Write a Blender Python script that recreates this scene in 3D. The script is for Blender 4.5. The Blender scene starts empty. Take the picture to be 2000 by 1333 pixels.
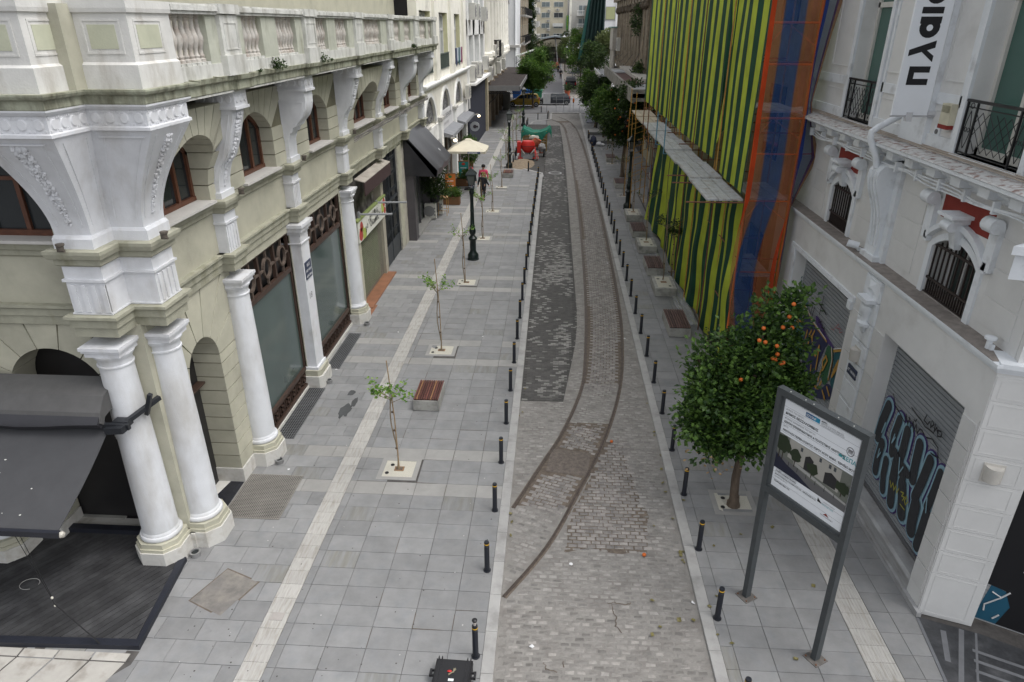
import bpy, bmesh, math, random
from math import sin, cos, pi, radians, sqrt, atan, tan, floor, hypot, atan2
from mathutils import Vector, Matrix, noise
# --- camera, world, sun, exposure
SC = bpy.context.scene
COL = SC.collection
PITCH = atan(618 / 1333.0)
PSI = atan(89 / 1333.0 * cos(PITCH))
cam_d = bpy.data.cameras.new("camera"); cam = bpy.data.objects.new("camera", cam_d); COL.objects.link(cam)
cam.location = (0, 0, 11.0); cam.rotation_euler = (pi / 2 - PITCH, 0, PSI)
cam_d.sensor_width = 36; cam_d.lens = 24.0; cam_d.clip_start = 0.1; cam_d.clip_end = 2000
SC.camera = cam
W = bpy.data.worlds.new("World"); SC.world = W; W.use_nodes = True
wn = W.node_tree; wn.nodes.clear()
sky = wn.nodes.new('ShaderNodeTexSky'); sky.sky_type = 'NISHITA'; sky.sun_disc = False
SUN_EL, SUN_AZ = radians(62), radians(100)
sky.sun_elevation = SUN_EL; sky.sun_rotation = SUN_AZ; sky.air_density = 1.0; sky.dust_density = 4.0; sky.ozone_density = 1.0
hs = wn.nodes.new('ShaderNodeHueSaturation'); hs.inputs['Saturation'].default_value = 0.2
bg = wn.nodes.new('ShaderNodeBackground'); bg.inputs['Strength'].default_value = 0.15
wo = wn.nodes.new('ShaderNodeOutputWorld')
wn.links.new(sky.outputs[0], hs.inputs['Color']); wn.links.new(hs.outputs[0], bg.inputs[0]); wn.links.new(bg.outputs[0], wo.inputs[0])
sd = bpy.data.lights.new("sun", 'SUN'); sun = bpy.data.objects.new("sun", sd); COL.objects.link(sun)
sd.energy = 0.55; sd.angle = radians(40); sd.color = (1.0, 0.97, 0.93)
sun.rotation_euler = (pi / 2 - SUN_EL, 0, pi - SUN_AZ)
SC.view_settings.view_transform = 'Standard'; SC.view_settings.look = 'None'
SC.view_settings.gamma = 1; SC.view_settings.use_curve_mapping = False
SC.view_settings.exposure = 0.86
SC.render.engine = 'CYCLES'; SC.cycles.max_bounces = 6; SC.cycles.transparent_max_bounces = 16
R = random.Random(7)
# --- materials
MATS = {}
def M(name, col, rough=.75, var=.18, scale=2.0, bump=.15, bscale=30, metal=0.0, rnd=0.0, isl=0.0, col2=None, c2scale=.7,
 c2thr=.55, c2w=.1, spec=.4, stretch=(1, 1, 1), alpha=1.0, wave=None, c2str=(1, 1, 1)):
 """procedural material: base colour with two scales of noise, an optional second colour in patches, relief"""
 if name in MATS: return MATS[name]
 m = bpy.data.materials.new(name); m.use_nodes = True; nt = m.node_tree; N = nt.nodes; L = nt.links
 b = N['Principled BSDF']; b.inputs['Roughness'].default_value = rough; b.inputs['Metallic'].default_value = metal
 b.inputs['Specular IOR Level'].default_value = spec
 geo = N.new('ShaderNodeNewGeometry')
 mp = N.new('ShaderNodeMapping'); mp.inputs['Scale'].default_value = stretch; L.new(geo.outputs['Position'], mp.inputs[0])
 n1 = N.new('ShaderNodeTexNoise'); n1.inputs['Scale'].default_value = scale; n1.inputs['Detail'].default_value = 8
 n1.inputs['Roughness'].default_value = .65; L.new(mp.outputs[0], n1.inputs['Vector'])
 mr = N.new('ShaderNodeMapRange'); mr.inputs[1].default_value = .28; mr.inputs[2].default_value = .72
 mr.inputs[3].default_value = 1 - var; mr.inputs[4].default_value = 1 + var; L.new(n1.outputs[0], mr.inputs[0])
 val = mr.outputs[0]
 def mul(a, bb):
  q = N.new('ShaderNodeMath'); q.operation = 'MULTIPLY'; L.new(a, q.inputs[0]); L.new(bb, q.inputs[1]); return q.outputs[0]
 if rnd:
  oi = N.new('ShaderNodeObjectInfo'); r2 = N.new('ShaderNodeMapRange'); r2.inputs[3].default_value = 1 - rnd; r2.inputs[4].default_value = 1 + rnd
  L.new(oi.outputs['Random'], r2.inputs[0]); val = mul(val, r2.outputs[0])
 if isl:
  r3 = N.new('ShaderNodeMapRange'); r3.inputs[3].default_value = 1 - isl; r3.inputs[4].default_value = 1 + isl
  L.new(geo.outputs['Random Per Island'], r3.inputs[0]); val = mul(val, r3.outputs[0])
 base = N.new('ShaderNodeRGB'); base.outputs[0].default_value = (*col, 1); csock = base.outputs[0]
 if col2:
  mp2 = N.new('ShaderNodeMapping'); mp2.inputs['Scale'].default_value = c2str; L.new(geo.outputs['Position'], mp2.inputs[0])
  n2 = N.new('ShaderNodeTexNoise'); n2.inputs['Scale'].default_value = c2scale; n2.inputs['Detail'].default_value = 6; n2.inputs['Roughness'].default_value = .6
  L.new(mp2.outputs[0], n2.inputs['Vector'])
  r4 = N.new('ShaderNodeMapRange'); r4.inputs[1].default_value = c2thr - c2w; r4.inputs[2].default_value = c2thr + c2w; L.new(n2.outputs[0], r4.inputs[0])
  mx = N.new('ShaderNodeMix'); mx.data_type = 'RGBA'; L.new(r4.outputs[0], mx.inputs[0]); L.new(csock, mx.inputs[6]); mx.inputs[7].default_value = (*col2, 1)
  csock = mx.outputs[2]
 vm = N.new('ShaderNodeVectorMath'); vm.operation = 'SCALE'; L.new(csock, vm.inputs[0]); L.new(val, vm.inputs['Scale'])
 L.new(vm.outputs[0], b.inputs['Base Color'])
 if bump:
  n3 = N.new('ShaderNodeTexNoise'); n3.inputs['Scale'].default_value = bscale; n3.inputs['Detail'].default_value = 5; L.new(mp.outputs[0], n3.inputs['Vector'])
  bp = N.new('ShaderNodeBump'); bp.inputs['Strength'].default_value = bump; bp.inputs['Distance'].default_value = .02
  L.new(n3.outputs[0], bp.inputs['Height']); L.new(bp.outputs[0], b.inputs['Normal'])
 if alpha < 1: b.inputs['Alpha'].default_value = alpha
 MATS[name] = m; return m
def netmat(name, stripes, alpha, axis='Y', period=1.0, translucent=.25, wob=.06, along='Z'):
 """woven sheet striped by position; the stripe list is (end fraction, colour, opacity)"""
 m = bpy.data.materials.new(name); m.use_nodes = True; nt = m.node_tree; N = nt.nodes; L = nt.links
 b = N['Principled BSDF']; b.inputs['Roughness'].default_value = .75; b.inputs['Specular IOR Level'].default_value = .15
 uv = N.new('ShaderNodeUVMap'); uv.uv_map = 'UVMap'
 sx = N.new('ShaderNodeSeparateXYZ'); L.new(uv.outputs[0], sx.inputs[0])
 d = N.new('ShaderNodeMath'); d.operation = 'DIVIDE'; L.new(sx.outputs[0], d.inputs[0]); d.inputs[1].default_value = period
 fr = N.new('ShaderNodeMath'); fr.operation = 'FRACT'; L.new(d.outputs[0], fr.inputs[0])
 cr = N.new('ShaderNodeValToRGB'); cr.color_ramp.interpolation = 'CONSTANT'
 e = cr.color_ramp.elements; e[0].position = 0; e[0].color = (*stripes[0][1], 1)
 pos = stripes[0][0]; e[1].position = pos; e[1].color = (*stripes[1][1], 1)
 pos = stripes[1][0]
 for s in stripes[2:]:
  k = e.new(pos); k.color = (*s[1], 1); pos = s[0]
 ar = N.new('ShaderNodeValToRGB'); ar.color_ramp.interpolation = 'CONSTANT'
 e = ar.color_ramp.elements; e[0].position = 0; e[0].color = (stripes[0][2],) * 3 + (1,)
 pos = stripes[0][0]; e[1].position = pos; e[1].color = (stripes[1][2],) * 3 + (1,); pos = stripes[1][0]
 for s in stripes[2:]:
  k = e.new(pos); k.color = (s[2],) * 3 + (1,); pos = s[0]
 L.new(fr.outputs[0], cr.inputs[0]); L.new(fr.outputs[0], ar.inputs[0])
 geo = N.new('ShaderNodeNewGeometry'); n1 = N.new('ShaderNodeTexNoise'); n1.inputs['Scale'].default_value = 1.3; n1.inputs['Detail'].default_value = 6
 L.new(geo.outputs['Position'], n1.inputs['Vector'])
 mr = N.new('ShaderNodeMapRange'); mr.inputs[1].default_value = .3; mr.inputs[2].default_value = .7; mr.inputs[3].default_value = .78; mr.inputs[4].default_value = 1.15; L.new(n1.outputs[0], mr.inputs[0])
 vm = N.new('ShaderNodeVectorMath'); vm.operation = 'SCALE'; L.new(cr.outputs[0], vm.inputs[0]); L.new(mr.outputs[0], vm.inputs['Scale'])
 L.new(vm.outputs[0], b.inputs['Base Color'])
 tl = N.new('ShaderNodeBsdfTranslucent'); L.new(vm.outputs[0], tl.inputs[0])
 mx = N.new('ShaderNodeMixShader'); mx.inputs[0].default_value = translucent; L.new(b.outputs[0], mx.inputs[1]); L.new(tl.outputs[0], mx.inputs[2])
 tr = N.new('ShaderNodeBsdfTransparent'); m2 = N.new('ShaderNodeMixShader'); L.new(ar.outputs[0], m2.inputs[0]); L.new(tr.outputs[0], m2.inputs[1]); L.new(mx.outputs[0], m2.inputs[2])
 L.new(m2.outputs[0], N['Material Output'].inputs[0])
 return m
def glassmat(name, col, rough=.08, spec=.5):
 m = bpy.data.materials.new(name); m.use_nodes = True; N = m.node_tree.nodes; L = m.node_tree.links; b = N['Principled BSDF']
 n = N.new('ShaderNodeTexNoise'); n.inputs['Scale'].default_value = .6; n.inputs['Detail'].default_value = 5
 g = N.new('ShaderNodeNewGeometry'); L.new(g.outputs['Position'], n.inputs['Vector'])
 cr = N.new('ShaderNodeMapRange'); cr.inputs[3].default_value = .65; cr.inputs[4].default_value = 1.35; L.new(n.outputs[0], cr.inputs[0])
 vm = N.new('ShaderNodeVectorMath'); vm.operation = 'SCALE'; vm.inputs[0].default_value = col; L.new(cr.outputs[0], vm.inputs['Scale']); L.new(vm.outputs[0], b.inputs['Base Color'])
 b.inputs['Roughness'].default_value = rough; b.inputs['Specular IOR Level'].default_value = spec; b.inputs['IOR'].default_value = 1.5
 return m
def leafmat(name, c1, c2, trans=.3):
 m = bpy.data.materials.new(name); m.use_nodes = True; N = m.node_tree.nodes; L = m.node_tree.links; b = N['Principled BSDF']
 g = N.new('ShaderNodeNewGeometry'); mx = N.new('ShaderNodeMix'); mx.data_type = 'RGBA'
 mx.inputs[6].default_value = (*c1, 1); mx.inputs[7].default_value = (*c2, 1)
 p = N.new('ShaderNodeMath'); p.operation = 'POWER'; L.new(g.outputs['Random Per Island'], p.inputs[0]); p.inputs[1].default_value = 1.8
 L.new(p.outputs[0], mx.inputs[0]); L.new(mx.outputs[2], b.inputs['Base Color']); b.inputs['Roughness'].default_value = .38; b.inputs['Specular IOR Level'].default_value = .35
 t = N.new('ShaderNodeBsdfTranslucent'); L.new(mx.outputs[2], t.inputs[0]); ms = N.new('ShaderNodeMixShader'); ms.inputs[0].default_value = trans
 L.new(b.outputs[0], ms.inputs[1]); L.new(t.outputs[0], ms.inputs[2]); L.new(ms.outputs[0], N['Material Output'].inputs[0])
 return m
# real-world base colours
sage = M('sage_render', (.425, .413, .33), rnd=.05, var=.13, scale=1.2, bump=.25, bscale=50, col2=(.36, .35, .28), c2scale=1.1, c2thr=.62)
sage_j = M('sage_joint_dirt', (.16, .15, .10), var=.3)
sage_d = M('sage_moulding', (.335, .33, .26), var=.16, scale=3, bump=.2, col2=(.22, .215, .15), c2scale=2.2, c2thr=.62, c2str=(1, 1, .3))
sage_w = M('weathered_cornice', (.33, .34, .26), var=.3, scale=5, bump=.4, col2=(.12, .115, .075), c2scale=4.0, c2thr=.56, c2w=.12, c2str=(1, 1, .16))
white = M('white_stucco', (.63, .64, .665), var=.09, scale=2.2, bump=.25, bscale=45, col2=(.47, .46, .45), c2scale=1.5, c2thr=.62, c2w=.12, c2str=(1, 1, .45))
white_w = M('weathered_white_stone', (.56, .56, .53), var=.16, scale=3, bump=.4, col2=(.25, .24, .2), c2scale=3.2, c2thr=.62, c2w=.14, c2str=(1, 1, .2))
balu_m = M('baluster_stone', (.48, .455, .42), var=.2, scale=5, bump=.3, rnd=.08, col2=(.36, .31, .27), c2scale=4, c2thr=.56)
marble = M('marble_plinth', (.55, .54, .51), var=.12, scale=3, bump=.1, col2=(.36, .34, .30), c2scale=3, c2thr=.6)
brownw = M('brown_timber', (.105, .042, .024), rough=.45, var=.25, scale=8, bump=.1)
brownm = M('brown_painted_metal', (.055, .034, .026), rough=.45, var=.2)
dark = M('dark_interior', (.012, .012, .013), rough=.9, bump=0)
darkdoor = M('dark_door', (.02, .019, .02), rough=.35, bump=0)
glass = glassmat('window_glass', (.02, .024, .026)); shopglass = glassmat('frosted_shop_glass', (.06, .085, .08), .1, .6)
tealglass = glassmat('teal_window_glass', (.06, .13, .11), .25)
plaster = M('cream_plaster', (.66, .66, .65), var=.06, scale=1.0, bump=.22, bscale=60, col2=(.57, .565, .55), c2scale=.9, c2thr=.63)
plaster2 = M('cream_plaster_blocks', (.62, .62, .61), var=.06, scale=1.3, bump=.22, bscale=60, rnd=.03)
rwhite = M('blue_white_trim', (.70, .73, .76), var=.08, scale=2, bump=.2, bscale=50, col2=(.43, .44, .45), c2scale=2, c2thr=.64)
rdirty = M('dirty_cornice_top', (.52, .52, .51), var=.2, scale=6, bump=.5, bscale=25, col2=(.25, .17, .15), c2scale=7, c2thr=.56, c2w=.06)
red = M('oxblood_panel', (.22, .028, .02), var=.2, bump=.15)
iron = M('black_iron', (.015, .015, .017), rough=.45, var=.3, bump=.05)
ironb = M('dark_brown_iron', (.028, .02, .018), rough=.5, var=.3, bump=.05)
bollm = M('bollard_steel', (.013, .015, .021), rough=.42, var=.15, bump=.03)
yellow = M('yellow_band', (.62, .36, .03), rough=.5, var=.1, bump=0)
lampg = M('dark_green_iron', (.006, .013, .012), rough=.32, var=.25, bump=.04)
slabm = M('grey_marble_slab', (.216, .217, .217), rough=.62, var=.15, scale=2.2, bump=.12, bscale=22, rnd=.11, col2=(.20, .205, .21), c2scale=2.6, c2thr=.6, c2w=.1, stretch=(1, 1, 1))
slabb = M('streaked_slab', (.215, .217, .216), rough=.62, var=.16, scale=1.6, stretch=(5, .6, 1), bump=.1, rnd=.08, col2=(.19, .185, .165), c2scale=3.5, c2thr=.54, c2w=.12, c2str=(2.2, .35, 1))
slabl = M('pale_marble_slab', (.285, .28, .268), rough=.6, var=.1, scale=2.5, bump=.1, rnd=.07, col2=(.265, .262, .25), c2scale=2, c2thr=.58)
jointm = M('joint_grit', (.075, .07, .066), var=.35, scale=5, bump=.3)
tactm = M('ribbed_guide_tile', (.385, .375, .355), rough=.7, var=.14, scale=7, bump=.2, rnd=.07, stretch=(3, .5, 1), col2=(.30, .285, .25), c2scale=3, c2thr=.58, c2str=(6, .6, 1))
kerbm = M('pale_kerb_marble', (.345, .34, .33), rough=.6, var=.1, scale=2, bump=.12, rnd=.06, col2=(.27, .265, .255), c2scale=2.4, c2thr=.58)
settm = M('granite_sett', (.215, .2, .186), rough=.7, var=.2, scale=12, bump=.55, bscale=35, rnd=.3, isl=.0, col2=(.16, .15, .145), c2scale=4.5, c2thr=.56)
settst = M('granite_sett_mass', (.24, .225, .21), rough=.7, var=.2, scale=12, bump=.5, bscale=35, isl=.26, col2=(.165, .155, .15), c2scale=4.5, c2thr=.56)
settcm = M('cement_smeared_sett', (.21, .2, .188), rough=.8, var=.2, scale=9, bump=.6, bscale=28, rnd=.3, col2=(.235, .222, .205), c2scale=3, c2thr=.5, c2w=.2)
mortar = M('smeared_mortar', (.225, .215, .2), rough=.9, var=.18, scale=5, bump=.55, bscale=26, col2=(.175, .162, .15), c2scale=1.8, c2thr=.58)
soil = M('joint_soil', (.125, .102, .082), rough=.95, var=.4, scale=9, bump=.5)
dpav = M('dark_grey_paver', (.078, .075, .071), rough=.7, var=.2, scale=6, bump=.25, rnd=.2, isl=.16)
dpavl = M('pale_paver', (.185, .18, .17), rough=.75, var=.25, scale=6, bump=.25, rnd=.25, isl=.25)
dgrout = M('dark_grout', (.06, .058, .054), var=.3)
rust = M('rusty_rail', (.085, .066, .056), rough=.45, var=.4, scale=8, bump=.35, metal=.5)
concrete = M('cast_concrete', (.36, .355, .33), var=.15, scale=3, bump=.25, col2=(.22, .215, .2), c2scale=2.5, c2thr=.55)
conc_d = M('raw_concrete', (.2, .195, .175), var=.3, scale=3, bump=.4, col2=(.11, .1, .085), c2scale=2, c2thr=.55)
slatr = M('bench_reddish_hardwood', (.12, .045, .035), rough=.5, var=.3, scale=6, stretch=(8, .6, 8), bump=.1, rnd=.3)
slatm = M('bench_hardwood', (.12, .07, .062), rough=.5, var=.3, scale=6, stretch=(8, .6, 8), bump=.1, rnd=.3)
slatm2 = M('bench_light_hardwood', (.24, .12, .06), rough=.5, var=.3, scale=6, stretch=(8, .6, 8), bump=.1)
gravel = M('cream_resin_gravel', (.52, .50, .43), rough=.9, var=.3, scale=60, bump=.9, bscale=70)
bark = M('bark', (.10, .075, .055), rough=.9, var=.35, scale=10, bump=.8, bscale=20, stretch=(1, 1, .25))
stake = M('bamboo_stake', (.30, .21, .12), rough=.6, var=.3, scale=10, bump=.15)
leaf_o = leafmat('orange_tree_leaf', (.022, .055, .014), (.14, .25, .05), .25)
leaf_y = leafmat('young_leaf', (.10, .22, .035), (.30, .46, .09), .4)
leaf_d = leafmat('dark_leaf', (.02, .042, .013), (.07, .12, .025), .2)
leaf_m = leafmat('street_tree_leaf', (.045, .11, .02), (.16, .26, .05), .3)
leaf_ol = leafmat('olive_leaf', (.10, .13, .05), (.26, .30, .12), .3)
orange = M('orange_fruit', (.58, .13, .02), rough=.45, var=.12, bump=.1)
deckm = M('charcoal_decking', (.03, .03, .032), rough=.85, var=.35, scale=2.5, bump=.25, rnd=.25, stretch=(1, 1, 1), col2=(.05, .05, .052), c2scale=1.6, c2thr=.52)
deckedge = M('deck_edge_trim', (.016, .018, .026), rough=.5, var=.2)
awnm = M('charcoal_awning_fabric', (.05, .051, .055), rough=.85, var=.1, scale=3, bump=.1, bscale=200)
awng = M('faded_hood_fabric', (.085, .084, .084), rough=.85, var=.12, scale=4, bump=.15, bscale=90)
shutm = M('grey_roller_shutter', (.27, .285, .30), rough=.5, var=.06, scale=3, bump=.05, rnd=.03)
steel_d = M('anthracite_steel', (.055, .062, .066), rough=.5, var=.15, scale=6, bump=.06)
galv = M('galvanised_board', (.40, .41, .42), rough=.55, var=.2, scale=5, bump=.2, stretch=(1, .3, 1), rnd=.1, col2=(.28, .25, .21), c2scale=4, c2thr=.6)
pipe_r = M('rusty_scaffold_tube', (.17, .075, .04), rough=.7, var=.4, scale=7, bump=.3)
pipe_y = M('ochre_scaffold_tube', (.42, .23, .05), rough=.6, var=.3, scale=7, bump=.2)
pipe_b = M('blue_scaffold_tube', (.12, .26, .36), rough=.55, var=.25, scale=7)
signw = M('white_sign_face', (.78, .81, .85), rough=.35, var=.03, bump=0)
ink = M('black_ink', (.012, .012, .014), rough=.5, var=0, bump=0)
greyink = M('grey_ink', (.17, .17, .18), rough=.5, var=0, bump=0)
def flat(name, c, rough=.6): return M(name, c, rough=rough, var=.08, bump=.03)
# --- mesh builder and object helpers
class MB:
 def __init__(s): s.v = []; s.f = []; s.mi = []; s.cur = 0; s.uv = None
 def add(s, vs, fs):
  o = len(s.v); s.v += [tuple(p) for p in vs]; s.f += [tuple(i + o for i in f) for f in fs]; s.mi += [s.cur] * len(fs); return s
 def box(s, x0, x1, y0, y1, z0, z1):
  if x0 > x1: x0, x1 = x1, x0
  if y0 > y1: y0, y1 = y1, y0
  if z0 > z1: z0, z1 = z1, z0
  return s.add([(x0, y0, z0), (x1, y0, z0), (x1, y1, z0), (x0, y1, z0), (x0, y0, z1), (x1, y0, z1), (x1, y1, z1), (x0, y1, z1)],
   [(0, 3, 2, 1), (4, 5, 6, 7), (0, 1, 5, 4), (1, 2, 6, 5), (2, 3, 7, 6), (3, 0, 4, 7)])
 def chbox(s, x0, x1, y0, y1, z0, z1, c=.01):
  """box with its top and front edges chamfered"""
  a = [(x0, y0, z0), (x1, y0, z0), (x1, y1, z0), (x0, y1, z0), (x0, y0, z1 - c), (x1, y0, z1 - c), (x1, y1, z1 - c), (x0, y1, z1 - c),
   (x0 + c, y0 + c, z1), (x1 - c, y0 + c, z1), (x1 - c, y1 - c, z1), (x0 + c, y1 - c, z1)]
  return s.add(a, [(0, 3, 2, 1), (0, 1, 5, 4), (1, 2, 6, 5), (2, 3, 7, 6), (3, 0, 4, 7), (4, 5, 9, 8), (5, 6, 10, 9), (6, 7, 11, 10), (7, 4, 8, 11), (8, 9, 10, 11)])
 def prism(s, poly, fn, w0, w1):
  """extrude a 2-D polygon; fn(u, v, w) maps to space"""
  n = len(poly); vs = [fn(u, v, w0) for u, v in poly] + [fn(u, v, w1) for u, v in poly]
  return s.add(vs, [tuple(range(n))[::-1], tuple(range(n, 2 * n))] + [(i, (i + 1) % n, n + (i + 1) % n, n + i) for i in range(n)])
 def loft(s, rings, closed=True, cap=True):
  n = len(rings[0]); vs = [p for r in rings for p in r]; fs = []
  for k in range(len(rings) - 1):
   for i in range(n if closed else n - 1):
    j = (i + 1) % n; fs.append((k * n + i, k * n + j, (k + 1) * n + j, (k + 1) * n + i))
  if cap: fs += [tuple(range(n))[::-1], tuple((len(rings) - 1) * n + i for i in range(n))]
  return s.add(vs, fs)
 def lathe(s, prof, c=(0, 0, 0), n=16, sx=1, sy=1, ph=0):
  return s.loft([[(c[0] + r * sx * cos(ph + 2 * pi * i / n), c[1] + r * sy * sin(ph + 2 * pi * i / n), c[2] + z) for i in range(n)] for r, z in prof])
 def tube(s, pts, r, n=6, r2=None):
  pts = [Vector(p) for p in pts]; rings = []
  up = Vector((0, 0, 1)); last = None
  for i, p in enumerate(pts):
   d = (pts[min(i + 1, len(pts) - 1)] - pts[max(i - 1, 0)])
   if d.length < 1e-6: d = Vector((0, 0, 1))
   d.normalize(); a = (up if abs(d.z) < .95 else Vector((1, 0, 0))) if last is None else last
   u = d.cross(a)
   if u.length < 1e-4: u = d.cross(Vector((1, .3, 0)))
   u.normalize(); w = u.cross(d).normalized(); last = w
   rr = r if r2 is None else r + (r2 - r) * i / (len(pts) - 1)
   rings.append([tuple(p + (u * cos(2 * pi * k / n) + w * sin(2 * pi * k / n)) * rr) for k in range(n)])
  return s.loft(rings)
 def bar(s, a, b, w, h=None):
  """square bar between two points"""
  h = h or w; a = Vector(a); b = Vector(b); d = (b - a).normalized(); up = Vector((0, 0, 1)) if abs(d.z) < .9 else Vector((0, 1, 0))
  u = d.cross(up).normalized() * w / 2; q = u.cross(d).normalized() * h / 2
  return s.loft([[tuple(p + u * x + q * y) for x, y in ((-1, -1), (1, -1), (1, 1), (-1, 1))] for p in (a, b)])
 def blob(s, c, r, n=8, m=6, jit=0, rr=None):
  rings = []
  for j in range(m + 1):
   t = pi * j / m; q = []
   for i in range(n):
    k = 1 + (R.random() - .5) * jit; q.append((c[0] + r[0] * k * sin(t) * cos(2 * pi * i / n), c[1] + r[1] * k * sin(t) * sin(2 * pi * i / n), c[2] - r[2] * k * cos(t)))
   rings.append(q)
  return s.loft(rings, cap=False)
 def quad(s, *p): return s.add(p, [tuple(range(len(p)))])
 def mesh(s, name, mat, smooth=False):
  me = bpy.data.meshes.new(name); me.from_pydata(s.v, [], s.f); me.validate()
  for m in (mat if isinstance(mat, (list, tuple)) else [mat]): me.materials.append(m)
  if any(s.mi) and len(me.polygons) == len(s.mi): me.polygons.foreach_set('material_index', s.mi)
  if smooth:
   me.polygons.foreach_set('use_smooth', [True] * len(me.polygons))
   try: me.set_sharp_from_angle(angle=radians(38))
   except Exception: pass
  bm = bmesh.new(); bm.from_mesh(me); bmesh.ops.recalc_face_normals(bm, faces=bm.faces); bm.to_mesh(me); bm.free()
  me.update(); return me
def link(name, me, parent=None, loc=(0, 0, 0), rotz=0, kind=None, world=True):
 o = bpy.data.objects.new(name, me); COL.objects.link(o); o.location = loc
 if rotz: o.rotation_euler = (0, 0, rotz)
 if parent is not None:
  o.parent = parent
  if world: o.location = Vector(loc) - wloc(parent)
 if kind: o['kind'] = kind
 return o
def pw(*a, **k): return put(*a, world=False, **k)
def wloc(o):
 v = Vector((0, 0, 0))
 while o is not None: v += o.location; o = o.parent
 return v
def put(name, mb, mat, parent=None, smooth=False, kind=None, world=True, loc=(0, 0, 0), label=None):
 o = link(name, mb.mesh(name, mat, smooth), parent, loc, 0, kind, world)
 if label: o['label'] = label
 return o
def tag(o, label, cat, group=None):
 o['label'] = label; o['category'] = cat
 if group: o['group'] = group
 return o
def thing(name, label, cat, loc=(0, 0, 0), rotz=0, group=None):
 o = bpy.data.objects.new(name, None); COL.objects.link(o); o.location = loc; o.rotation_euler = (0, 0, rotz); o.empty_display_size = .1
 return tag(o, label, cat, group)
def struct(name, mb, mat, smooth=False): return put(name, mb, mat, None, smooth, 'structure')
def dup(root, loc, rotz, label, scale=None):
 r = root.copy(); COL.objects.link(r); r.location = loc; r.rotation_euler = (0, 0, rotz); r['label'] = label
 if scale: r.scale = scale
 for ch in list(root.children):
  c = ch.copy(); COL.objects.link(c); c.parent = r
  for g in list(ch.children):
   d = g.copy(); COL.objects.link(d); d.parent = c
 return r
ORD = ['first', 'second', 'third', 'fourth', 'fifth', 'sixth', 'seventh', 'eighth', 'ninth', 'tenth', 'eleventh', 'twelfth', 'thirteenth', 'fourteenth', 'fifteenth', 'sixteenth', 'seventeenth', 'eighteenth', 'nineteenth', 'twentieth',
 'twenty-first', 'twenty-second', 'twenty-third', 'twenty-fourth', 'twenty-fifth', 'twenty-sixth', 'twenty-seventh', 'twenty-eighth', 'twenty-ninth', 'thirtieth', 'thirty-first', 'thirty-second', 'thirty-third', 'thirty-fourth', 'thirty-fifth', 'thirty-sixth', 'thirty-seventh', 'thirty-eighth']
_tx = {}
def text(name, s, size, origin, right, up, mat, parent=None, bold=0.0, align='LEFT', sx=1.0, lift=.004):
 """flat lettering as a mesh: origin, reading direction, up direction"""
 cu = bpy.data.curves.new(name, 'FONT'); cu.body = s; cu.size = size; cu.offset = bold; cu.align_x = align; cu.resolution_u = 2; cu.space_character = 1.0
 o = bpy.data.objects.new(name + '_tmp', cu); COL.objects.link(o)
 dg = bpy.context.evaluated_depsgraph_get(); dg.update(); me = bpy.data.meshes.new_from_object(o.evaluated_get(dg))
 COL.objects.unlink(o); bpy.data.objects.remove(o)
 r = Vector(right).normalized(); u = Vector(up).normalized(); n = r.cross(u)
 og = Vector(origin) + n * lift
 for v in me.vertices: v.co = og + r * v.co.x * sx + u * v.co.y
 me.materials.clear(); me.materials.append(mat); me.name = name
 return link(name, me, parent)
# facade frames: fn(u, v, w) -> u along the wall, v up, w outwards
def FL(x0): return lambda u, v, w: (x0 + w, u, v)          # left side of the street, wall faces +x
def FR(x0): return lambda u, v, w: (x0 - w, u, v)          # right side, wall faces -x
def FY(y0): return lambda u, v, w: (u, y0 - w, v)          # wall that faces the camera (-y)
def fbox(mb, fn, u0, u1, v0, v1, w0, w1): return mb.prism([(u0, v0), (u1, v0), (u1, v1), (u0, v1)], fn, w0, w1)
def arc(a, b, zs, rise, n=10):
 """points of a segmental (or round) arch from (a,zs) to (b,zs)"""
 if rise <= 0: return [(a, zs), (b, zs)]
 h = (b - a) / 2; rad = (h * h + rise * rise) / (2 * rise); cz = zs + rise - rad; cu = (a + b) / 2; t = math.asin(min(1, h / rad))
 if rise > h: t = pi - t
 return [(cu + rad * sin(-t + 2 * t * i / n), cz + rad * cos(-t + 2 * t * i / n)) for i in range(n + 1)]
def arch_panel(mb, fn, A, B, Z0, Z1, a, b, z0, zs, rise, w0, w1, n=10):
 if a > A: fbox(mb, fn, A, a, Z0, Z1, w0, w1)
 if b < B: fbox(mb, fn, b, B, Z0, Z1, w0, w1)
 if z0 > Z0: fbox(mb, fn, a, b, Z0, z0, w0, w1)
 P = arc(a, b, zs, rise, n)
 for p, q in zip(P, P[1:]): mb.prism([p, q, (q[0], Z1), (p[0], Z1)], fn, w0, w1)
def ray_rect(cx, cz, dx, dz, A, B, Z1, zmin):
 t = 1e9
 if dx > 1e-6: t = min(t, (B - cx) / dx)
 if dx < -1e-6: t = min(t, (A - cx) / dx)
 if dz > 1e-6: t = min(t, (Z1 - cz) / dz)
 return (cx + dx * t, cz + dz * t)
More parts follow.
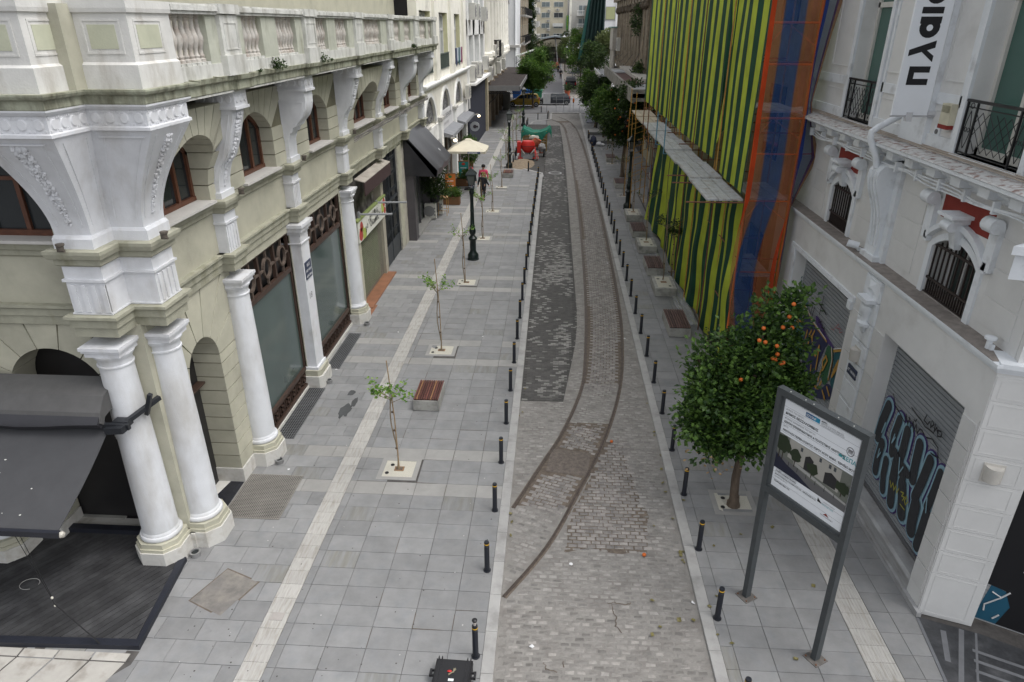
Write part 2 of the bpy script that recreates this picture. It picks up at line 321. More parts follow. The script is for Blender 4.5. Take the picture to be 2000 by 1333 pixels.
def rusticated(parent, fn, A, B, Z0, Z1, a, b, zs, rise, w0, w1, course, mat, nv=7, gap=.012, zc0=None):
 """jamb blocks and a fan of voussoirs, each a stone of its own"""
 zz = zc0 if zc0 is not None else Z0; k = 0
 while zz < zs - .05:
  z2 = min(zz + course, zs)
  for u0, u1 in ((A, a), (b, B)):
   if u1 - u0 > .03:
    mb = MB(); fbox(mb, fn, u0, u1, zz + gap, z2 - gap, w0, w1); put('stone_block', mb, mat, parent)
  zz = z2
 h = (b - a) / 2; rad = (h * h + rise * rise) / (2 * rise); cu = (a + b) / 2; cz = zs + rise - rad; t = math.asin(min(1, h / rad))
 if rise > h: t = pi - t
 for i in range(nv):
  t0 = -t + 2 * t * i / nv + gap * .8 / rad; t1 = -t + 2 * t * (i + 1) / nv - gap * .8 / rad
  inner = [(cu + rad * sin(t0 + (t1 - t0) * j / 3), cz + rad * cos(t0 + (t1 - t0) * j / 3)) for j in range(4)]
  o0 = ray_rect(cu, cz, sin(t0), cos(t0), A, B, Z1, zs); o1 = ray_rect(cu, cz, sin(t1), cos(t1), A, B, Z1, zs)
  outer = [o1]
  if (abs(o0[1] - Z1) < 1e-4) != (abs(o1[1] - Z1) < 1e-4): outer.append((A if (o0[0] + o1[0]) / 2 < cu else B, Z1))
  outer.append(o0)
  mb = MB(); mb.prism(inner + outer, fn, w0, w1); put('voussoir', mb, mat, parent)
def interp(pts, y):
 """x of a polyline given as (x, y) pairs with y rising"""
 for (x0, y0), (x1, y1) in zip(pts, pts[1:]):
  if y <= y1: return x0 + (x1 - x0) * (y - y0) / (y1 - y0)
 return pts[-1][0]
# --- ground, pavements, road
g = MB(); g.quad((-400,-60,-.09),(400,-60,-.09),(400,900,-.09),(-400,900,-.09))
struct('ground', g, M('far_asphalt', (.13,.13,.132), var=.2, scale=.6, bump=.2))
LR = [(-0.81,13.8),(-.08,15.85),(.48,17.47),(1.09,20.04),(1.31,22.36),(1.52,27.34),(1.63,34.5),(1.68,45.8),(1.58,60.7),(1.22,79.3),(.81,86.5),(.2,89.5),(-.62,91.5)]
RR = [(-.82,10.83),(.08,12.45),(.85,14.52),(1.67,16.98),(2.37,20.12),(2.74,23.32),(2.96,27.4),(3.07,34.6),(3.11,45.9),(3.0,66),(2.66,79.3),(2.2,86.5),(1.55,90.5),(.5,94.0)]
def smooth_poly(P, k=6):
 out = []
 for i in range(len(P) - 1):
  p0 = P[max(i - 1,0)]; p1 = P[i]; p2 = P[i + 1]; p3 = P[min(i + 2, len(P) - 1)]
  for j in range(k):
   t = j / k; q = []
   for a in (0,1):
    q.append(.5 * (2 * p1[a] + (p2[a] - p0[a]) * t + (2 * p0[a] - 5 * p1[a] + 4 * p2[a] - p3[a]) * t * t + (3 * p1[a] - p0[a] - 3 * p2[a] + p3[a]) * t ** 3))
   out.append(tuple(q))
 return out + [P[-1]]
LRs, RRs = smooth_poly(LR), smooth_poly(RR)
def cum(P):
 c = [0]
 for a, b in zip(P, P[1:]): c.append(c[-1] + hypot(b[0] - a[0], b[1] - a[1]))
 return c
def rail_x(P, y): return interp(P, y)
KL, KR = -.88,3.22                                                   # road edges at the kerbs
road = MB(); road.quad((KL - .1,-6,-.042),(KR + .15,-6,-.042),(KR + .15,98,-.042),(KL - .1,98,-.042))
struct('cobbled_road', road, mortar); road_o = bpy.data.objects['cobbled_road']
# soil where the joints between the setts are open
sm = MB()
P_ = [(.45,12.35),(2.4,12.4),(2.5,13.6),(2.3,15.2),(2.2,16.8),(1.7,17.1),(1.2,15.2),(.6,13.4)]
Q_ = []
for i in range(len(P_)):
 for j in range(6): t_ = j / 6; p, q = P_[i], P_[(i + 1) % len(P_)]; x, y = p[0] + (q[0] - p[0]) * t_, p[1] + (q[1] - p[1]) * t_; Q_.append((x + .16 * noise.noise(Vector((x * 3, y * 3,1))), y + .2 * noise.noise(Vector((x * 3, y * 3,7))),-.0378))
sm.add(Q_, [tuple(range(len(Q_)))])
n = 150; ys = [13.9 + (90 - 13.9) * i / n for i in range(n + 1)]
for y0, y1 in zip(ys, ys[1:]):
 a0 = max(rail_x(LRs, y0),-.8) if y0 > 13.8 else -.8; a1 = max(rail_x(LRs, y1),-.8)
 if 17.8 < y0 < 20.2: continue
 sm.quad((a0, y0,-.0372),(rail_x(RRs, y0), y0,-.0372),(rail_x(RRs, y1), y1,-.0372),(a1, y1,-.0372))
put('joint_soil', sm, soil, road_o)
def top_piece(cx, cy, hx, hy, ang, z, ch=.012, d=.045, jit=.004):
 """a cushion-topped stone: chamfered rectangle with uneven corners"""
 ca, sa = cos(ang), sin(ang); v = []
 def P(x, y, zz): return (cx + x * ca - y * sa, cy + x * sa + y * ca, zz)
 J = [(R.uniform(-jit, jit), R.uniform(-jit, jit)) for _ in range(4)]; C = [(-1,-1),(1,-1),(1,1),(-1,1)]
 for (sx_, sy_),(jx, jy) in zip(C, J): v.append(P(sx_ * hx + jx, sy_ * hy + jy, z - d))
 for (sx_, sy_),(jx, jy) in zip(C, J): v.append(P(sx_ * hx + jx, sy_ * hy + jy, z - ch * .8))
 for (sx_, sy_),(jx, jy) in zip(C, J): v.append(P(sx_ * (hx - ch) + jx, sy_ * (hy - ch) + jy, z + R.uniform(-.002,.002)))
 return v, [(0,1,5,4),(1,2,6,5),(2,3,7,6),(3,0,4,7),(4,5,9,8),(5,6,10,9),(6,7,11,10),(7,4,8,11),(8,9,10,11)]
# shared sett meshes
sett_me = []
for k in range(10):
 mb = MB(); v, f = top_piece(0,0,.102,.056,0,0,.014,.045,.007); mb.add(v, f); sett_me.append(mb.mesh('sett', settm, True))
sett_mc = []
for k in range(10):
 mb = MB(); v, f = top_piece(0,0,.098,.052,0,0,.02,.045,.012); mb.add(v, f); sett_mc.append(mb.mesh('sett_smeared', settcm, True))
setts = []                                                              # (y, x, angle, open joint?)
y = 8.55; row = 0
while y < 98:
 x = KL + .12 + (.11 if row % 2 else 0) + R.uniform(-.02,.02)
 while x < KR - .1:
  hid = False
  if y > 10.8:
   rx = rail_x(RRs, y); lx = rail_x(LRs, y) if y > 13.8 else -9
   if lx - .10 < x < rx + .12: hid = True
  if 19.22 < y < 86 and x < min(rail_x(LRs, y) - .42,1.15): hid = True
  if not hid:
   openj = (.5 + .3 * noise.noise(Vector((x, y * 2,0))) < x < 2.35 + .35 * noise.noise(Vector((x, y * 2,3))) and 12.4 < y < 17.0)
   pass
   setts.append((y, x + R.uniform(-.006,.006), R.uniform(-.03,.03), openj))
  x += .217
 y += .128; row += 1
# rows between the rails run across the track
cl = cum(LRs); s = 0; Lm = []
mid = [((rail_x(LRs, yy) + rail_x(RRs, yy)) / 2, yy) for yy in [13.8 + .25 * i for i in range(300)]]
cm = cum(mid); tot = cm[-1]; s = .05; k = 0; row = 0
mh = (0.62,15.87,.60)                                                # manhole centre and half size
while s < tot - .2:
 while cm[k + 1] < s: k += 1
 t = (s - cm[k]) / (cm[k + 1] - cm[k]); cx = mid[k][0] + (mid[k + 1][0] - mid[k][0]) * t; cy = mid[k][1] + (mid[k + 1][1] - mid[k][1]) * t
 d = (mid[min(k + 4, len(mid) - 1)][0] - mid[max(k - 4,0)][0], mid[min(k + 4, len(mid) - 1)][1] - mid[max(k - 4,0)][1]); dl = hypot(*d); ang = atan2(d[1], d[0]) - pi / 2
 u = -1.2 + (.11 if row % 2 else 0)
 while u < 1.2:
  px, py = cx + u * cos(ang), cy + u * sin(ang)
  if py > 17.4 and px > KL + .08 and rail_x(LRs, max(py, 13.8)) + .17 < px < rail_x(RRs, py) - .16 and not (abs(px - mh[0]) < mh[2] and abs(py - mh[1]) < mh[2] + .04):
   setts.append((py, px, ang + R.uniform(-.03,.03), not (17.7 < py < 20.0)))
  u += .217
 s += .128; row += 1
# the corner left of the rails, laid square to the track
ca_, sa_ = cos(-.35), sin(-.35)
for i in range(-45,60):
 for j in range(-25,30):
  u_, v_ = (j + (.5 if i % 2 else 0)) * .217, i * .128; xx, yy = .2 + u_ * ca_ - v_ * sa_, 14.0 + u_ * sa_ + v_ * ca_
  if not (10.95 < yy < 17.4) or xx < KL + .1: continue
  if xx > rail_x(RRs, yy) - .17: continue
  if yy > 13.8 and xx < rail_x(LRs, yy) + .17 and xx > rail_x(LRs, yy) - .15: continue
  if yy > 13.8 and xx <= rail_x(LRs, yy) - .15: continue
  if abs(xx - mh[0]) < mh[2] and abs(yy - mh[1]) < mh[2] + .04: continue
  setts.append((yy, xx, -.35 + R.uniform(-.03,.03), yy > 13.7 + .3 * noise.noise(Vector((xx * 2, yy * 2,0)))))
setts.sort(key=lambda q: hypot(q[0], q[1] - .4))
mass_o, mass_c = MB(), MB()
for i, (yy, xx, an, op) in enumerate(setts):
 z = (-.026 if op else -.0365) + R.uniform(-.003,.003)
 if i < 300:
  o = link('sett', R.choice(sett_me if op else sett_mc), road_o, (xx, yy, z), an + (pi if R.random() < .5 else 0)); o.scale = (R.uniform(.9,1.05), R.uniform(.9,1.06),1)
 else:
  v, f = top_piece(xx, yy, .102 * R.uniform(.9,1.05),.055 * R.uniform(.9,1.06), an, z, .014 if op else .02,.03,.007); (mass_o if op else mass_c).add(v, f)
put('granite_setts', mass_o, settst, road_o, True, 'stuff')
put('smeared_granite_setts', mass_c, M('smeared_sett_mass', (.21,.2,.188), rough=.8, var=.2, scale=9, bump=.6, bscale=28, isl=.26, col2=(.25,.24,.225), c2scale=3, c2thr=.5, c2w=.2), road_o, True, 'stuff')
# dark small pavers of the lane
DK = [(-.06,19.2),(.49,19.22),(1.0,24),(1.13,26.2),(1.09,34.5),(1.02,58),(.8,75),(.55,85.7)]
DKR = [(.49,19.2),(.98,23.5),(1.13,26.2),(1.09,34.5),(1.02,58),(.8,75),(.55,86)]
db = MB(); yy = 19.2
while yy < 85.5:
 y1 = min(yy + 1.5,85.6); db.quad((KL, yy, -.036),(interp(DKR, yy), yy, -.036),(interp(DKR, y1), y1,-.036),(KL, y1,-.036)); yy = y1
lane = put('dark_paver_strip', db, dgrout, None, False, 'structure')
pm = []
for m_ in (dpav, dpavl):
 mb = MB(); v, f = top_piece(0,0,.094,.045,0,0,.006,.02,.003); mb.add(v, f); pm.append(mb.mesh('paver', m_))
pd, pl_ = MB(), MB(); k = 0; row = 0; yy = 19.28
while yy < 85.5:
 xx = KL + .12 + (.1 if row % 2 else 0)
 while xx < interp(DKR, yy) - .1:
  nz = noise.noise(Vector((xx * .9, yy * .33,3))) + .45 * noise.noise(Vector((xx * 3, yy * 1.2,9)))
  patch = max(0,1 - abs(yy - 32.5) / 5.5) * .34 + max(0,1 - abs(yy - 20) / 2.6) * .08
  light = R.random() < max(0.03,.10 + nz * .6 + patch)
  if k < 300: link('paver', pm[1 if light else 0], lane, (xx, yy, -.018 + R.uniform(-.003,.003)), R.uniform(-.02,.02))
  else:
   v, f = top_piece(xx, yy, .094,.045, R.uniform(-.02,.02),-.018 + R.uniform(-.003,.003),.006,.015,.003); (pl_ if light else pd).add(v, f)
  k += 1; xx += .2
 yy += .1; row += 1
put('dark_pavers', pd, dpav, lane, False, 'stuff'); put('pale_pavers', pl_, dpavl, lane, False, 'stuff')
# tram rails: head, groove and lip swept along the curve
def sweep(mb, P, off0, off1, z0, z1):
 rings = []
 for i, p in enumerate(P):
  q0 = P[max(i - 1,0)]; q1 = P[min(i + 1, len(P) - 1)]; d = Vector((q1[0] - q0[0], q1[1] - q0[1])).normalized(); nx, ny = d.y, -d.x
  rings.append([(p[0] + nx * off0, p[1] + ny * off0, z0),(p[0] + nx * off1, p[1] + ny * off1, z0),(p[0] + nx * off1, p[1] + ny * off1, z1),(p[0] + nx * off0, p[1] + ny * off0, z1)])
 return mb.loft(rings)
for P, sd_, lb in ((LRs, 1, 'left rusty tram rail set in the cobbles, ending at the left kerb'),(RRs, -1, 'right rusty tram rail set in the cobbles, reaching nearest the camera')):
 t = thing('tram_rail', lb, 'rail', (P[0][0], P[0][1], -.03),0, 'old tram rails in the road')
 mb = MB(); sweep(mb, P, -.024,.012,-.06,-.014); put('rail_head', mb, rust, t)
 mb = MB(); sweep(mb, P, .036 * sd_ if sd_ > 0 else -.05,.052 if sd_ > 0 else -.038,-.06,-.018); put('rail_lip', mb, rust, t)
 mb = MB(); sweep(mb, P, -.055,.055,-.06,-.032); put('groove_floor', mb, soil, t)
# cast manhole in the track
mt = thing('manhole_cover', 'rusty square manhole cover between the tram rails', 'manhole', (mh[0], mh[1], -.03), radians(-8))
mb = MB().box(-.56,.56,-.56,.56,-.02,.004); pw('frame', mb, M('pitted_iron', (.13,.11,.095), rough=.85, var=.4, scale=9, bump=.7, bscale=25), mt)
mb = MB().chbox(-.5,.5,-.5,.5,.004,.016,.012); pw('lid', mb, MATS['pitted_iron'], mt)
mb = MB()
for i in range(9):
 for j in range(9):
  r_ = hypot(i - 4, j - 4)
  if .8 < r_ < 4.4: mb.lathe([(.032,0),(.026,.008)], ((i - 4) * .105,(j - 4) * .105,.016),6)
pw('studs', mb, MATS['pitted_iron'], mt, kind='stuff')
# ---- pavements with their slabs
def pavement(name, x0, x1, y0, y1, z=-.014):
 mb = MB().box(x0, x1, y0, y1,-.08, z); return struct(name, mb, jointm)
slabs = []          # (x0,x1,y0,y1,mat)
def slab_mesh(w, d, mat, key={}):
 k = (round(w, 2), round(d, 2), mat.name)
 if k not in key:
  mb = MB().chbox(-w / 2, w / 2,-d / 2, d / 2,-.03,0,.004); key[k] = mb.mesh('paving_slab', mat)
 return key[k]
def lay(parent, cells, nmax, rest='paving_slabs'):
 vis = []
 for c in cells:
  cx, cy = (c[0] + c[1]) / 2,(c[2] + c[3]) / 2
  vis.append((hypot(cx, cy) - 3 * (cy < 8.6), c))
 vis.sort(key=lambda q: q[0]); rm = {}
 for i, (_, c) in enumerate(vis):
  x0, x1, y0, y1, m_ = c; g_ = .004
  tz = R.uniform(-.0025,.0025)
  if i < nmax:
   o = link('paving_slab', slab_mesh(x1 - x0 - 2 * g_, y1 - y0 - 2 * g_, m_), parent, ((x0 + x1) / 2,(y0 + y1) / 2, tz)); o.rotation_euler = (R.uniform(-.003,.003), R.uniform(-.003,.003),0)
  else: rm.setdefault(m_.name, MB()).chbox(x0 + g_, x1 - g_, y0 + g_, y1 - g_, -.03, tz, .004)
 for k_, mb in rm.items():
  m2 = {'grey_marble_slab': M('grey_slab_mass', (.216,.217,.217), rough=.62, var=.15, scale=2.2, bump=.12, bscale=22, isl=.11, col2=(.20,.205,.21), c2scale=2.6, c2thr=.6), 'streaked_slab': slabb,
   'pale_marble_slab': M('pale_slab_mass', (.285,.28,.268), rough=.6, var=.1, scale=2.5, bump=.1, isl=.07)}.get(k_, MATS[k_])
  put(rest, mb, m2, parent, False, 'stuff')
lp = pavement('left_pavement', -16.0,-1.13,-6,98)
pitsL = [15.19,22.69,30.09,37.4,43.62,50.87,58.6,66,73.5,81]
def blockedL(x0, x1, y0, y1):
 cx, cy = (x0 + x1) / 2,(y0 + y1) / 2
 for p in pitsL:
  if -4.56 < cx < -3.4 and abs(cy - p - .02) < .54: return True
 return False
cells = []; y = 8.27; r_ = 0
while y < 97:
 y1 = y + .53; light = any(.5 < abs((y + y1) / 2 - p) < 1.06 for p in pitsL)
 xs = [-1.13,-1.8,-2.605,-3.41,-4.215,-5.01,-5.19]
 for a, b in zip(xs, xs[1:]):
  if not blockedL(b, a, y, y1): cells.append((b, a, y, y1, slabl if light and R.random() < .93 else (slabb if R.random() < .06 else slabm)))
 x = -5.67; off = (.35 if r_ % 2 else .0); lim = -8.15 if y > 12.9 else (-8.15 if y > 11.5 else -10)
 first = True
 while x > lim:
  b = x - (.36 + off if first else .815); first = False
  b = max(b, lim); cx, cy = (x + b) / 2,(y + y1) / 2
  skip = False
  if not skip and x - b > .05: cells.append((b, x, y, y1, slabl if light and R.random() < .9 else (slabb if R.random() < .12 else slabm)))
  x = b
 y = y1; r_ += 1
lay(lp, cells, 300)
# ribbed guide strip
def tactile(parent, fx, w, y0, y1, nmax):
 y = y0; i = 0; mass = MB()
 while y < y1:
  x = fx(y)
  mb = MB() if i < nmax else mass
  z0_ = -.03
  mb.box(x + .003, x + w - .003, y + .003, y + .397 + .0, z0_, 0)
  nr = 9
  for k_ in range(nr):
   c = x + w * (k_ + .5) / nr; mb.box(c - w / nr * .3, c + w / nr * .3, y + .006, y + .394,0,.005)
  if i < nmax: put('guide_tile', mb, tactm, parent)
  y += .4; i += 1
 put('guide_tiles', mass, tactm, parent, False, 'stuff')
tactile(lp, lambda y: -5.67,.48,8.1,96,120)
for hx, hy in ((-5.42,10.0),(-7.1,51.4)):
 mb = MB().box(hx - .13, hx + .13, hy - .1, hy + .1,0,.012); put('valve_lid', mb, M('lid_stone', (.33,.31,.29), rough=.8), lp)
# right pavement
rp = pavement('right_pavement', 3.47,9.6,-6,98)
cells = []; y = 8.22; r_ = 0
pitR = [(4.75,14.3)]
while y < 97:
 y1 = y + .53; xs = [3.47,3.72,4.42,5.22,6.0 + (0.13 if y < 22 else 0)]
 for a, b in zip(xs, xs[1:]):
  cx, cy = (a + b) / 2,(y + y1) / 2
  if 4.2 < cx < 5.3 and abs(cy - 14.3) < .5: continue
  if b < 5.6 or y < 48 or True: cells.append((a, b, y, y1, slabb if R.random() < .08 else slabm))
 if y < 21.5:
  for a, b in ((6.72,7.12),(7.12,7.72)):
   cells.append((a, b, y, y1, slabm))
 elif y > 49:
  for a, b in ((6.0,6.8),(6.8,7.6),(7.6,8.4)): cells.append((a, b, y, y1, slabm))
 y = y1; r_ += 1
lay(rp, cells, 290)
tactile(rp, lambda y: 6.135,.58,8.0,21,34)
mb = MB().box(6.1,9.0,21.6,49,-.05,-.004); put('bare_screed', mb, M('bare_screed', (.27,.25,.225), rough=.9, var=.25, scale=3, bump=.5, col2=(.17,.15,.13), c2scale=1.7, c2thr=.55), rp)
# kerb stones
def kerb(name, x0, x1, y0, y1, z, nmax=75, ln=.98):
 mb = MB().box(x0 + .01, x1 - .01, y0, y1,-.08, z - .02); o = struct(name, mb, jointm); y = y0; i = 0; mass = MB()
 ml = {}
 while y < y1:
  if i < nmax:
   me = ml.get(0)
   if me is None:
    q = MB(); q.chbox(x0 - (x0 + x1) / 2, x1 - (x0 + x1) / 2,-ln / 2 + .003, ln / 2 - .003,-.07,0,.007); me = ml[0] = q.mesh('kerb_stone', kerbm)
   link('kerb_stone', me, o, ((x0 + x1) / 2, y + ln / 2, z + R.uniform(-.002,.002)))
  else: mass.chbox(x0, x1, y + .003, y + ln - .003,-.07, z, .007)
  y += ln; i += 1
 if mass.v: put('kerb_stones', mass, kerbm, o, False, 'stuff')
 return o
kerb('left_kerb', -1.13,-.89,6.95,55,.006)
kerb('right_kerb', 3.23,3.47,6.75,97,.006,95)
# pavement nose round the lay-by and the far corner
mb = MB().prism([(-3.4,59.2),(-.9,56.4),(-.78,55.0),(-.9,54.9),(-1.0,56.0),(-3.45,58.9)], lambda u, v, w: (u, v, w),-.05,.02); struct('corner_kerb', mb, kerbm)
mb = MB().prism([(-3.1,86.0),(-2.9,88.7),(-.7,91.3),(-.68,97.5),(-.45,97.5),(-.45,91.1),(-2.7,88.4),(-2.9,86.0)], lambda u, v, w: (u, v, w),-.05,.03); struct('far_corner_kerb', mb, kerbm)
mb = MB().prism([(-3.35,59.3),(-1.13,56.7),(-.9,56.5),(-.88,59.2),(-.88,86.2),(-3.1,86.2)], lambda u, v, w: (u, v, w),-.03,.0035); layby = put('lay_by', mb, dgrout, None, False, 'structure')
mb = MB(); yy = 59.3
while yy < 86:
 xx = -3.2 + (.1 if int(yy * 10) % 2 else 0)
 while xx < -.95: v, f = top_piece(xx, yy, .094,.045,0,.012,.006,.008,.002); mb.add(v, f); xx += .2
 yy += .1
put('dark_pavers', mb, dpav, layby, False, 'stuff')
mb = MB().box(-.7,3.3,97.6,98.1,-.05,.10); struct('end_kerb', mb, kerbm)
mb = MB().box(-40,40,98.1,122,-.06,-.02); struct('cross_street', mb, M('worn_asphalt', (.17,.17,.175), var=.15, scale=1, bump=.2, col2=(.13,.13,.135), c2scale=.5, c2thr=.55))
mb = MB().quad((-40,120.3,-.01),(-3.4,120.3,-.01),(-3.4,123.5,-.01),(-40,123.5,-.01)); mb.quad((2.2,120.3,-.01),(40,120.3,-.01),(40,122.5,-.01),(2.2,122.5,-.01)); struct('far_pavement', mb, M('far_pavement', (.30,.27,.24), var=.1))
mb = MB().quad((-3.4,122,-.012),(1.3,122,-.012),(1.3,300,-.012),(-3.4,300,-.012)); struct('far_road', mb, M('far_street_paving', (.155,.155,.165), var=.15, scale=.8))
mb = MB().box(1.3,1.6,122,300,-.02,.08); struct('far_kerb', mb, kerbm)
mb = MB().quad((1.6,122.5,.0),(12,122.5,.0),(12,300,.0),(1.6,300,.0)); struct('far_right_pavement', mb, MATS['far_pavement'])
# tree pits
def pit(parent, cx, cy, z=0, dark=True):
 t = thing('tree_pit', '', 'tree pit', (cx, cy, z))
 mb = MB()
 for k_ in range(4):
  a = [(-.54,-.5),(.54,-.5),(.54,.5),(-.54,.5)]; b = [(-.41,-.37),(.41,-.37),(.41,.37),(-.41,.37)]
  p, q = a[k_], a[(k_ + 1) % 4]; p2, q2 = b[k_], b[(k_ + 1) % 4]
  mb.prism([p, q, q2, p2], lambda u, v, w: (u, v, w),-.03,.006)
 pw('stone_frame', mb, slabl, t)
 mb = MB().box(-.41,.41,-.37,.37,-.03,.0); pw('bonded_gravel', mb, gravel, t, kind='stuff')
 mb = MB().box(-.13,.13,-.1,.1,0,.012); pw('steel_collar', mb, M('rusted_collar', (.22,.13,.07), var=.3), t)
 mb = MB().box(-.09,.09,-.065,.065,.012,.016); pw('soil', mb, soil, t, kind='stuff')
 if dark:
  for px, py in ((-.22,.17),(-.3,-.2)):
   mb = MB().lathe([(.055,.001),(.055,.01),(.04,.01),(.04,.003)], (px, py, 0),12); pw('vent_cap', mb, iron, t)
 return t
pp = pit(None, -4.0,15.22); pp['label'] = 'pale gravel tree pit holding the sapling nearest the camera'; pp['group'] = 'tree pits of the left pavement'
for i, py in enumerate(pitsL[1:6]): dup(pp, (-4.0 + .03 * i, py + .03,0),0, 'pale gravel tree pit holding the %s sapling of the left row' % ORD[i + 1])
q = dup(pp, (4.75,14.3,0),0, 'pale gravel tree pit under the large orange tree'); q['group'] = 'tree pits of the right pavement'
for i, py in enumerate((48.7,60.9,68.5)): q = dup(pp, (5.05, py, 0),0, 'flush pale tree pit behind the planters, %s beyond the right lamp post' % ORD[i]); q['group'] = 'tree pits of the right pavement'
# gratings and mats by the left building
def grating(x0, x1, y0, y1, lb, nx, ny, m_, sk=0):
 t = thing('floor_grating', lb, 'grating', ((x0 + x1) / 2,(y0 + y1) / 2,0),0, 'steel floor gratings by the left building')
 mb = MB().box(x0, x1, y0, y1,-.02,.0055); put('pit_floor', mb, dark, t)
 mb = MB(); e = .02
 mb.box(x0, x1, y0, y0 + e, -.01,.016); mb.box(x0, x1, y1 - e, y1,-.01,.016); mb.box(x0, x0 + e, y0 + e, y1 - e, -.01,.016); mb.box(x1 - e, x1, y0 + e, y1 - e, -.01,.016); put('frame', mb, m_, t)
 mb = MB()
 for i in range(1, nx): c = x0 + (x1 - x0) * i / nx; mb.box(c - .008, c + .008, y0 + e, y1 - e, .006,.014)
 for i in range(1, ny): c = y0 + (y1 - y0) * i / ny; mb.box(x0 + e, x1 - e, c - .008, c + .008,.006,.013)
 put('bars', mb, m_, t, kind='stuff')
gm = M('grating_steel', (.16,.165,.17), rough=.5, metal=.3, var=.2)
grating(-8.02,-7.40,16.5,19.55, 'steel floor grating under the nearer frosted shop window', 9,34, gm)
grating(-7.86,-7.36,21.0,24.0, 'steel floor grating under the farther frosted shop window', 8,34, gm)
grating(-7.95,-6.5,12.95,14.74, 'large bronze floor mat grating before the corner doorway', 30,34, M('bronze_grating', (.27,.255,.23), rough=.5, metal=.2))
mb = MB().prism([(-8.6,13.0),(-7.98,12.9),(-7.98,14.78),(-8.25,14.9)], lambda u, v, w: (u, v, w),-.02,.008); put('black_marble_sill', mb, M('black_marble', (.02,.021,.026), rough=.25, var=.3), lp)
mb = MB().prism([(-9.2,13.0),(-8.6,13.0),(-8.25,14.9),(-8.6,14.9)], lambda u, v, w: (u, v, w),-.02,.006); put('threshold', mb, marble, lp)
# concrete service cover set at a slant
t = thing('service_cover', 'slanted brown concrete service cover beside the deck', 'cover', (-6.8,10.6,0))
mb = MB().prism([(-7.41,10.31),(-7.02,11.24),(-6.2,10.9),(-6.6,9.95)], lambda u, v, w: (u, v, w),-.02,.006); put('lid', mb, M('stained_concrete_lid', (.165,.155,.145), rough=.85, var=.2, scale=4, bump=.4, col2=(.21,.195,.17), c2scale=2), t)
mb = MB().prism([(-7.45,10.3),(-7.03,11.28),(-6.15,10.92),(-6.58,9.9)], lambda u, v, w: (u, v, w),-.02,.002); put('rim', mb, soil, t)
# old pale slabs in the lower left corner
old = struct('old_side_pavement', MB().box(-14,-7.76,4,9.0,-.05,.001), jointm)
for i in range(7):
 x1 = -7.9 - i * .72
 for j in range(3):
  sk = .28
  y1 = 8.72 - j * .9; y0 = y1 - .86
  mb = MB().prism([(x1 - .68 - sk * .86, y0),(x1 - sk * .86, y0),(x1, y1),(x1 - .68, y1)], lambda u, v, w: (u, v, w),-.02,.012)
  put('old_paving_slab', mb, M('old_pale_slab', (.39,.375,.345), var=.13, rnd=.06, bump=.15, col2=(.27,.25,.22), c2scale=2.5, c2thr=.6), old)
 mb = MB().box(x1 - .68, x1,8.75,8.93,-.02,.012); put('edge_slab', mb, MATS['old_pale_slab'], old)
mb, m2_ = MB(), MB()
for _ in range(260):
 x, y, r_ = R.uniform(-7.3,-1.2),8.5 + 40 * R.random() ** 1.6, R.uniform(.006,.02); (mb if R.random() < .7 else m2_).quad(*[(x + r_ * cos(i) * R.uniform(.7,1.2), y + r_ * sin(i),.0052 + .0001 * (_ % 9)) for i in range(6)])
put('dark_spots', mb, M('gum_dark', (.06,.055,.05), bump=0), lp, kind='stuff'); put('pale_spots', m2_, M('gum_pale', (.45,.44,.42), bump=0), lp, kind='stuff')
mb = MB()
for _ in range(46):
 k_ = R.randrange(5); x = (-1.8,-2.605,-3.41,-4.215,-5.01)[k_]; y = 8.27 + .53 * R.randrange(0,40); w_ = R.uniform(.004,.011)
 if R.random() < .55: mb.quad((x - w_, y, .0046),(x + w_ * .5, y, .0046),(x + w_ * .5, y + R.uniform(.3,.53),.0046),(x - w_, y + .45,.0046))
 else: mb.quad((x, y - w_, .0047),(x + R.uniform(.3,.8), y - w_ * .4,.0047),(x + .6, y + w_ * .5,.0047),(x, y + w_, .0047))
put('open_joints', mb, soil, lp, kind='stuff')
# puddle stain, leaves and litter
for i, (x, y, rx, ry) in enumerate(((-6.35,18.2,.18,.42),(-6.45,19.3,.12,.18),(-6.2,18.7,.09,.3))):
 mb = MB(); c = []
 for k_ in range(22):
  a = 2 * pi * k_ / 22; q_ = 1 + .55 * noise.noise(Vector((cos(a) * 2, sin(a) * 2, i * 5))); c.append((x + rx * q_ * cos(a), y + ry * q_ * sin(a),.0045))
 mb.quad(*c); put('wet_patch', mb, M('wet_stone', (.075,.077,.078), rough=.15, var=.2, bump=0), lp)
# --- the sage-green corner building on the left
XW = -7.97
B1 = thing('corner_building', 'sage green neoclassical corner building with white columns and balustraded balcony', 'building', (-8.0,12.0,0))
fl = FL(XW); fy = FY(11.95)
# piers between bays: (y centre, kind)
BAYS = [(12.4,15.62),(15.62,20.1),(20.1,25.4),(25.4,30.9),(30.9,36.4),(36.4,41.6)]
YEND = 42.2
# --- mass of the building behind the facade
mb = MB()
fbox(mb, fl, 12.3, YEND, 5.55,7.3,-.5,0)                           # frieze band wall
mb.box(-22,-8.6,12.6, YEND, 9.75,10.0)                              # floor slab
mb.box(-22,-9.2,13.6, YEND, 10.0,19)                                # upper storeys set back behind the balcony
mb.box(-22,-8.47,12.7,12.78,0,.02)
put('wall', mb, sage, B1)
mb = MB().box(-22,-9.4,12.9, YEND - .02,0,9.7); put('interior', mb, dark, B1)
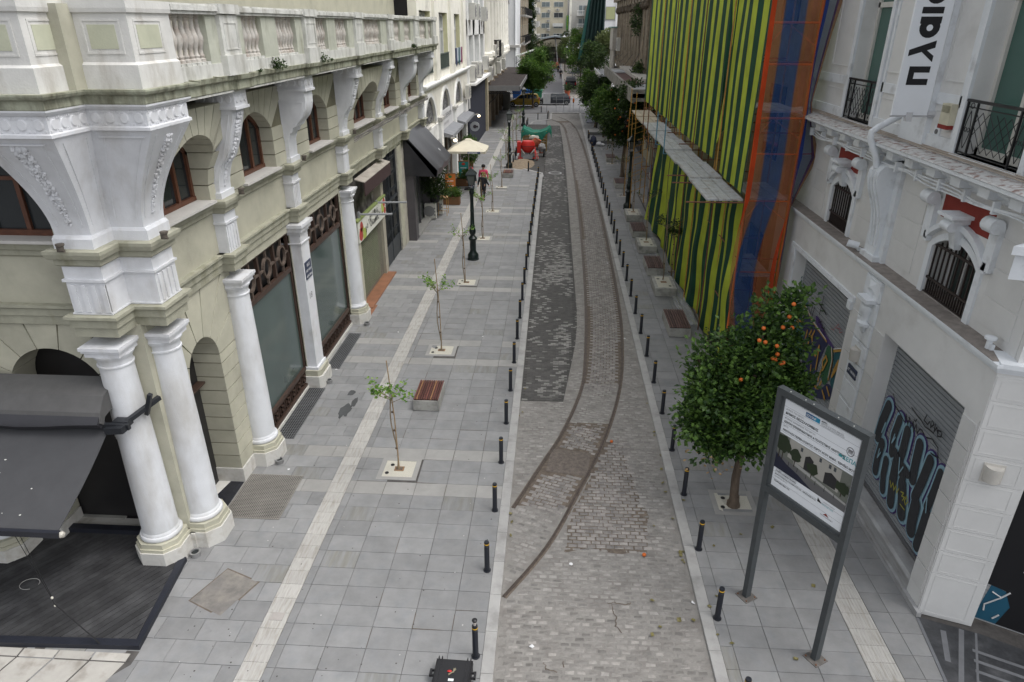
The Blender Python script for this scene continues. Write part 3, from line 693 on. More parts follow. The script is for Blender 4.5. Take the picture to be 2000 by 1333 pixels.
# ground floor: doorway arch between columns B and C
def gf_arch(fn, A, B, a, b, zs, rise, joint):
 mb = MB(); arch_panel(mb, fn, A + .01, B - .01,0,5.57, a - .025, b + .025,0, zs, rise + .02,-.69,-.03); put('arch_backing', mb, sage_j, B1)
 rusticated(B1, fn, A, B, .42,5.58, a, b, zs, rise, -.72,.0,.385, sage, 7,.014)
 mb = MB(); fbox(mb, fn, A - .02, a + .03,0,.42,-.7,.03); fbox(mb, fn, b - .03, B + .02,0,.42,-.7,.03); put('marble_plinth', mb, marble, B1)
gf_arch(fl, 12.4,15.62,12.98,14.42,3.75,.72, True)
mb = MB(); fbox(mb, fl, 12.9,14.5,0,4.6,-.75,-.7); put('doorway_dark', mb, darkdoor, B1)
mb = MB(); fbox(mb, fl, 13.0,14.4,2.95,3.0,-.7,-.5); fbox(mb, fl, 13.68,13.72,0,2.95,-.7,-.62); put('door_frame', mb, brownm, B1)
gf_arch(fy, -12.0,-9.0,-11.25,-9.15,4.0,1.02, True)
mb = MB(); fbox(mb, fy, -11.5,-9.0,0,5.0,-.85,-.75); put('cafe_doorway', mb, darkdoor, B1)
gf_arch(fy, -16.0,-12.6,-15.4,-13.2,4.0,1.02, True)
# shop windows
def shop(y0, y1, nm):
 mb = MB(); fbox(mb, fl, y0 + .28, y1 - .28,5.32,5.58,-.4,0); put('lintel', mb, sage, B1)
 for s0, s1 in ((y0, y0 + .3),(y1 - .3, y1)):
  z = .05; mb = MB(); fbox(mb, fl, s0, s1,0,5.55,-.4,-.03); put('jamb_backing', mb, sage_j, B1)
  while z < 5.3:
   mb = MB(); fbox(mb, fl, s0 - .0, s1, z, min(z + .47,5.55),-.42,0.0); put('stone_block', mb, sage, B1); z += .49
 a, b = y0 + .3, y1 - .3; sf = thing_part('shopfront', B1)
 mb = MB()
 fbox(mb, fl, a, a + .09,0.1,5.32,-.16,-.06); fbox(mb, fl, b - .09, b, .1,5.32,-.16,-.06); fbox(mb, fl, a + .09, b - .09,5.24,5.32,-.16,-.06)
 fbox(mb, fl, a + .09, b - .09,4.1,4.24,-.16,-.04); fbox(mb, fl, a + .09, b - .09,.66,.76,-.16,-.02); fbox(mb, fl, a, b, 0.1,.2,-.16,-.02)
 n_ = 3
 for i in range(1, n_): c = a + (b - a) * i / n_; fbox(mb, fl, c - .05, c + .05,4.24,5.24,-.16,-.06)
 fo = put('frame', mb, brownm, sf, world=True)
 mb = MB(); fbox(mb, fl, a + .09, b - .09,.76,4.1,-.14,-.11); put('frosted_pane', mb, shopglass, sf)
 mb = MB(); fbox(mb, fl, a + .05, b - .05,4.2,5.28,-.32,-.26); put('transom_back', mb, darkdoor, sf)
 mb = MB()
 for k in range(3):
  c = a + (b - a) * (k + .5) / n_; w_ = (b - a) / n_ / 2 - .05; zc = 4.74
  rr = .27; rings = []
  for wv, r0_ in ((-.13, rr),(-.05, rr),(-.05, rr - .055),(-.13, rr - .055)):
   rings.append([fl(c + r0_ * cos(2 * pi * i / 24), zc + r0_ * 1.15 * sin(2 * pi * i / 24), wv) for i in range(24)])
  mb.loft([rings[0], rings[1], rings[2], rings[3], rings[0]], cap=False)
  for u0, u1, v0, v1 in ((c - w_, c - rr + .02, zc - .03, zc + .03),(c + rr - .02, c + w_, zc - .03, zc + .03),(c - .03, c + .03, zc + rr * 1.12,5.26),(c - .03, c + .03,4.22, zc - rr * 1.12)):
   fbox(mb, fl, u0, u1, v0, v1,-.12,-.06)
 put('ring_grille', mb, M('dusty_brown_metal', (.10,.075,.06), var=.35, scale=9), sf)
 mb = MB(); fbox(mb, fl, a, b, .2,.66,-.14,-.1); put('base_board', mb, brownm, sf)
 k = 0; n2 = int((b - a) / .46); st = (b - a - .1) / n2
 for k in range(n2):
  c0 = a + .05 + k * st; mb = MB()
  for e, w1 in ((0,-.06),(.09,-.03)):
   u0, u1, v0, v1 = c0 + .05 + e, c0 + st - .05 - e, .25 + e, .62 - e
   for q in ((u0, u1, v0, v0 + .035),(u0, u1, v1 - .035, v1),(u0, u0 + .035, v0, v1),(u1 - .035, u1, v0, v1)): fbox(mb, fl, *q, -.1, w1)
  put('square_panel', mb, brownm, sf)
def thing_part(name, parent):
 o = bpy.data.objects.new(name, None); COL.objects.link(o); o.parent = parent; return o
shop(15.95,20.0, 'a'); shop(20.45,25.2, 'b')
mb = MB(); fbox(mb, fl, 16.2,25.2,0,.1,-.2,.02); put('marble_sill', mb, marble, B1)
# --- columns
white_c = M('column_white', (.62,.635,.66), var=.08, scale=1.6, bump=.2, bscale=40, col2=(.44,.43,.41), c2scale=1.3, c2thr=.6, c2w=.14, c2str=(1,1,.3))
def column(cx, cy, lb=None, zt=5.3):
 c = thing_part('column', B1); c.location = Vector((cx, cy, 0)) - B1.location
 if lb: c['label'] = lb
 pr = [(.40,0),(.435,.03),(.445,.08),(.425,.12),(.40,.13),(.395,.17),(.375,.2)]
 H = zt - .62 - .42
 for i in range(9): t_ = i / 8; pr.append((.375 - .06 * t_ ** 1.6,.2 + (H - .2) * t_))
 pr += [(.34, H + .01),(.34, H + .04),(.318, H + .05),(.318, H + .14),(.335, H + .17),(.385, H + .25),(.385, H + .27)]
 mb = MB().lathe(pr, (cx, cy, .62),28); put('shaft', mb, white_c, c, True)
 z = .62 + H + .27
 mb = MB().box(cx - .35, cx + .35, cy - .35, cy + .35, z, z + .1); mb.box(cx - .385, cx + .385, cy - .385, cy + .385, z + .1, z + .15); mb.box(cx - .41, cx + .41, cy - .41, cy + .41, z + .15, z + .22); put('capital', mb, white, c)
 def octo(h, k): return [(cx + h * sx, cy + h * sy) for sx, sy in ((-1,-k),(-k, -1),(k, -1),(1,-k),(1, k),(k, 1),(-k, 1),(-1, k))]
 mb = MB().prism(octo(.50,.5), lambda u, v, w: (u, v, w),.42,.5); mb.prism(octo(.465,.5), lambda u, v, w: (u, v, w),.5,.625); put('sage_plinth', mb, sage, c)
 mb = MB().prism(octo(.53,.5), lambda u, v, w: (u, v, w),0,.42); put('marble_base', mb, marble, c)
 return z + .22
ZC = column(-8.62,11.68); column(-8.02,12.42); column(-7.90,15.62); column(-7.92,25.4); column(-12.2,11.55)
# square pilaster between the shops
pl = thing_part('square_pilaster', B1)
mb = MB().box(-8.35,-7.66,19.72,20.42,.62,5.2); put('shaft', mb, white, pl)
mb = MB().box(-8.35,-7.6,19.66,20.48,.62,.72); mb.box(-8.35,-7.62,19.68,20.46,4.9,4.94); put('base_moulding', mb, white, pl)
mb = MB().box(-8.35,-7.62,19.68,20.46,5.2,5.3); mb.box(-8.35,-7.56,19.62,20.52,5.3,5.44); mb.box(-8.35,-7.5,19.56,20.58,5.44,5.54); put('capital', mb, white, pl)
mb = MB().prism([(-8.35,19.6),(-7.62,19.6),(-7.52,19.7),(-7.52,20.44),(-7.62,20.54),(-8.35,20.54)], lambda u, v, w: (u, v, w),.42,.62); put('sage_plinth', mb, sage, pl)
mb = MB().prism([(-8.35,19.55),(-7.58,19.55),(-7.46,19.67),(-7.46,20.47),(-7.58,20.59),(-8.35,20.59)], lambda u, v, w: (u, v, w),0,.42); put('marble_base', mb, marble, pl)
text('house_number', '18', .30,(-7.66,19.86,3.05),(0,1,0),(0,0,1), greyink, pl)
# inner corner pilaster behind columns A and B
mb = MB().box(-9.0,-8.3,12.12,12.9,.0,5.6); mb.box(-8.9,-8.12,11.95,12.2,.0,5.6); mb.box(-8.32,-8.1,12.1,12.9,0,5.6); put('corner_pier', mb, sage, B1)
mb = MB().box(-9.0,-8.0,11.85,12.95,0,.42); put('corner_plinth', mb, marble, B1)
# --- stepped corner plans
def planlow(e): return [(-8.98 - e, 13.2),(-8.98 - e, 11.42 - e),(-8.24 + e, 11.42 - e),(-8.24 + e, 12.02 - e),(-7.62 + e, 12.02 - e),(-7.62 + e, 12.78 + e),(-8.2,12.78 + e),(-8.2,13.2)]
def level(mb, plan, es): mb.loft([[(x, y, z) for x, y in plan(e)] for e, z in es]); return mb
def band(mb, es, piers, x=XW, y0=12.8, y1=YEND, dep=.36):
 """moulding profile run along the left facade with a break forward over every pier"""
 for (e0, z0),(e1, z1) in zip(es, es[1:]):
  mb.loft([[(x - .3, y0, z0),(x + e0, y0, z0),(x + e0, y1, z0),(x - .3, y1, z0)], [(x - .3, y0, z1),(x + e1, y0, z1),(x + e1, y1, z1),(x - .3, y1, z1)]])
  for py, hw in piers:
   mb.loft([[(x - .2, py - hw - e0, z0),(x + dep + e0, py - hw - e0, z0),(x + dep + e0, py + hw + e0, z0),(x - .2, py + hw + e0, z0)],
     [(x - .2, py - hw - e1, z1),(x + dep + e1, py - hw - e1, z1),(x + dep + e1, py + hw + e1, z1),(x - .2, py + hw + e1, z1)]])
PIERS = [(15.62,.3),(20.1,.28),(25.4,.32),(30.9,.3),(36.4,.3),(41.5,.3)]
def bandY(mb, es, x0, x1, yy=11.95):
 for (e0, z0),(e1, z1) in zip(es, es[1:]): mb.loft([[(x0, yy + .3, z0),(x1, yy + .3, z0),(x1, yy - e0, z0),(x0, yy - e0, z0)], [(x0, yy + .3, z1),(x1, yy + .3, z1),(x1, yy - e1, z1),(x0, yy - e1, z1)]])
low = [(.02,5.56),(.05,5.58),(.05,5.76),(.09,5.78),(.09,5.92),(.15,5.96),(.15,6.02)]
mb = MB(); band(mb, low, PIERS, dep=.28); level(mb, planlow, low); bandY(mb, low, -17,-8.9)
mb.box(-12.65,-11.75,11.0,12.0,5.56,6.02); put('architrave_moulding', mb, sage_d, B1)
top = [(.02,6.98),(.07,7.02),(.07,7.12),(.14,7.15),(.17,7.24),(.17,7.3),(.12,7.32)]
mb = MB(); band(mb, top, PIERS, dep=.28); level(mb, planlow, top); bandY(mb, top, -17,-8.9); put('sill_moulding', mb, sage_d, B1)
mb = MB(); level(mb, planlow, [(0,6.0),(0,6.55),(0,6.99)]); put('frieze_block', mb, white, B1)
for py, hw in PIERS: mb = MB().box(XW - .2, XW + .27, py - hw, py + hw, 6.0,6.99); put('frieze_block', mb, white, B1)
mb = MB(); level(mb, planlow, [(.04,6.68),(.04,6.73)]); level(mb, planlow, [(.02,6.03),(.02,6.06)])
for py, hw in PIERS:
 mb.box(XW - .2, XW + .31, py - hw - .04, py + hw + .04,6.72,6.77)
 for k in range(4): c = py - hw + .09 + k * (2 * hw - .18) / 3; mb.box(XW + .25, XW + .29, c - .035, c + .035,6.08,6.66)
for k in range(4): c = -8.9 + k * .19; mb.box(c, c + .09,11.39,11.44,6.08,6.62)
for k in range(4): c = 12.1 + k * .17; mb.box(-7.64,-7.595, c, c + .09,6.08,6.62)
put('triglyph_flutes', mb, white, B1)
mb = MB(); fbox(mb, fy, -17,-8.9,5.9,7.1,-.3,0); put('side_frieze', mb, sage, B1)
# --- upper windows
WIN = [(13.0,15.05),(16.95,19.1),(21.95,24.05),(27.2,30.1),(32.3,34.9),(37.8,40.3)]
edges = [12.75,15.9,20.4,25.7,31.2,36.7, YEND]
XU0 = FL(-7.80)
def bul(z): t_ = min(1, max(0,(z - 7.75) / 1.25)); return .47 * t_ * t_ * (3 - 2 * t_)
def XB(u, v, w): return (-7.80 + (w + bul(v) if w > -.2 else w), u, v)
for i, (a, b) in enumerate(WIN):
 A, B = edges[i], edges[i + 1]; XU = XB if i in (0,3) else XU0
 if i in (0,3): B -= .25 if i == 0 else .2; A += 0 if i == 0 else .2
 mb = MB(); arch_panel(mb, XU, A + .01, B - .01,7.3,9.44, a - .025, b + .025,7.3,8.42,.54,-.42,-.16 if i in (0,3) else -.03,10); put('arch_backing', mb, sage_j, B1)
 rusticated(B1, XU, A, B, 7.32,9.45, a, b, 8.42,.52,-.45,.0,.37, sage, 9,.013)
 mb = MB(); fbox(mb, XU, a - .12, b + .05,7.3,7.36,-.62,.12); put('window_sill', mb, M('pale_sill_marble', (.50,.485,.46), var=.1, bump=.1), B1)
 w = thing_part('window', B1)
 mb = MB(); fr = FL(-8.2)
 fbox(mb, fr, a, a + .09,7.36,8.95,-.05,.05); fbox(mb, fr, b - .09, b, 7.36,8.95,-.05,.05); fbox(mb, fr, a, b, 7.36,7.46,-.05,.07)
 nn = 3 if b - a < 2.4 else 4
 for k in range(1, nn): c = a + (b - a) * k / nn; fbox(mb, fr, c - .045, c + .045,7.46,8.93,-.04,.06)
 P_ = arc(a, b, 8.42,.52,10)
 for p, q in zip(P_, P_[1:]): mb.prism([p, q, (q[0], q[1] - .1),(p[0], p[1] - .1)], fr, -.05,.05)
 put('frame', mb, brownw, w)
 mb = MB(); fbox(mb, fr, a + .05, b - .05,7.4,8.93,-.03,-.01); put('pane', mb, glass, w)
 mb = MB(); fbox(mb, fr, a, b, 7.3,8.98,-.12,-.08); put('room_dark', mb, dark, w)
# the window of the cross front, mostly behind the corner bracket
FYU = FY(11.8)
mb = MB(); arch_panel(mb, FYU, -14.5,-8.91,7.3,9.49,-11.325,-9.225,7.3,8.42,.54,-.42,-.03); put('arch_backing', mb, sage_j, B1)
rusticated(B1, FYU, -12.2,-8.9,7.32,9.5,-11.3,-9.25,8.42,.52,-.45,0,.37, sage, 9,.013)
mb = MB(); fbox(mb, FYU, -11.4,-9.2,7.3,7.36,-.6,.12); put('window_sill', mb, MATS['pale_sill_marble'], B1)
w = thing_part('window', B1); mb = MB(); f2 = FY(12.12)
for u in (-11.3,-10.62,-9.94,-9.34): fbox(mb, f2, u, u + .09,7.36,8.93,-.05,.06)
fbox(mb, f2,-11.3,-9.25,7.36,7.47,-.05,.08); fbox(mb, f2,-11.3,-9.25,8.4,8.47,-.05,.05); put('frame', mb, brownw, w)
mb = MB(); fbox(mb, f2,-11.25,-9.3,7.4,8.93,-.02,0); put('pane', mb, glass, w)
# --- brackets
def scurve(n=12):
 out = []
 for i in range(n + 1):
  t_ = i / n; out.append((.12 + .62 * (t_ ** 2.1 * (3 - 2 * t_) if t_ < 1 else 1) + .07 * sin(pi * min(1, t_ * 1.3)) * (t_ > .35),7.45 + 1.9 * t_))
 return out
def garland(mb, fn, u, pts, wd):
 for i in range(26):
  t_ = i / 25; k = 1 + t_ * (len(pts) - 3); j = int(k); f_ = k - j
  p, q = pts[j], pts[min(j + 1, len(pts) - 1)]; w_, z_ = p[0] + (q[0] - p[0]) * f_, p[1] + (q[1] - p[1]) * f_
  sc = .35 + .65 * t_
  if i % 6 == 5: continue
  for s_ in (-1,0,1):
   c = fn(u + s_ * wd * sc * .55 + R.uniform(-.01,.01), z_ + R.uniform(-.02,.02), w_ + .012)
   mb.blob(c, (.03 * sc + .014,.03 * sc + .014,.045),6,4,.5)
def bracket(py, hw, kind):
 b = thing_part('scroll_bracket', B1); fn = FL(-7.83); pts = scurve()
 if kind == 'short':
  pts = [(.12,7.45),(.14,7.95),(.2,8.1),(.22,8.14),(.3,8.2),(.33,8.3),(.45,8.36),(.47,8.42),(.55,8.5),(.66,8.62),(.74,8.8),(.78,9.0),(.78,9.35)]
 poly = [(w_, z_) for w_, z_ in pts]
 mb = MB(); n_ = len(poly)
 ring = []
 for s_ in (-1,1):
  ring.append([fn(py + s_ * hw, z_, w_) for w_, z_ in poly] + [fn(py + s_ * hw, 9.35,-.05), fn(py + s_ * hw, 7.45,-.05)])
 mb.loft(ring); put('scroll', mb, white, b, True)
 mb = MB()
 for s_ in (-1,1):
  q = [(w_ - .09, z_) for w_, z_ in poly if 7.65 < z_ < 9.3]; q = q + [(.02, q[-1][1]),(.02, q[0][1])]
  u0 = py + s_ * (hw + .0); u1 = py + s_ * (hw + .014)
  for (p1, p2) in zip(q, q[1:] + q[:1]):
   d = Vector((p2[0] - p1[0], p2[1] - p1[1]))
   if d.length < 1e-5: continue
   nrm = Vector((-d.y, d.x)).normalized() * .011
   mb.loft([[fn(u, p1[1] + nrm.y * k, p1[0] + nrm.x * k) for k in (-1,1)] + [fn(u, p2[1] + nrm.y * k, p2[0] + nrm.x * k) for k in (1,-1)] for u in (u0, u1)])
 for s_ in (-1,1):
  for (w0_, z0_),(w1_, z1_) in zip(poly[1:-1], poly[2:-1]):
   mb.loft([[fn(py + s_ * hw * .72, z0_, w0_ - .01), fn(py + s_ * hw * .72, z0_, w0_ + .012), fn(py + s_ * hw * .60, z0_, w0_ + .012), fn(py + s_ * hw * .60, z0_, w0_ - .01)],
     [fn(py + s_ * hw * .72, z1_, w1_ - .01), fn(py + s_ * hw * .72, z1_, w1_ + .012), fn(py + s_ * hw * .60, z1_, w1_ + .012), fn(py + s_ * hw * .60, z1_, w1_ - .01)]])
 put('raised_border', mb, white, b)
 if kind != 'short':
  mb = MB(); garland(mb, fn, py, pts, hw * .55); put('fruit_garland', mb, white, b, True)
 mb = MB(); fbox(mb, fn, py - hw - .05, py + hw + .05,7.3,7.46,-.05,.17); put('foot', mb, white, b)
 mb = MB(); fbox(mb, fn, py - hw - .06, py + hw + .06,9.3,9.36,-.05,.86); fbox(mb, fn, py - hw - .03, py + hw + .03,9.36,9.68,-.05,.83)
 put('head_block', mb, white, b)
 mb = MB()
 for k in range(3):
  c = py - hw * .7 + k * hw * .7
  q = [fn(c + .07 * cos(2 * pi * i / 14),9.52 + .09 * sin(2 * pi * i / 14),.83) for i in range(14)]; q2 = [fn(c + .055 * cos(2 * pi * i / 14),9.52 + .075 * sin(2 * pi * i / 14),.85) for i in range(14)]
  mb.loft([q, q2])
 for k in range(4):
  c = .1 + k * .2
  for s_ in (-1,1):
   u0 = py + s_ * (hw + .03); mb.loft([[fn(u0,9.52 + .09 * sin(2 * pi * i / 14), c + .075 * cos(2 * pi * i / 14)) for i in range(14)], [fn(u0 + s_ * .018,9.52 + .075 * sin(2 * pi * i / 14), c + .06 * cos(2 * pi * i / 14)) for i in range(14)]])
 put('roundels', mb, white, b, True)
for py, hw, kd in ((15.65,.3, 'long'),(20.25,.33, 'short'),(25.6,.36, 'long'),(31.0,.32, 'long'),(36.4,.4, 'short'),(41.4,.4, 'short')): bracket(py, hw, kd)
# corner bracket, flaring on a stepped plan
def flare(s, a=0.0): return [(-8.95 - .34 * s, 12.5),(-8.95 - .34 * s, 11.44 - .80 * s),(-8.26 + .36 * s, 11.44 - .80 * s),(-8.26 + .36 * s, 12.02 - .40 * s),(-7.62 + .80 * s, 12.02 - .40 * s),(-7.62 + .80 * s, 12.76 + .2 * s),(-7.9,12.76 + .2 * s),(-8.0,12.8)]
SC_ = []
for i in range(17):
 t_ = i / 16; SC_.append((t_ ** 1.9 * (1.45 - .45 * t_),7.55 + 1.82 * t_))
cb = thing_part('corner_bracket', B1)
mb = MB().loft([[(x, y, z) for x, y in flare(s_)] for s_, z in [(-.0,7.3),(.0,7.55)] + SC_]); put('flared_body', mb, white, cb, True)
mb = MB().loft([[(x, y, z) for x, y in flare(e)] for e, z in ((.08,7.3),(.08,7.5),(.03,7.56))]); put('foot', mb, white, cb)
def planU(e): return [(-12.9,12.6),(-12.9,10.62 - e),(-7.9 + e, 10.62 - e),(-7.9 + e, 11.6 - e),(-6.85 + e, 11.6 - e),(-6.85 + e, 12.98 + e),(-8.0,12.98 + e),(-8.0,12.6)]
def planA(e): return [(-9.28 - e, 12.6),(-9.28 - e, 10.62 - e),(-7.9 + e, 10.62 - e),(-7.9 + e, 11.6 - e),(-6.85 + e, 11.6 - e),(-6.85 + e, 12.98 + e),(-8.0,12.98 + e),(-8.0,12.6)]
mb = MB(); level(mb, planA, [(.035,9.37),(.035,9.42),(.0,9.44),(.0,9.70),(.03,9.71),(.07,9.76),(.07,9.79)]); put('head_block', mb, white, cb)
mb = MB()
def roundel(c, ax, up=.095):
 q = []
 for r_, o_ in ((.085,0),(.068,.02)):
  q.append([(c[0] + (r_ * cos(2 * pi * i / 14) if ax == 'y' else o_), c[1] + (-o_ if ax == 'y' else r_ * cos(2 * pi * i / 14)), c[2] + r_ * 1.15 * sin(2 * pi * i / 14)) for i in range(14)])
 mb.loft(q)
 for s_ in (-1,1):
  for s2 in (-1,1):
   if ax == 'y': mb.box(c[0] + s_ * .095 - .018, c[0] + s_ * .095 + .018, c[1] - .012, c[1], c[2] + s2 * .1 - .018, c[2] + s2 * .1 + .018)
   else: mb.box(c[0], c[0] + .012, c[1] + s_ * .095 - .018, c[1] + s_ * .095 + .018, c[2] + s2 * .1 - .018, c[2] + s2 * .1 + .018)
for k in range(5): roundel((-8.05 - .27 * k, 10.62,9.57), 'y')
for k in range(4): roundel((-7.9,10.76 + .24 * k, 9.57), 'x')
for k in range(4): roundel((-7.0 - .25 * k, 11.6,9.57), 'y')
for k in range(5): roundel((-6.85,11.75 + .26 * k, 9.57), 'x')
put('roundels', mb, white, cb, True)
# garlands and recessed borders on the corner bracket
def along(s_, z, pick): p = flare(s_); return p[pick]
mb = MB(); mo = MB()
for i in range(40):
 t_ = .12 + .8 * i / 39; s_ = t_ ** 1.9 * (1.45 - .45 * t_); z = 7.55 + 1.82 * t_; sc = .4 + .7 * t_
 if i % 8 == 7: continue
 y = 11.44 - .8 * s_; xc = (-8.95 - .34 * s_ + -8.26 + .36 * s_) / 2 - .0
 for q in (-1,0,1): mb.blob((xc + q * .085 * sc + R.uniform(-.02,.02), y - .01, z + R.uniform(-.02,.02)),(.05 * sc, .025,.06 * sc),6,4,.7)
 x = -7.62 + .8 * s_; yc = (12.02 - .4 * s_ + 12.76 + .2 * s_) / 2
 for q in (-1,0,1): mb.blob((x + .01, yc + q * .07 * sc, z + R.uniform(-.02,.02)),(.025,.045 * sc, .05 * sc),6,4,.7)
put('fruit_garland', mb, white, cb, True)
mb = MB()
def ribbon(f, wd=.018, dep=.014):
 pts = [f(.1 + .84 * i / 15) for i in range(16)]
 for (a_, n_, t1),(b_, n2_, t2) in zip(pts, pts[1:]):
  a_, b_, n_, n2_, t1, t2 = map(Vector, (a_, b_, n_, n2_, t1, t2))
  mb.loft([[tuple(p + t * k * wd + nn * d) for k, d in ((-1,-.01),(-1, dep),(1, dep),(1,-.01))] for p, nn, t in ((a_, n_, t1),(b_, n2_, t2))])
def S(t_): return t_ ** 1.9 * (1.45 - .45 * t_)
for side in (.18,.82): ribbon(lambda t_, sd_=side: ((-8.95 - .34 * S(t_) + (.69 + .70 * S(t_)) * sd_, 11.44 - .8 * S(t_),7.55 + 1.82 * t_),(0,-1,0),(1,0,0)))
for side in (.14,.86): ribbon(lambda t_, sd_=side: ((-7.62 + .8 * S(t_),12.02 - .4 * S(t_) + (.74 + .6 * S(t_)) * sd_, 7.55 + 1.82 * t_),(1,0,0),(0,1,0)))
for side in (.2,.84): ribbon(lambda t_, sd_=side: ((-8.26 + .36 * S(t_) + (.64 + .44 * S(t_)) * sd_, 12.02 - .4 * S(t_),7.55 + 1.82 * t_),(0,-1,0),(1,0,0)),.012,.012)
for side in (.2,.84): ribbon(lambda t_, sd_=side: ((-8.26 + .36 * S(t_),11.44 - .8 * S(t_) + (.58 + .40 * S(t_)) * sd_, 7.55 + 1.82 * t_),(1,0,0),(0,1,0)),.012,.012)
s9 = S(.94); mb.box(-8.26 + .36 * s9 + .12,-7.62 + .8 * s9 - .1,12.02 - .4 * s9 - .02,12.02 - .4 * s9 + .02,9.24,9.265)
mb.box(-9.1,-8.1,11.44 - .8 * s9 - .02,11.44 - .8 * s9 + .02,9.24,9.265)
put('raised_border', mb, white, cb)
# --- balcony slab and cornice
TOPP = [(15.65,.42),(20.25,.46),(25.6,.5),(31.0,.46),(36.4,.5),(41.4,.5)]
corn = [(.0,9.70),(.03,9.72),(.03,9.86),(.1,9.9),(.12,9.96),(.12,10.03)]
mb = MB().box(-9.3,-6.93,12.9, YEND, 9.68,9.99); put('balcony_slab', mb, white_w, B1)
mb = MB(); level(mb, planU, [(.07,9.79),(.08,9.81),(.08,9.93),(.15,9.96),(.17,10.0),(.17,10.03)])
es = [(.0,9.72),(.02,9.74),(.02,9.9),(.09,9.94),(.11,10.03)]
band(mb, es, TOPP, x=-6.93, y0=13.0, y1=YEND + .05, dep=.09); put('cornice', mb, sage_w, B1)
# balustrade
bal = thing_part('balustrade', B1)
mb = MB().box(-7.22,-6.9,13.0, YEND, 10.03,10.28); put('base_course', mb, white_w, bal)
mb = MB().box(-7.26,-6.86,13.0, YEND, 11.18,11.36); mb.box(-7.3,-6.82,13.0, YEND, 11.24,11.33); put('hand_rail', mb, white_w, bal)
OPEN = [(12.98,14.42),(16.12,17.2),(18.1,19.48),(21.0,22.2),(23.05,24.42),(26.5,29.05),(31.45,32.7),(33.55,34.98),(37.4,39.2),(39.9,40.9)]
prev = 12.95; PW = []
for a, b in OPEN + [(YEND, YEND)]:
 if a > prev + .01: mb = MB().box(-7.2,-6.92, prev, a, 10.28,11.18); PW.append(mb)
 prev = b
for mb in PW: put('panel_wall', mb, M('pale_sage_panel', (.44,.45,.38), var=.16, bump=.3, col2=(.26,.26,.2), c2scale=3, c2thr=.62, c2str=(1,1,.25)), bal)
for py, hw in ((15.3,.42),(20.45,.45),(25.55,.45),(30.5,.45),(36.2,.5),(41.5,.5)):
 mb = MB().box(-7.24,-6.83, py - hw, py + hw, 10.3,11.18); mb.box(-7.26,-6.77, py - hw - .05, py + hw + .05,10.03,10.42)
 mb.box(-7.3,-6.78, py - hw - .05, py + hw + .05,11.2,11.38); put('pier', mb, white_w, bal)
mb = MB()
for py, hw in ((15.3,.42),(20.45,.45),(25.55,.45),(30.5,.45),(36.2,.5),(41.5,.5)):
 for q in ((py - hw + .12, py + hw - .12,11.02,11.045),(py - hw + .12, py + hw - .12,10.52,10.545),(py - hw + .12, py - hw + .145,10.545,11.02),(py + hw - .145, py + hw - .12,10.545,11.02)): mb.box(-6.84,-6.818, *q)
put('pier_border', mb, white_w, bal)
prof = [(.075,0),(.075,.1),(.05,.12),(.062,.16),(.045,.2),(.04,.26),(.055,.32),(.088,.42),(.088,.5),(.07,.56),(.048,.66),(.042,.76),(.05,.8),(.06,.82),(.05,.84),(.07,.86),(.07,.9)]
mb = MB().lathe(prof, (0,0,0),12); bme = mb.mesh('baluster', balu_m, True)
for a, b in OPEN:
 n_ = max(2, round((b - a) / .205))
 for k in range(n_): link('baluster', bme, bal, (-7.06, a + (b - a) * (k + .5) / n_, 10.28))
mb = MB()
for a, b in OPEN:
 n_ = max(2, round((b - a) / .205))
 for k in range(n_): c = a + (b - a) * (k + .5) / n_; mb.box(-7.16,-6.92, c - .085, c + .085,10.2,10.33)
put('baluster_blocks', mb, white_w, bal)
# corner pedestals above the bracket
for nm, (x0, x1, y0, y1) in {'a': (-9.6,-7.93,10.66,12.3), 'b': (-7.78,-6.86,11.64,12.96)}.items():
 cp = thing_part('corner_pedestal', B1)
 mb = MB().loft([[(x0 - e, y1 + e * 0, z),(x0 - e, y0 - e, z),(x1 + e, y0 - e, z),(x1 + e, y1, z)] for e, z in ((.05,10.03),(.05,10.4),(.0,10.44),(.0,11.16),(.04,11.18),(.05,11.24),(.05,11.36))]); put('block', mb, M('pedestal_white', (.60,.595,.57), var=.1, bump=.25, col2=(.42,.40,.36), c2scale=2.2, c2thr=.6, c2str=(1,1,.3)), cp)
 mb = MB()
 def frame_y(u0, u1, v0, v1, yy):
  for q in ((u0, u1, v1 - .03, v1),(u0, u1, v0, v0 + .03),(u0, u0 + .03, v0 + .03, v1 - .03),(u1 - .03, u1, v0 + .03, v1 - .03)): mb.box(q[0], q[1], yy - .012, yy + .01, q[2], q[3])
 def frame_x(u0, u1, v0, v1, xx):
  for q in ((u0, u1, v1 - .03, v1),(u0, u1, v0, v0 + .03),(u0, u0 + .03, v0 + .03, v1 - .03),(u1 - .03, u1, v0 + .03, v1 - .03)): mb.box(xx - .01, xx + .012, q[0], q[1], q[2], q[3])
 frame_y(x1 - .78, x1 - .14,10.56,11.08, y0); frame_x(y0 + .14, y0 + (.98 if nm == 'b' else .75),10.56,11.08, x1)
 if nm == 'a': frame_y(x0 + .1, x1 - .92,10.56,11.08, y0)
 put('panel_border', mb, MATS['pedestal_white'], cp)
 mb = MB().box(x1 - .69, x1 - .23, y0 - .008, y0 + .01,10.64,11.0); mb.box(x1 - .01, x1 + .008, y0 + .22, y0 + (.9 if nm == 'b' else .67),10.64,11.0)
 if nm == 'a': mb.box(x0 + .2, x1 - 1.02, y0 - .008, y0 + .01,10.64,11.0)
 put('sage_panel', mb, M('pedestal_sage', (.46,.47,.36), var=.1, bump=.2), cp)
mb = MB().box(-9.9,-7.7,11.7,12.6,10.03,11.5); mb.box(-7.93,-7.75,11.3,12.3,10.03,11.3); put('parapet_return', mb, sage, B1)
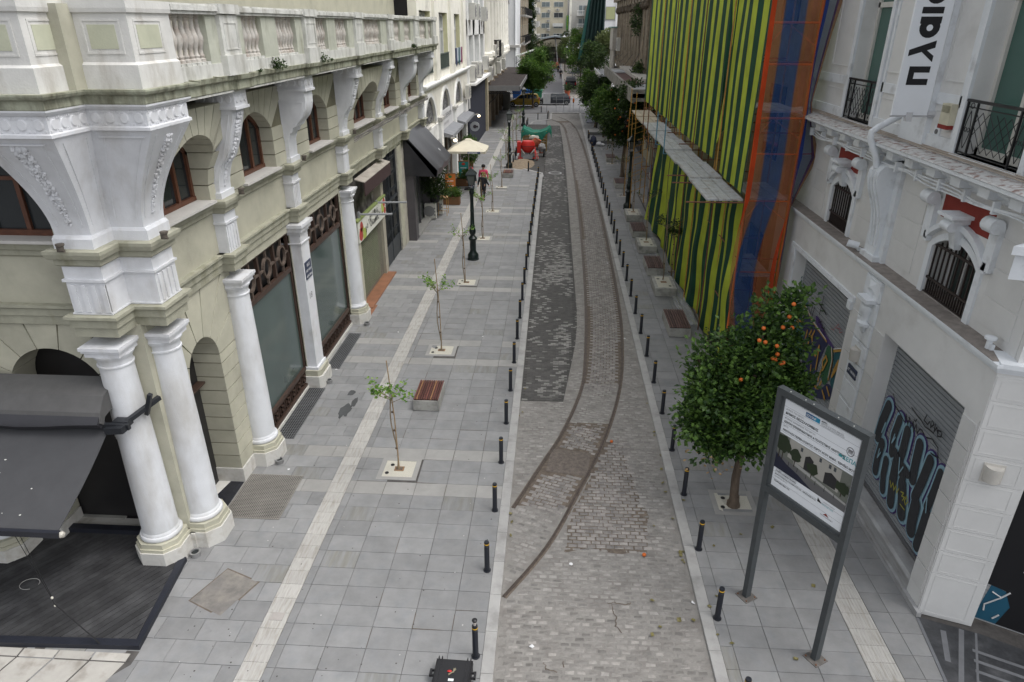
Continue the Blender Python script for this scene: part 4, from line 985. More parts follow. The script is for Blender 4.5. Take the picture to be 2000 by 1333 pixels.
# weeds on the ledge
def tuft(parent, c, r, n_, mat, name='weed', lf=.05):
 mb = MB()
 for _ in range(n_):
  d = Vector((R.gauss(0,1), R.gauss(0,1), R.gauss(.2,1))).normalized() * r * R.random() ** .4; p = Vector(c) + d; leafq(mb, p, lf)
 return put(name, mb, mat, parent, kind='stuff') if parent else put(name, mb, mat)
def leafq(mb, p, s, dr=None, wide=.42):
 d = Vector((R.gauss(0,1), R.gauss(0,1), R.gauss(0,.7))).normalized() if dr is None else dr
 u = d.cross(Vector((R.gauss(0,.4), R.gauss(0,.4),1))).normalized() * s * wide; n_ = d.cross(u).normalized() * s * .12
 a = p - d * s * .1; b = p + d * s * .45; e = p + d * s
 mb.add([tuple(a), tuple(b + u - n_), tuple(e - n_), tuple(b - u - n_), tuple(b + n_)], [(0,1,4),(1,2,4),(2,3,4),(3,0,4)])
for i, (yy, rr) in enumerate(((17.6,.27),(21.0,.24),(22.0,.07),(16.5,.06),(35.0,.15))):
 mb = MB()
 for _ in range(260 if rr > .1 else 30):
  d = Vector((R.gauss(0,1), R.gauss(0,1.3), abs(R.gauss(0,1.4)) * .8)).normalized() * rr * R.random() ** .5; leafq(mb, Vector((-6.82, yy, 10.02)) + d, .06, None, .3)
 o = put('weed', mb, leaf_d); tag(o, ['large green weed on the cornice ledge, nearest the corner bracket', 'second large green weed on the cornice ledge', 'tiny weed on the cornice ledge just beyond the second large one', 'tiny weed on the cornice ledge nearer than the large ones', 'weed on the far end of the cornice ledge'][i], 'plant', 'weeds on the balcony ledge')
# iron bird-spike rods sticking out of the cornice
for i, yy in enumerate((13.35,14.35,17.0,25.9,29.4,36.0,37.5)):
 mb = MB().tube([(-7.0, yy, 10.05),(-6.62, yy - .12,10.03)], .012,5); put('cornice_rod', mb, sage_w, B1)
# little uplighters on the ledge
for i, (x, y, z) in enumerate(((-8.72,11.2,7.32),(-7.3,12.1,7.32),(-7.42,15.85,7.32),(-7.42,20.3,7.32),(-7.4,25.8,7.32))):
 t = thing('ledge_spotlight', ['small ledge spotlight at the foot of the corner bracket, left one', 'small ledge spotlight at the foot of the corner bracket, right one', 'small ledge spotlight at the foot of the second bracket', 'small ledge spotlight under the short bracket', 'small ledge spotlight at the foot of the fourth bracket'][i], 'spotlight', (x, y, z),0, 'spotlights on the building ledge')
 mb = MB().lathe([(.05,.03),(.055,.1),(.075,.12),(.075,.15),(.06,.155)], (0,0,0),12); pw('lamp_head', mb, M('bronze_fitting', (.10,.085,.07), rough=.5), t)
 mb = MB().box(-.06,.06,-.02,.02,0,.03); mb.box(-.07,-.055,-.02,.02,0,.11); pw('mount', mb, MATS['bronze_fitting'], t)
# ground uplighter cans
for i, (x, y) in enumerate(((-7.36,15.3),(-7.93,11.62),(-7.4,19.95),(-7.36,24.85))):
 t = thing('ground_uplighter', ['round steel uplighter by the column beside the mat', 'round steel uplighter by the corner columns', 'round steel uplighter by the square pilaster', 'round steel uplighter by the column before the herb shop'][i], 'lamp', (x, y, 0),0, 'uplighters at the column feet')
 mb = MB().lathe([(.11,0),(.11,.11),(.12,.11),(.12,.125),(.085,.125),(.085,.09),(.0,.09)], (0,0,0),18); pw('can', mb, M('dull_steel', (.3,.3,.3), rough=.4, metal=.5), t, True)
 mb = MB().lathe([(.0,.095),(.08,.095),(.08,.1),(0,.1)], (0,0,0),14); pw('lens', mb, glass, t)
# blue street plate on the pilaster
t = thing('street_sign', 'dark blue enamel street name plate on the square pilaster', 'sign', (-7.655,20.07,4.0))
mb = MB().box(-7.66,-7.64,19.8,20.34,3.72,4.28); put('plate', mb, M('navy_enamel', (.02,.03,.07), rough=.3, bump=0), t)
for k, s_ in enumerate(('ΟΔΟΣ', 'ΑΓΙΟΥ ΜΗΝΑ', 'AGIOU MINA')): text('lettering', s_, .105 if k else .12,(-7.64,20.07,4.12 - .17 * k),(0,1,0),(0,0,1), M('white_paint', (.75,.76,.78), bump=0, var=.02), t, .002, 'CENTER', .8)
# --- shop with lattice grille, E to F bays
sh = thing('herb_shop', 'narrow shop with a lattice grille over green paint, past the second shop window', 'shop', (-8.0,28.5,0))
mb = MB(); fbox(mb, fl, 25.85,27.2,0,2.9,-.3,-.02); put('side_pier', mb, sage, sh)
z = .1
while z < 2.8: mb = MB(); fbox(mb, fl, 25.9,27.15, z, z + .43,-.3,.01); put('stone_block', mb, sage, sh); z += .45
mb = MB(); fbox(mb, fl, 27.2,31.0,0,2.85,-.35,-.28); put('painted_boards', mb, M('green_shop_boards', (.16,.32,.09), var=.3, col2=(.36,.34,.30), c2scale=1.1, c2thr=.62, c2w=.03, c2str=(1,1,.3)), sh)
mb = MB()
st = .13
a0, b0, z0_, z1_ = 27.2,31.0,.1,2.8
k = a0 - (z1_ - z0_) / 1.4
while k < b0 + 2:
 for s_ in (1,-1):
  p = (k, z0_) if s_ > 0 else (k, z1_); L_ = (z1_ - z0_) / 1.4
  x0_, x1_ = k, k + L_; t0 = max(0,(a0 - x0_) / L_); t1 = min(1,(b0 - x0_) / L_)
  if t1 > t0: mb.bar(fl(x0_ + L_ * t0,(z0_ + (z1_ - z0_) * t0) if s_ > 0 else (z1_ - (z1_ - z0_) * t0),-.1), fl(x0_ + L_ * t1,(z0_ + (z1_ - z0_) * t1) if s_ > 0 else (z1_ - (z1_ - z0_) * t1),-.1),.014)
 k += st
put('lattice_grille', mb, M('lattice_metal', (.20,.18,.15), rough=.6), sh)
mb = MB(); fbox(mb, fl, 31.0,31.5,0,5.4,-.4,.02); put('jamb', mb, M('ochre_grey_plaster', (.36,.33,.27), var=.15, bump=.3), sh)
mb = MB(); fbox(mb, fl, 25.85,31.0,2.85,5.55,-.4,-.3); put('upper_wall', mb, M('grimy_panel', (.3,.28,.26), var=.3, col2=(.05,.045,.04), c2scale=.9, c2thr=.5), sh)
mb = MB().box(-8.2,-7.55,26.6,31.3,0,.05); mb.box(-8.1,-7.45,25.6,27.0,.0,.02); put('tiled_step', mb, M('terracotta_tile', (.22,.10,.055), var=.25, bump=.2), sh)
bd = thing('shop_signboard', 'painted herb shop signboard with flowers over the lattice grille', 'sign', (-7.9,29.3,3.3))
mb = MB().box(-7.98,-7.86,26.6,31.4,2.85,3.72); put('board', mb, flat('cream_board', (.62,.62,.56)), bd)
mb = MB().box(-8.0,-7.84,26.55,31.45,3.72,3.80); put('top_rail', mb, flat('leafy_rail', (.22,.27,.10)), bd)
gm_ = flat('flower_red', (.42,.06,.05)); gy_ = flat('meadow_green', (.38,.45,.10))
for c, r_, m_ in (((26.95,3.15),.30, gm_),((27.1,3.45),.22, gm_),((27.5,3.0),.3, gy_),((31.1,3.5),.24, gm_),((30.8,3.35),.3, gy_),((31.15,3.1),.2, gm_),((27.3,3.3),.14, gy_)):
 mb = MB().quad(*[(-7.858 + .0008 * (m_ is gm_), min(31.4, max(26.6, c[0] + r_ * cos(2 * pi * i / 12) * R.uniform(.8,1.1))), min(3.72, max(2.85, c[1] + r_ * sin(2 * pi * i / 12) * R.uniform(.8,1.1)))) for i in range(12)]); put('painted_flower', mb, m_, bd)
s_ = 'βοτανοπωλείο'
for i, ch in enumerate(s_):
 t_ = i / (len(s_) - 1); text('lettering', ch, .34,(-7.856,27.75 + 2.9 * t_, 3.02 + .42 * sin(pi * t_)),(0,1,0),(0,0,1), ink, bd, .006, 'CENTER')
text('lettering', 'Όλυμπος', .36,(-7.856,29.2,3.06),(0,1,0),(0,0,1), ink, bd, .006, 'CENTER')
# folded brown awning above it
aw = thing('brown_sun_blind', 'short dark brown sun blind over the herb shop', 'awning', (-7.6,29,4.8))
mb = MB().prism([(27.0,4.72),(31.6,4.72),(31.6,5.25),(27.0,5.25)], FL(-7.56),-.02,.02); put('valance', mb, M('maroon_brown_fabric', (.05,.028,.028), var=.12, bump=.1), aw)
mb = MB().prism([(-7.95,5.35),(-7.54,5.25),(-7.54,5.28),(-7.95,5.40)], lambda u, v, w: (u, w, v),27.0,31.6); put('blind_top', mb, M('dusty_blind_top', (.33,.30,.26), var=.3, bump=.3), aw)
for y0, z0_ in ((27.1,3.95),(30.0,3.75)):
 t = thing('sign_bracket_arm', 'grey steel arm projecting over the herb shop, %s one' % ('nearer' if y0 < 28 else 'farther'), 'arm', (-7.95, y0, z0_))
 mb = MB().tube([(-7.9, y0, z0_),(-6.55, y0 + .05, z0_ + .02)], .045,8); mb.box(-7.96,-7.88, y0 - .06, y0 + .06, z0_ - .5, z0_ + .1); put('arm', mb, M('grey_paint', (.28,.29,.3), rough=.5), t)
# tall iron gate
gt = thing('iron_gate', 'tall dark wrought iron gate between the herb shop and the grey shopfront', 'gate', (-8.0,33.0,0))
mb = MB(); fbox(mb, fl, 31.5,35.0,0,5.5,-.55,-.5); put('backing_dark', mb, darkdoor, gt)
mb = MB(); fbox(mb, fl, 31.5,35.0,3.0,3.1,-.22,-.08); fbox(mb, fl, 31.5,31.6,0,5.5,-.22,-.1); fbox(mb, fl, 34.9,35.0,0,5.5,-.22,-.1); fbox(mb, fl, 33.2,33.3,0,5.5,-.2,-.1); fbox(mb, fl, 31.6,34.9,0,1.0,-.18,-.12); put('gate_frame', mb, M('gate_iron', (.03,.035,.04), rough=.45, var=.3), gt)
for k in range(14):
 c = 31.75 + k * .235; mb = MB().tube([fl(c, 1.0,-.15), fl(c, 5.4,-.15)], .014,5)
 for zz in (1.5,2.3,3.5,4.3,5.0):
  mb.tube([fl(c + .07 * cos(2 * pi * i / 8), zz + .09 * sin(2 * pi * i / 8),-.14) for i in range(9)], .012,4)
 put('scroll_bar', mb, MATS['gate_iron'], gt)
mb = MB(); fbox(mb, fl, 35.0,36.7,0,5.5,-.4,-.02); put('side_wall', mb, M('patchy_cream', (.44,.42,.36), var=.15, bump=.3, col2=(.28,.26,.22), c2scale=1.5, c2thr=.55), gt)
z = .2
while z < 5.3: mb = MB(); fbox(mb, fl, 35.05,35.8, z, z + .46,-.3,0); put('stone_block', mb, sage, gt); z += .48
# grey shopfront with its steep black canopy
gs = thing('grey_shopfront', 'grey painted shopfront under the steep black canopy', 'shop', (-8,38.5,0))
gpm = M('mauve_grey_paint', (.085,.078,.085), rough=.5, var=.15)
mb = MB().box(-8.1,-7.55,36.7,37.4,0,5.3); put('pilaster', mb, gpm, gs)
mb = MB().box(-8.1,-7.6,41.5,42.2,0,5.3); put('pilaster', mb, gpm, gs)
mb = MB().box(-8.1,-7.9,37.4,41.5,4.2,5.4); put('fascia', mb, gpm, gs)
mb = MB().box(-8.1,-8.0,37.4,41.5,.1,4.2); put('display_glass', mb, glassmat('dusty_glass', (.09,.10,.10),.2), gs)
mb = MB().box(-8.1,-7.5,37.4,41.5,0,.12); put('stone_step', mb, slabl, gs)
mb = MB()
for yy in (38.7,40.1): mb.box(-8.0,-7.93, yy - .05, yy + .05,.12,4.2)
put('mullion', mb, gpm, gs)
cn = thing('black_canopy', 'steep black vinyl canopy with a sagging lower edge over the grey shopfront', 'awning', (-7.9,38.5,4))
blk = M('black_vinyl', (.035,.035,.04), rough=.3, var=.2, scale=2, bump=.1)
mb = MB(); n_ = 8; top_, bot_ = [], []
rings = []
for i in range(n_ + 1):
 y_ = 36.6 + (41.6 - 36.6) * i / n_; sag = .06 * sin(i * 1.9); rings.append([(-7.95, y_, 5.75),(-7.9, y_, 5.78),(-6.25 + sag * .3, y_, 3.95 + sag),(-6.2, y_, 3.9 + sag),(-6.25, y_, 3.55 + sag),(-6.35, y_, 3.6 + sag),(-7.95, y_, 5.6)])
mb.loft(rings); put('fabric', mb, blk, cn, True)
mb = MB().add([(-7.95,36.6,5.7),(-6.22,36.6,3.95),(-6.28,36.6,3.6),(-7.95,36.6,3.6)], [(0,1,2,3)]); put('end_panel', mb, blk, cn)
text('printed_mark', 'H', .25,(-6.62,40.2,4.35),(0,1,0),(-.7,0,.7), M('white_paint', (.75,.76,.78)), cn, .005, lift=.03)
mb = MB(); fbox(mb, fl, 31, YEND, 5.4,5.58,-.3,0); put('lintel_band', mb, sage_w, B1)
# loose black cables along the ledge
for i in range(6):
 mb = MB(); pts = []
 for k in range(50): y_ = 26 + k * .33; pts.append((-7.5 + .05 * noise.noise(Vector((y_ * .8, i * 7,0))), y_, 7.16 + .09 * noise.noise(Vector((y_ * .6, i * 3,5))) - .03 * i))
 mb.tube(pts, .016,4); tag(put('cable', mb, M('cable_grey', (.14,.13,.12))), 'grey cable sagging along the ledge of the green building, %s from the top' % ORD[i], 'cable', 'cables along the green building ledge')
# --- cafe awning, deck and doorway of the cross front
ca = thing('cafe_awning', 'large charcoal folding-arm awning over the black deck', 'awning', (-10,11,3.5))
mb = MB(); rings = []
for i in range(9):
 t_ = i / 8; y_ = 11.2 - 2.05 * t_; z_ = 3.76 - 1.02 * t_ - .07 * sin(pi * t_); rings.append([(-14.5, y_, z_),(-8.72, y_, z_),(-8.72, y_, z_ - .015),(-14.5, y_, z_ - .015)])
mb.loft(rings); put('fabric', mb, awnm, ca, True)
mb = MB().prism([(11.75,4.52),(11.2,4.38),(10.99,4.12),(10.92,3.92),(11.0,3.85),(11.1,3.98),(11.75,4.1)], lambda u, v, w: (w, u, v),-14.5,-8.72); put('hood', mb, awng, ca)
mb = MB(); rings = []
for i in range(11):
 x_ = -14.5 + 5.75 * i / 10; sg = .05 + .05 * sin(i * 1.1); rings.append([(x_, 10.97,4.05),(x_, 10.9,3.98),(x_, 10.86,3.92 - sg),(x_, 10.95,3.80 - sg),(x_, 11.1,3.85)])
mb.loft(rings); put('rolled_edge', mb, M('black_roll', (.03,.03,.035), rough=.5, var=.15), ca, True)
mb = MB().box(-14.5,-8.66,9.08,9.16,2.66,2.78); put('front_bar', mb, deckedge, ca)
mb = MB().blob((-8.62,9.12,2.72),(.05,.06,.06),8,6,.3); put('bar_end_cap', mb, M('chipped_cap', (.45,.43,.38)), ca)
mb = MB().box(-9.2,-8.25,11.02,11.1,3.72,3.84); mb.box(-8.62,-8.3,11.1,11.28,3.74,3.86); mb.bar((-8.45,11.0,3.78),(-8.05,11.9,3.98),.09); mb.bar((-8.7,11.0,3.72),(-8.3,10.95,3.78),.13); mb.bar((-8.2,11.6,3.75),(-8.0,11.55,4.25),.08); put('wall_arm', mb, M('black_bracket', (.02,.022,.026), rough=.4), ca)
mb = MB().tube([(-8.75,11.02,3.68),(-8.5,11.02,3.72)], .035,8); put('gear_cylinder', mb, M('bright_steel', (.55,.56,.58), rough=.3, metal=.6), ca)
for k in range(7):
 x_, t_ = R.uniform(-11,-8.8), R.uniform(.15,.9); mb = MB().blob((x_, 11.2 - 2.05 * t_, 3.765 - 1.02 * t_ - .07 * sin(pi * t_)),(R.uniform(.008,.022),) * 2 + (.004,),6,4,.6); put('bird_dropping', mb, M('droppings', (.6,.6,.57)), ca)
mb = MB().tube([(-9.55,9.14,2.68),(-9.3,9.14,1.2),(-9.28,9.14,.95)], .008,4); mb.tube([(-9.45,9.14,2.68),(-9.28,9.14,1.2)], .008,4); mb.tube([(-9.28,9.14,1.0),(-8.62,9.05,.2),(-8.55,9.03,.12)], .012,5); put('tie_rope', mb, M('black_rope', (.012,.012,.013)), ca)
mb = MB().blob((-9.28,9.14,1.15),(.025,.025,.03),6,5); mb.blob((-9.28,9.14,.95),(.02,.02,.025),6,5); put('rope_knot', mb, M('cream_knot', (.6,.58,.5)), ca)
dk = thing('cafe_deck', 'low black plank deck before the cafe arch at the corner', 'deck', (-10,10.2,0))
poly = [(-14.5,8.86),(-7.80,9.06),(-8.09,11.5),(-8.6,12.4),(-14.5,12.4)]
mb = MB().prism(poly, lambda u, v, w: (u, v, w),0,.075); put('substructure', mb, dark, dk)
# planks run slanting: direction vector d
ang = radians(57); dx_, dy_ = cos(ang), sin(ang); nx_, ny_ = -dy_, dx_
def clip_poly(P, a, b, c, keep=1):
 out = []
 for i in range(len(P)):
  p, q = P[i], P[(i + 1) % len(P)]; fp, fq = keep * (a * p[0] + b * p[1] - c), keep * (a * q[0] + b * q[1] - c)
  if fp <= 0: out.append(p)
  if (fp < 0) != (fq < 0) and abs(fp - fq) > 1e-9: t_ = fp / (fp - fq); out.append((p[0] + (q[0] - p[0]) * t_, p[1] + (q[1] - p[1]) * t_))
 return out
inner = [(-14.5,9.0),(-7.92,9.19),(-8.2,11.4),(-8.6,12.3),(-14.5,12.3)]
ds = [nx_ * p[0] + ny_ * p[1] for p in inner]; c = min(ds)
while c < max(ds):
 P_ = clip_poly(clip_poly(inner, nx_, ny_, c + .0,-1), nx_, ny_, c + .128,1)
 if len(P_) > 2: mb = MB().prism(P_, lambda u, v, w: (u, v, w),.07,.10); put('plank', mb, deckm, dk)
 c += .14
mb = MB().prism([(-14.5,8.83),(-7.77,9.03),(-7.90,9.19),(-14.5,9.0)], lambda u, v, w: (u, v, w),0,.112); mb.prism([(-7.77,9.03),(-8.05,11.45),(-8.2,11.40),(-7.90,9.19)], lambda u, v, w: (u, v, w),0,.112); put('edge_trim', mb, deckedge, dk)
mb = MB().box(-14,-8.3,12.1,12.28,.1,.22); put('upper_step', mb, deckedge, dk)
th = struct('cafe_threshold', MB().box(-14,-8.9,12.28,14.2,0,.14), marble)
for k, (x0, x1) in enumerate(((-14,-12.4),(-12.4,-11.3),(-11.3,-10.15),(-9.55,-8.95))): mb = MB().prism([(x0 + .01,12.6),(x1 - .01,12.6),(x1 - .25,14),(x0 - .2,14)], lambda u, v, w: (u, v, w),.14,.15); put('marble_slab', mb, M('grey_threshold_marble', (.36,.355,.33), rnd=.07), th)
mb = MB().prism([(-10.13,12.62),(-9.57,12.62),(-9.75,13.6),(-10.35,13.6)], lambda u, v, w: (u, v, w),.14,.151); put('black_mat', mb, darkdoor, th)
cm_ = thing('security_camera', 'white dome security camera in the cafe arch beside the awning', 'camera', (-9.05,11.75,3.1))
mb = MB().blob((0,0,-.04),(.07,.07,.07),10,8); mb.lathe([(.075,0),(.075,.05)], (0,0,0),12); pw('housing', mb, M('camera_white', (.7,.7,.7), bump=0), cm_, True)
mb = MB().blob((0,-.03,-.07),(.045,.045,.045),8,6); pw('lens_dome', mb, darkdoor, cm_, True)
o = put('coiled_wire', MB().tube([(-11.0 + .2 * cos(a),10.45 + .16 * sin(a),.11) for a in [i * .35 for i in range(16)]], .006,4), M('pale_wire', (.4,.4,.38))); tag(o, 'loop of thin pale wire lying on the black deck', 'wire')
G2= [([(14.451,2.841),(14.553,2.358),(14.574,1.932)], 0.136),([(13.87,2.816),(13.923,2.351),(13.835,1.968)], 0.109),([(13.453,2.769),(13.429,2.32),(13.44,1.998)], 0.13),([(12.892,2.793),(12.849,2.332),(12.8,1.982)], 0.134),([(12.399,2.721),(12.452,2.199),(12.537,1.674)], 0.125),([(11.956,2.709),(11.991,2.208),(12.048,1.787)], 0.101),([(14.297,1.905),(14.326,1.466),(14.286,1.153)], 0.122),([(13.939,1.651),(13.894,1.265),(13.778,0.97)], 0.112),([(13.527,1.856),(13.466,1.413),(13.328,0.936)], 0.149),([(13.081,1.617),(12.94,1.322),(12.814,1.014)], 0.162),([(12.417,1.572),(12.389,1.199),(12.334,0.964)], 0.167),([(11.983,1.687),(11.983,1.3),(11.99,0.818)], 0.119),([(13.44,1.998),(12.993,1.959)], 0.091),([(13.668,2.081),(13.363,1.852),(13.13,1.82)], 0.1)]
T2= [[(13.49,3.365),(13.239,3.331),(13.04,3.324),(12.855,3.275),(12.686,3.309),(12.514,3.329)], [(12.898,3.536),(12.943,3.383),(12.782,3.374),(12.74,3.471)], [(12.694,3.5),(12.661,3.378),(12.575,3.503),(12.664,3.536)], [(12.53,3.531),(12.506,3.37),(12.458,3.506),(12.381,3.414)], [(12.285,3.51),(12.386,3.481),(12.353,3.361),(12.237,3.419),(12.25,3.498)], [(14.309,3.255),(14.109,3.06),(13.822,2.999),(13.611,2.937)], [(13.584,2.953),(13.607,3.129),(13.449,2.961),(13.446,3.151),(13.316,2.968),(13.273,3.144),(13.171,2.948),(13.144,3.15),(13.032,2.999),(12.978,3.143),(12.891,3.161),(12.777,3.125)], [(12.679,3.116),(12.482,3.208),(12.222,3.165),(12.127,2.982),(12.285,2.945),(12.394,2.924)], [(13.27,3.201),(13.198,3.19),(13.17,3.263)]]
Y2= [[(13.528,1.387),(13.431,1.274),(13.396,1.423),(13.292,1.296),(13.258,1.444),(13.155,1.318),(13.123,1.465)], [(13.015,1.465),(12.899,1.514),(12.945,1.399),(12.829,1.448),(12.874,1.332)], [(12.77,1.533),(12.799,1.391),(12.73,1.325),(12.661,1.459),(12.755,1.505)], [(12.912,1.201),(12.702,1.206)]]
P1= [('n', [(20.484,2.941),(19.855,2.775),(18.501,2.659),(18.539,2.381),(18.756,1.704),(18.614,1.074),(19.485,0.721),(20.19,1.593),(20.545,2.442)]),('t', [(21.262,2.259),(20.798,2.695),(20.145,1.614),(20.487,1.076),(21.423,1.434)]),('g', [(18.362,2.576),(17.988,2.644),(17.868,2.339),(17.846,1.796),(18.114,1.425),(18.442,1.672),(18.458,2.233)]),('t', [(17.851,2.637),(17.407,2.851),(17.278,2.456),(17.343,1.697),(17.697,1.689),(17.755,2.213)]),('p', [(19.57,3.009),(19.275,3.021),(18.688,2.832),(18.087,2.743),(17.882,2.695),(18.394,2.635),(19.126,2.748),(19.527,2.838)]),('p', [(19.87,0.806),(19.099,1.011),(18.564,0.983),(18.717,0.697),(19.571,0.675)]),('n', [(18.997,0.824),(18.349,1.141),(17.839,1.612),(17.38,1.602),(17.419,1.344),(18.387,0.844)])]
O1= [[(20.741,2.798),(20.502,2.973),(19.855,2.775),(19.206,2.713),(18.501,2.659)], [(20.914,2.487),(20.78,2.139)], [(20.965,2.262),(20.481,2.429)], [(19.984,2.329),(20.011,2.08),(20.047,1.742)], [(19.684,2.463),(19.785,2.261),(19.498,2.314)], [(19.434,2.574),(19.556,2.326),(19.413,2.159)], [(18.896,2.325),(19.024,1.918),(19.172,2.002)], [(18.879,2.295),(18.801,1.603)], [(18.293,2.277),(18.453,2.048),(18.323,1.81),(18.156,2.196),(18.293,2.277)], [(19.682,2.073),(19.836,1.762),(19.775,1.551)], [(19.173,1.531),(19.102,1.21),(18.765,1.071),(18.365,1.171),(18.237,1.474)], [(18.399,1.771),(18.469,1.543),(18.464,1.352)], [(18.024,2.627),(17.833,2.356),(17.83,1.767)], [(17.454,2.545),(17.604,2.18),(17.65,1.936),(17.43,2.342),(17.439,2.517)], [(17.422,2.879),(17.859,2.652)], [(18.033,1.277),(17.771,1.144)], [(17.791,1.525),(17.54,1.4)], [(20.487,1.076),(19.575,1.287)]]
K1= [[(19.738,3.504),(19.313,3.45),(18.793,3.371)], [(19.206,3.783),(19.233,3.482),(19.261,3.176)], [(19.966,3.264),(19.872,3.188),(19.898,2.949)], [(19.687,3.225),(19.753,2.971),(19.644,2.864)], [(19.195,3.055),(19.186,2.947),(19.005,3.062),(19.034,2.938)], [(18.878,3.006),(18.923,2.912),(18.753,2.95)], [(18.693,3.013),(18.705,2.861),(18.634,2.819)]]
B1g= [[(21.13,3.709),(21.236,3.594),(21.105,3.563),(21.128,3.398),(20.996,3.466)], [(20.802,3.518),(20.812,3.437)], [(20.585,3.522),(20.487,3.443)], [(20.862,3.223),(20.625,3.197),(20.755,3.029),(20.5,3.168),(20.385,3.059),(20.243,3.192),(20.271,2.95)]]
RD= [[(18.306,3.147),(18.138,3.168),(17.98,3.361),(17.872,3.478),(17.716,3.268),(17.562,3.372)], [(17.957,3.318),(17.66,3.397)]]
# --- the cream building on the right
B2 = thing('shuttered_building', 'cream and white neoclassical building with roller shutters and arched barred windows', 'building', (7.9,11,0))
r7 = FR(7.70); r8 = FR(8.0)
def rb(fn, u0, u1, v0, v1, w0, w1, name, mat, parent=B2):
 mb = MB(); fbox(mb, fn, u0, u1, v0, v1, w0, w1); return put(name, mb, mat, parent)
OP1, OP2 = (16.75,21.2),(11.42,14.80)
YE2 = 23.6
mb = MB()
for a, b in ((10.95, OP2[0]),(OP2[1], OP1[0]),(OP1[1], YE2)): fbox(mb, r7, a, b, 0,4.57,-.9,0)
fbox(mb, r7,10.9, YE2,4.57,5.62,-.9,0); put('lower_wall', mb, plaster, B2)
mb = MB()
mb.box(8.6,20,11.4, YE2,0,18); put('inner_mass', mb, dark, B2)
WR = [(12.68,14.33),(18.62,20.05)]
mb = MB()
ed = [11.05,16.5, YE2]
for i, (a, b) in enumerate(WR): arch_panel(mb, r8, ed[i], ed[i + 1], 5.6,8.35, a, b, 5.78,6.80,.30,-.6,0)
put('upper_wall', mb, plaster, B2)
# marble plinth under the shutters
mb = MB().prism([(7.68,0),(7.68,.40),(7.74,.45),(8.3,.45),(8.3,0)], lambda u, v, w: (u, w, v),11.42,23.2); put('plinth', mb, M('grey_plinth_marble', (.36,.365,.37), var=.14, scale=2, bump=.1, col2=(.25,.245,.24), c2scale=1.6, c2thr=.55, c2str=(1,.5,3)), B2)
mb = MB().box(7.62,7.72,10.78,23.2,0,.12); put('plinth_foot', mb, MATS['grey_plinth_marble'], B2)
# shutter reveals and shutters
def shutter(y0, y1, z0, z1, lab):
 s = thing_part('roller_shutter', B2); s['label'] = lab
 z = z0; k = 0
 while z < z1:
  mb = MB().prism([(-.03, z + .006),(.0, z + .014),(.0, z + .096),(-.03, z + .104)], lambda u, v, w: (8.05 - u, w, v), y0 - .05, y1 + .05); put('slat', mb, shutm, s); z += .11; k += 1
 mb = MB().box(8.0,8.08, y0 - .02, y1 + .02, z0 - .03, z0 + .05); put('bottom_bar', mb, flat('shutter_bar', (.12,.12,.125)), s)
 mb = MB().box(8.09,8.15, y0 - .1, y1 + .1, z0 - .1, z1 + .1); put('backing', mb, dark, s)
 return s
s2 = shutter(OP2[0], OP2[1], .5,4.56, 'roller shutter with charcoal and pale blue bubble graffiti')
s1 = shutter(OP1[0], OP1[1], .5,4.56, 'roller shutter with purple, teal and gold graffiti')
for a, b in (OP1, OP2):
 rb(r7, b, b + .22,.45,4.62,0,.035, 'jamb_moulding', rwhite) if a > 15 else None
mb = MB(); fbox(mb, r7, OP1[0] - .15, OP1[1] + .4,4.60,4.74,0,.05); fbox(mb, r7, OP1[1] + .05, OP1[1] + .3,4.4,4.6,0,.06); fbox(mb, r7, OP1[0] - .1, OP1[0] + .12,4.38,4.6,0,.08); put('lintel_moulding', mb, rwhite, B2)
# graffiti: flat paint on the slats
XG = 8.045
def ribbon2(mb, pts, r, w):
 X = XG - w
 for p, q in zip(pts, pts[1:]):
  d = Vector((q[0] - p[0], q[1] - p[1]))
  if d.length < 1e-5: continue
  n_ = Vector((-d.y, d.x)).normalized() * r; mb.quad((X, p[0] + n_.x, p[1] + n_.y),(X, q[0] + n_.x, q[1] + n_.y),(X, q[0] - n_.x, q[1] - n_.y),(X, p[0] - n_.x, p[1] - n_.y)); X -= .00006
 for p in pts:
  mb.quad(*[(X, p[0] + r * cos(2 * pi * i / 14), p[1] + r * sin(2 * pi * i / 14)) for i in range(14)]); X -= .00006
def paint(name, parent, strokes, r, w, mat):
 mb = MB()
 for k, st in enumerate(strokes):
  pts = st[0] if isinstance(st, tuple) and isinstance(st[1], float) else st; rr = r + (st[1] * .95 if pts is not st else 0)
  pts2 = pts
  ribbon2(mb, pts2, rr, w + k * .0009)
 return put(name, mb, mat, parent)
cpu, cbl, cch, cgo, cte, cgr = (flat('purple_spray', (.07,.04,.16)), flat('pale_blue_spray', (.26,.42,.50)), flat('charcoal_spray', (.035,.037,.042)), flat('gold_spray', (.42,.24,.05)), flat('teal_spray', (.02,.10,.12)), flat('green_spray', (.03,.11,.05)))
cnv = flat('navy_spray', (.03,.035,.085))
def clampy(L, y0, y1): return [[(min(max(y, y0), y1), z) for y, z in st] for st in L]
G2c = [([(min(max(y, OP2[0] + .22), OP2[1] - .2), max(z, .72)) for y, z in st], w_) for st, w_ in G2]
paint('graffiti_halo', s2, G2c, .135,.002, cpu); paint('graffiti_outline', s2, G2c, .095,.018, cbl)
for k, st in enumerate(G2c): paint('graffiti_letter', s2,[st], .022,.036 + .0016 * k, cch)
paint('graffiti_inner_line', s2,[[(14.35,2.45),(14.4,2.15),(14.33,2.45)], [(13.85,2.45),(13.88,2.2),(13.8,2.4)], [(13.42,2.1),(13.3,1.75),(13.2,2.0)], [(14.3,1.75),(14.3,1.5),(14.22,1.7)], [(12.1,2.0),(12.0,1.7)]], .018,.062, cbl)
for k, st in enumerate(T2): paint('spray_tag', s2,[st], .017,.066 + k * .002, ink)
yl = flat('yellow_spray', (.35,.33,.06))
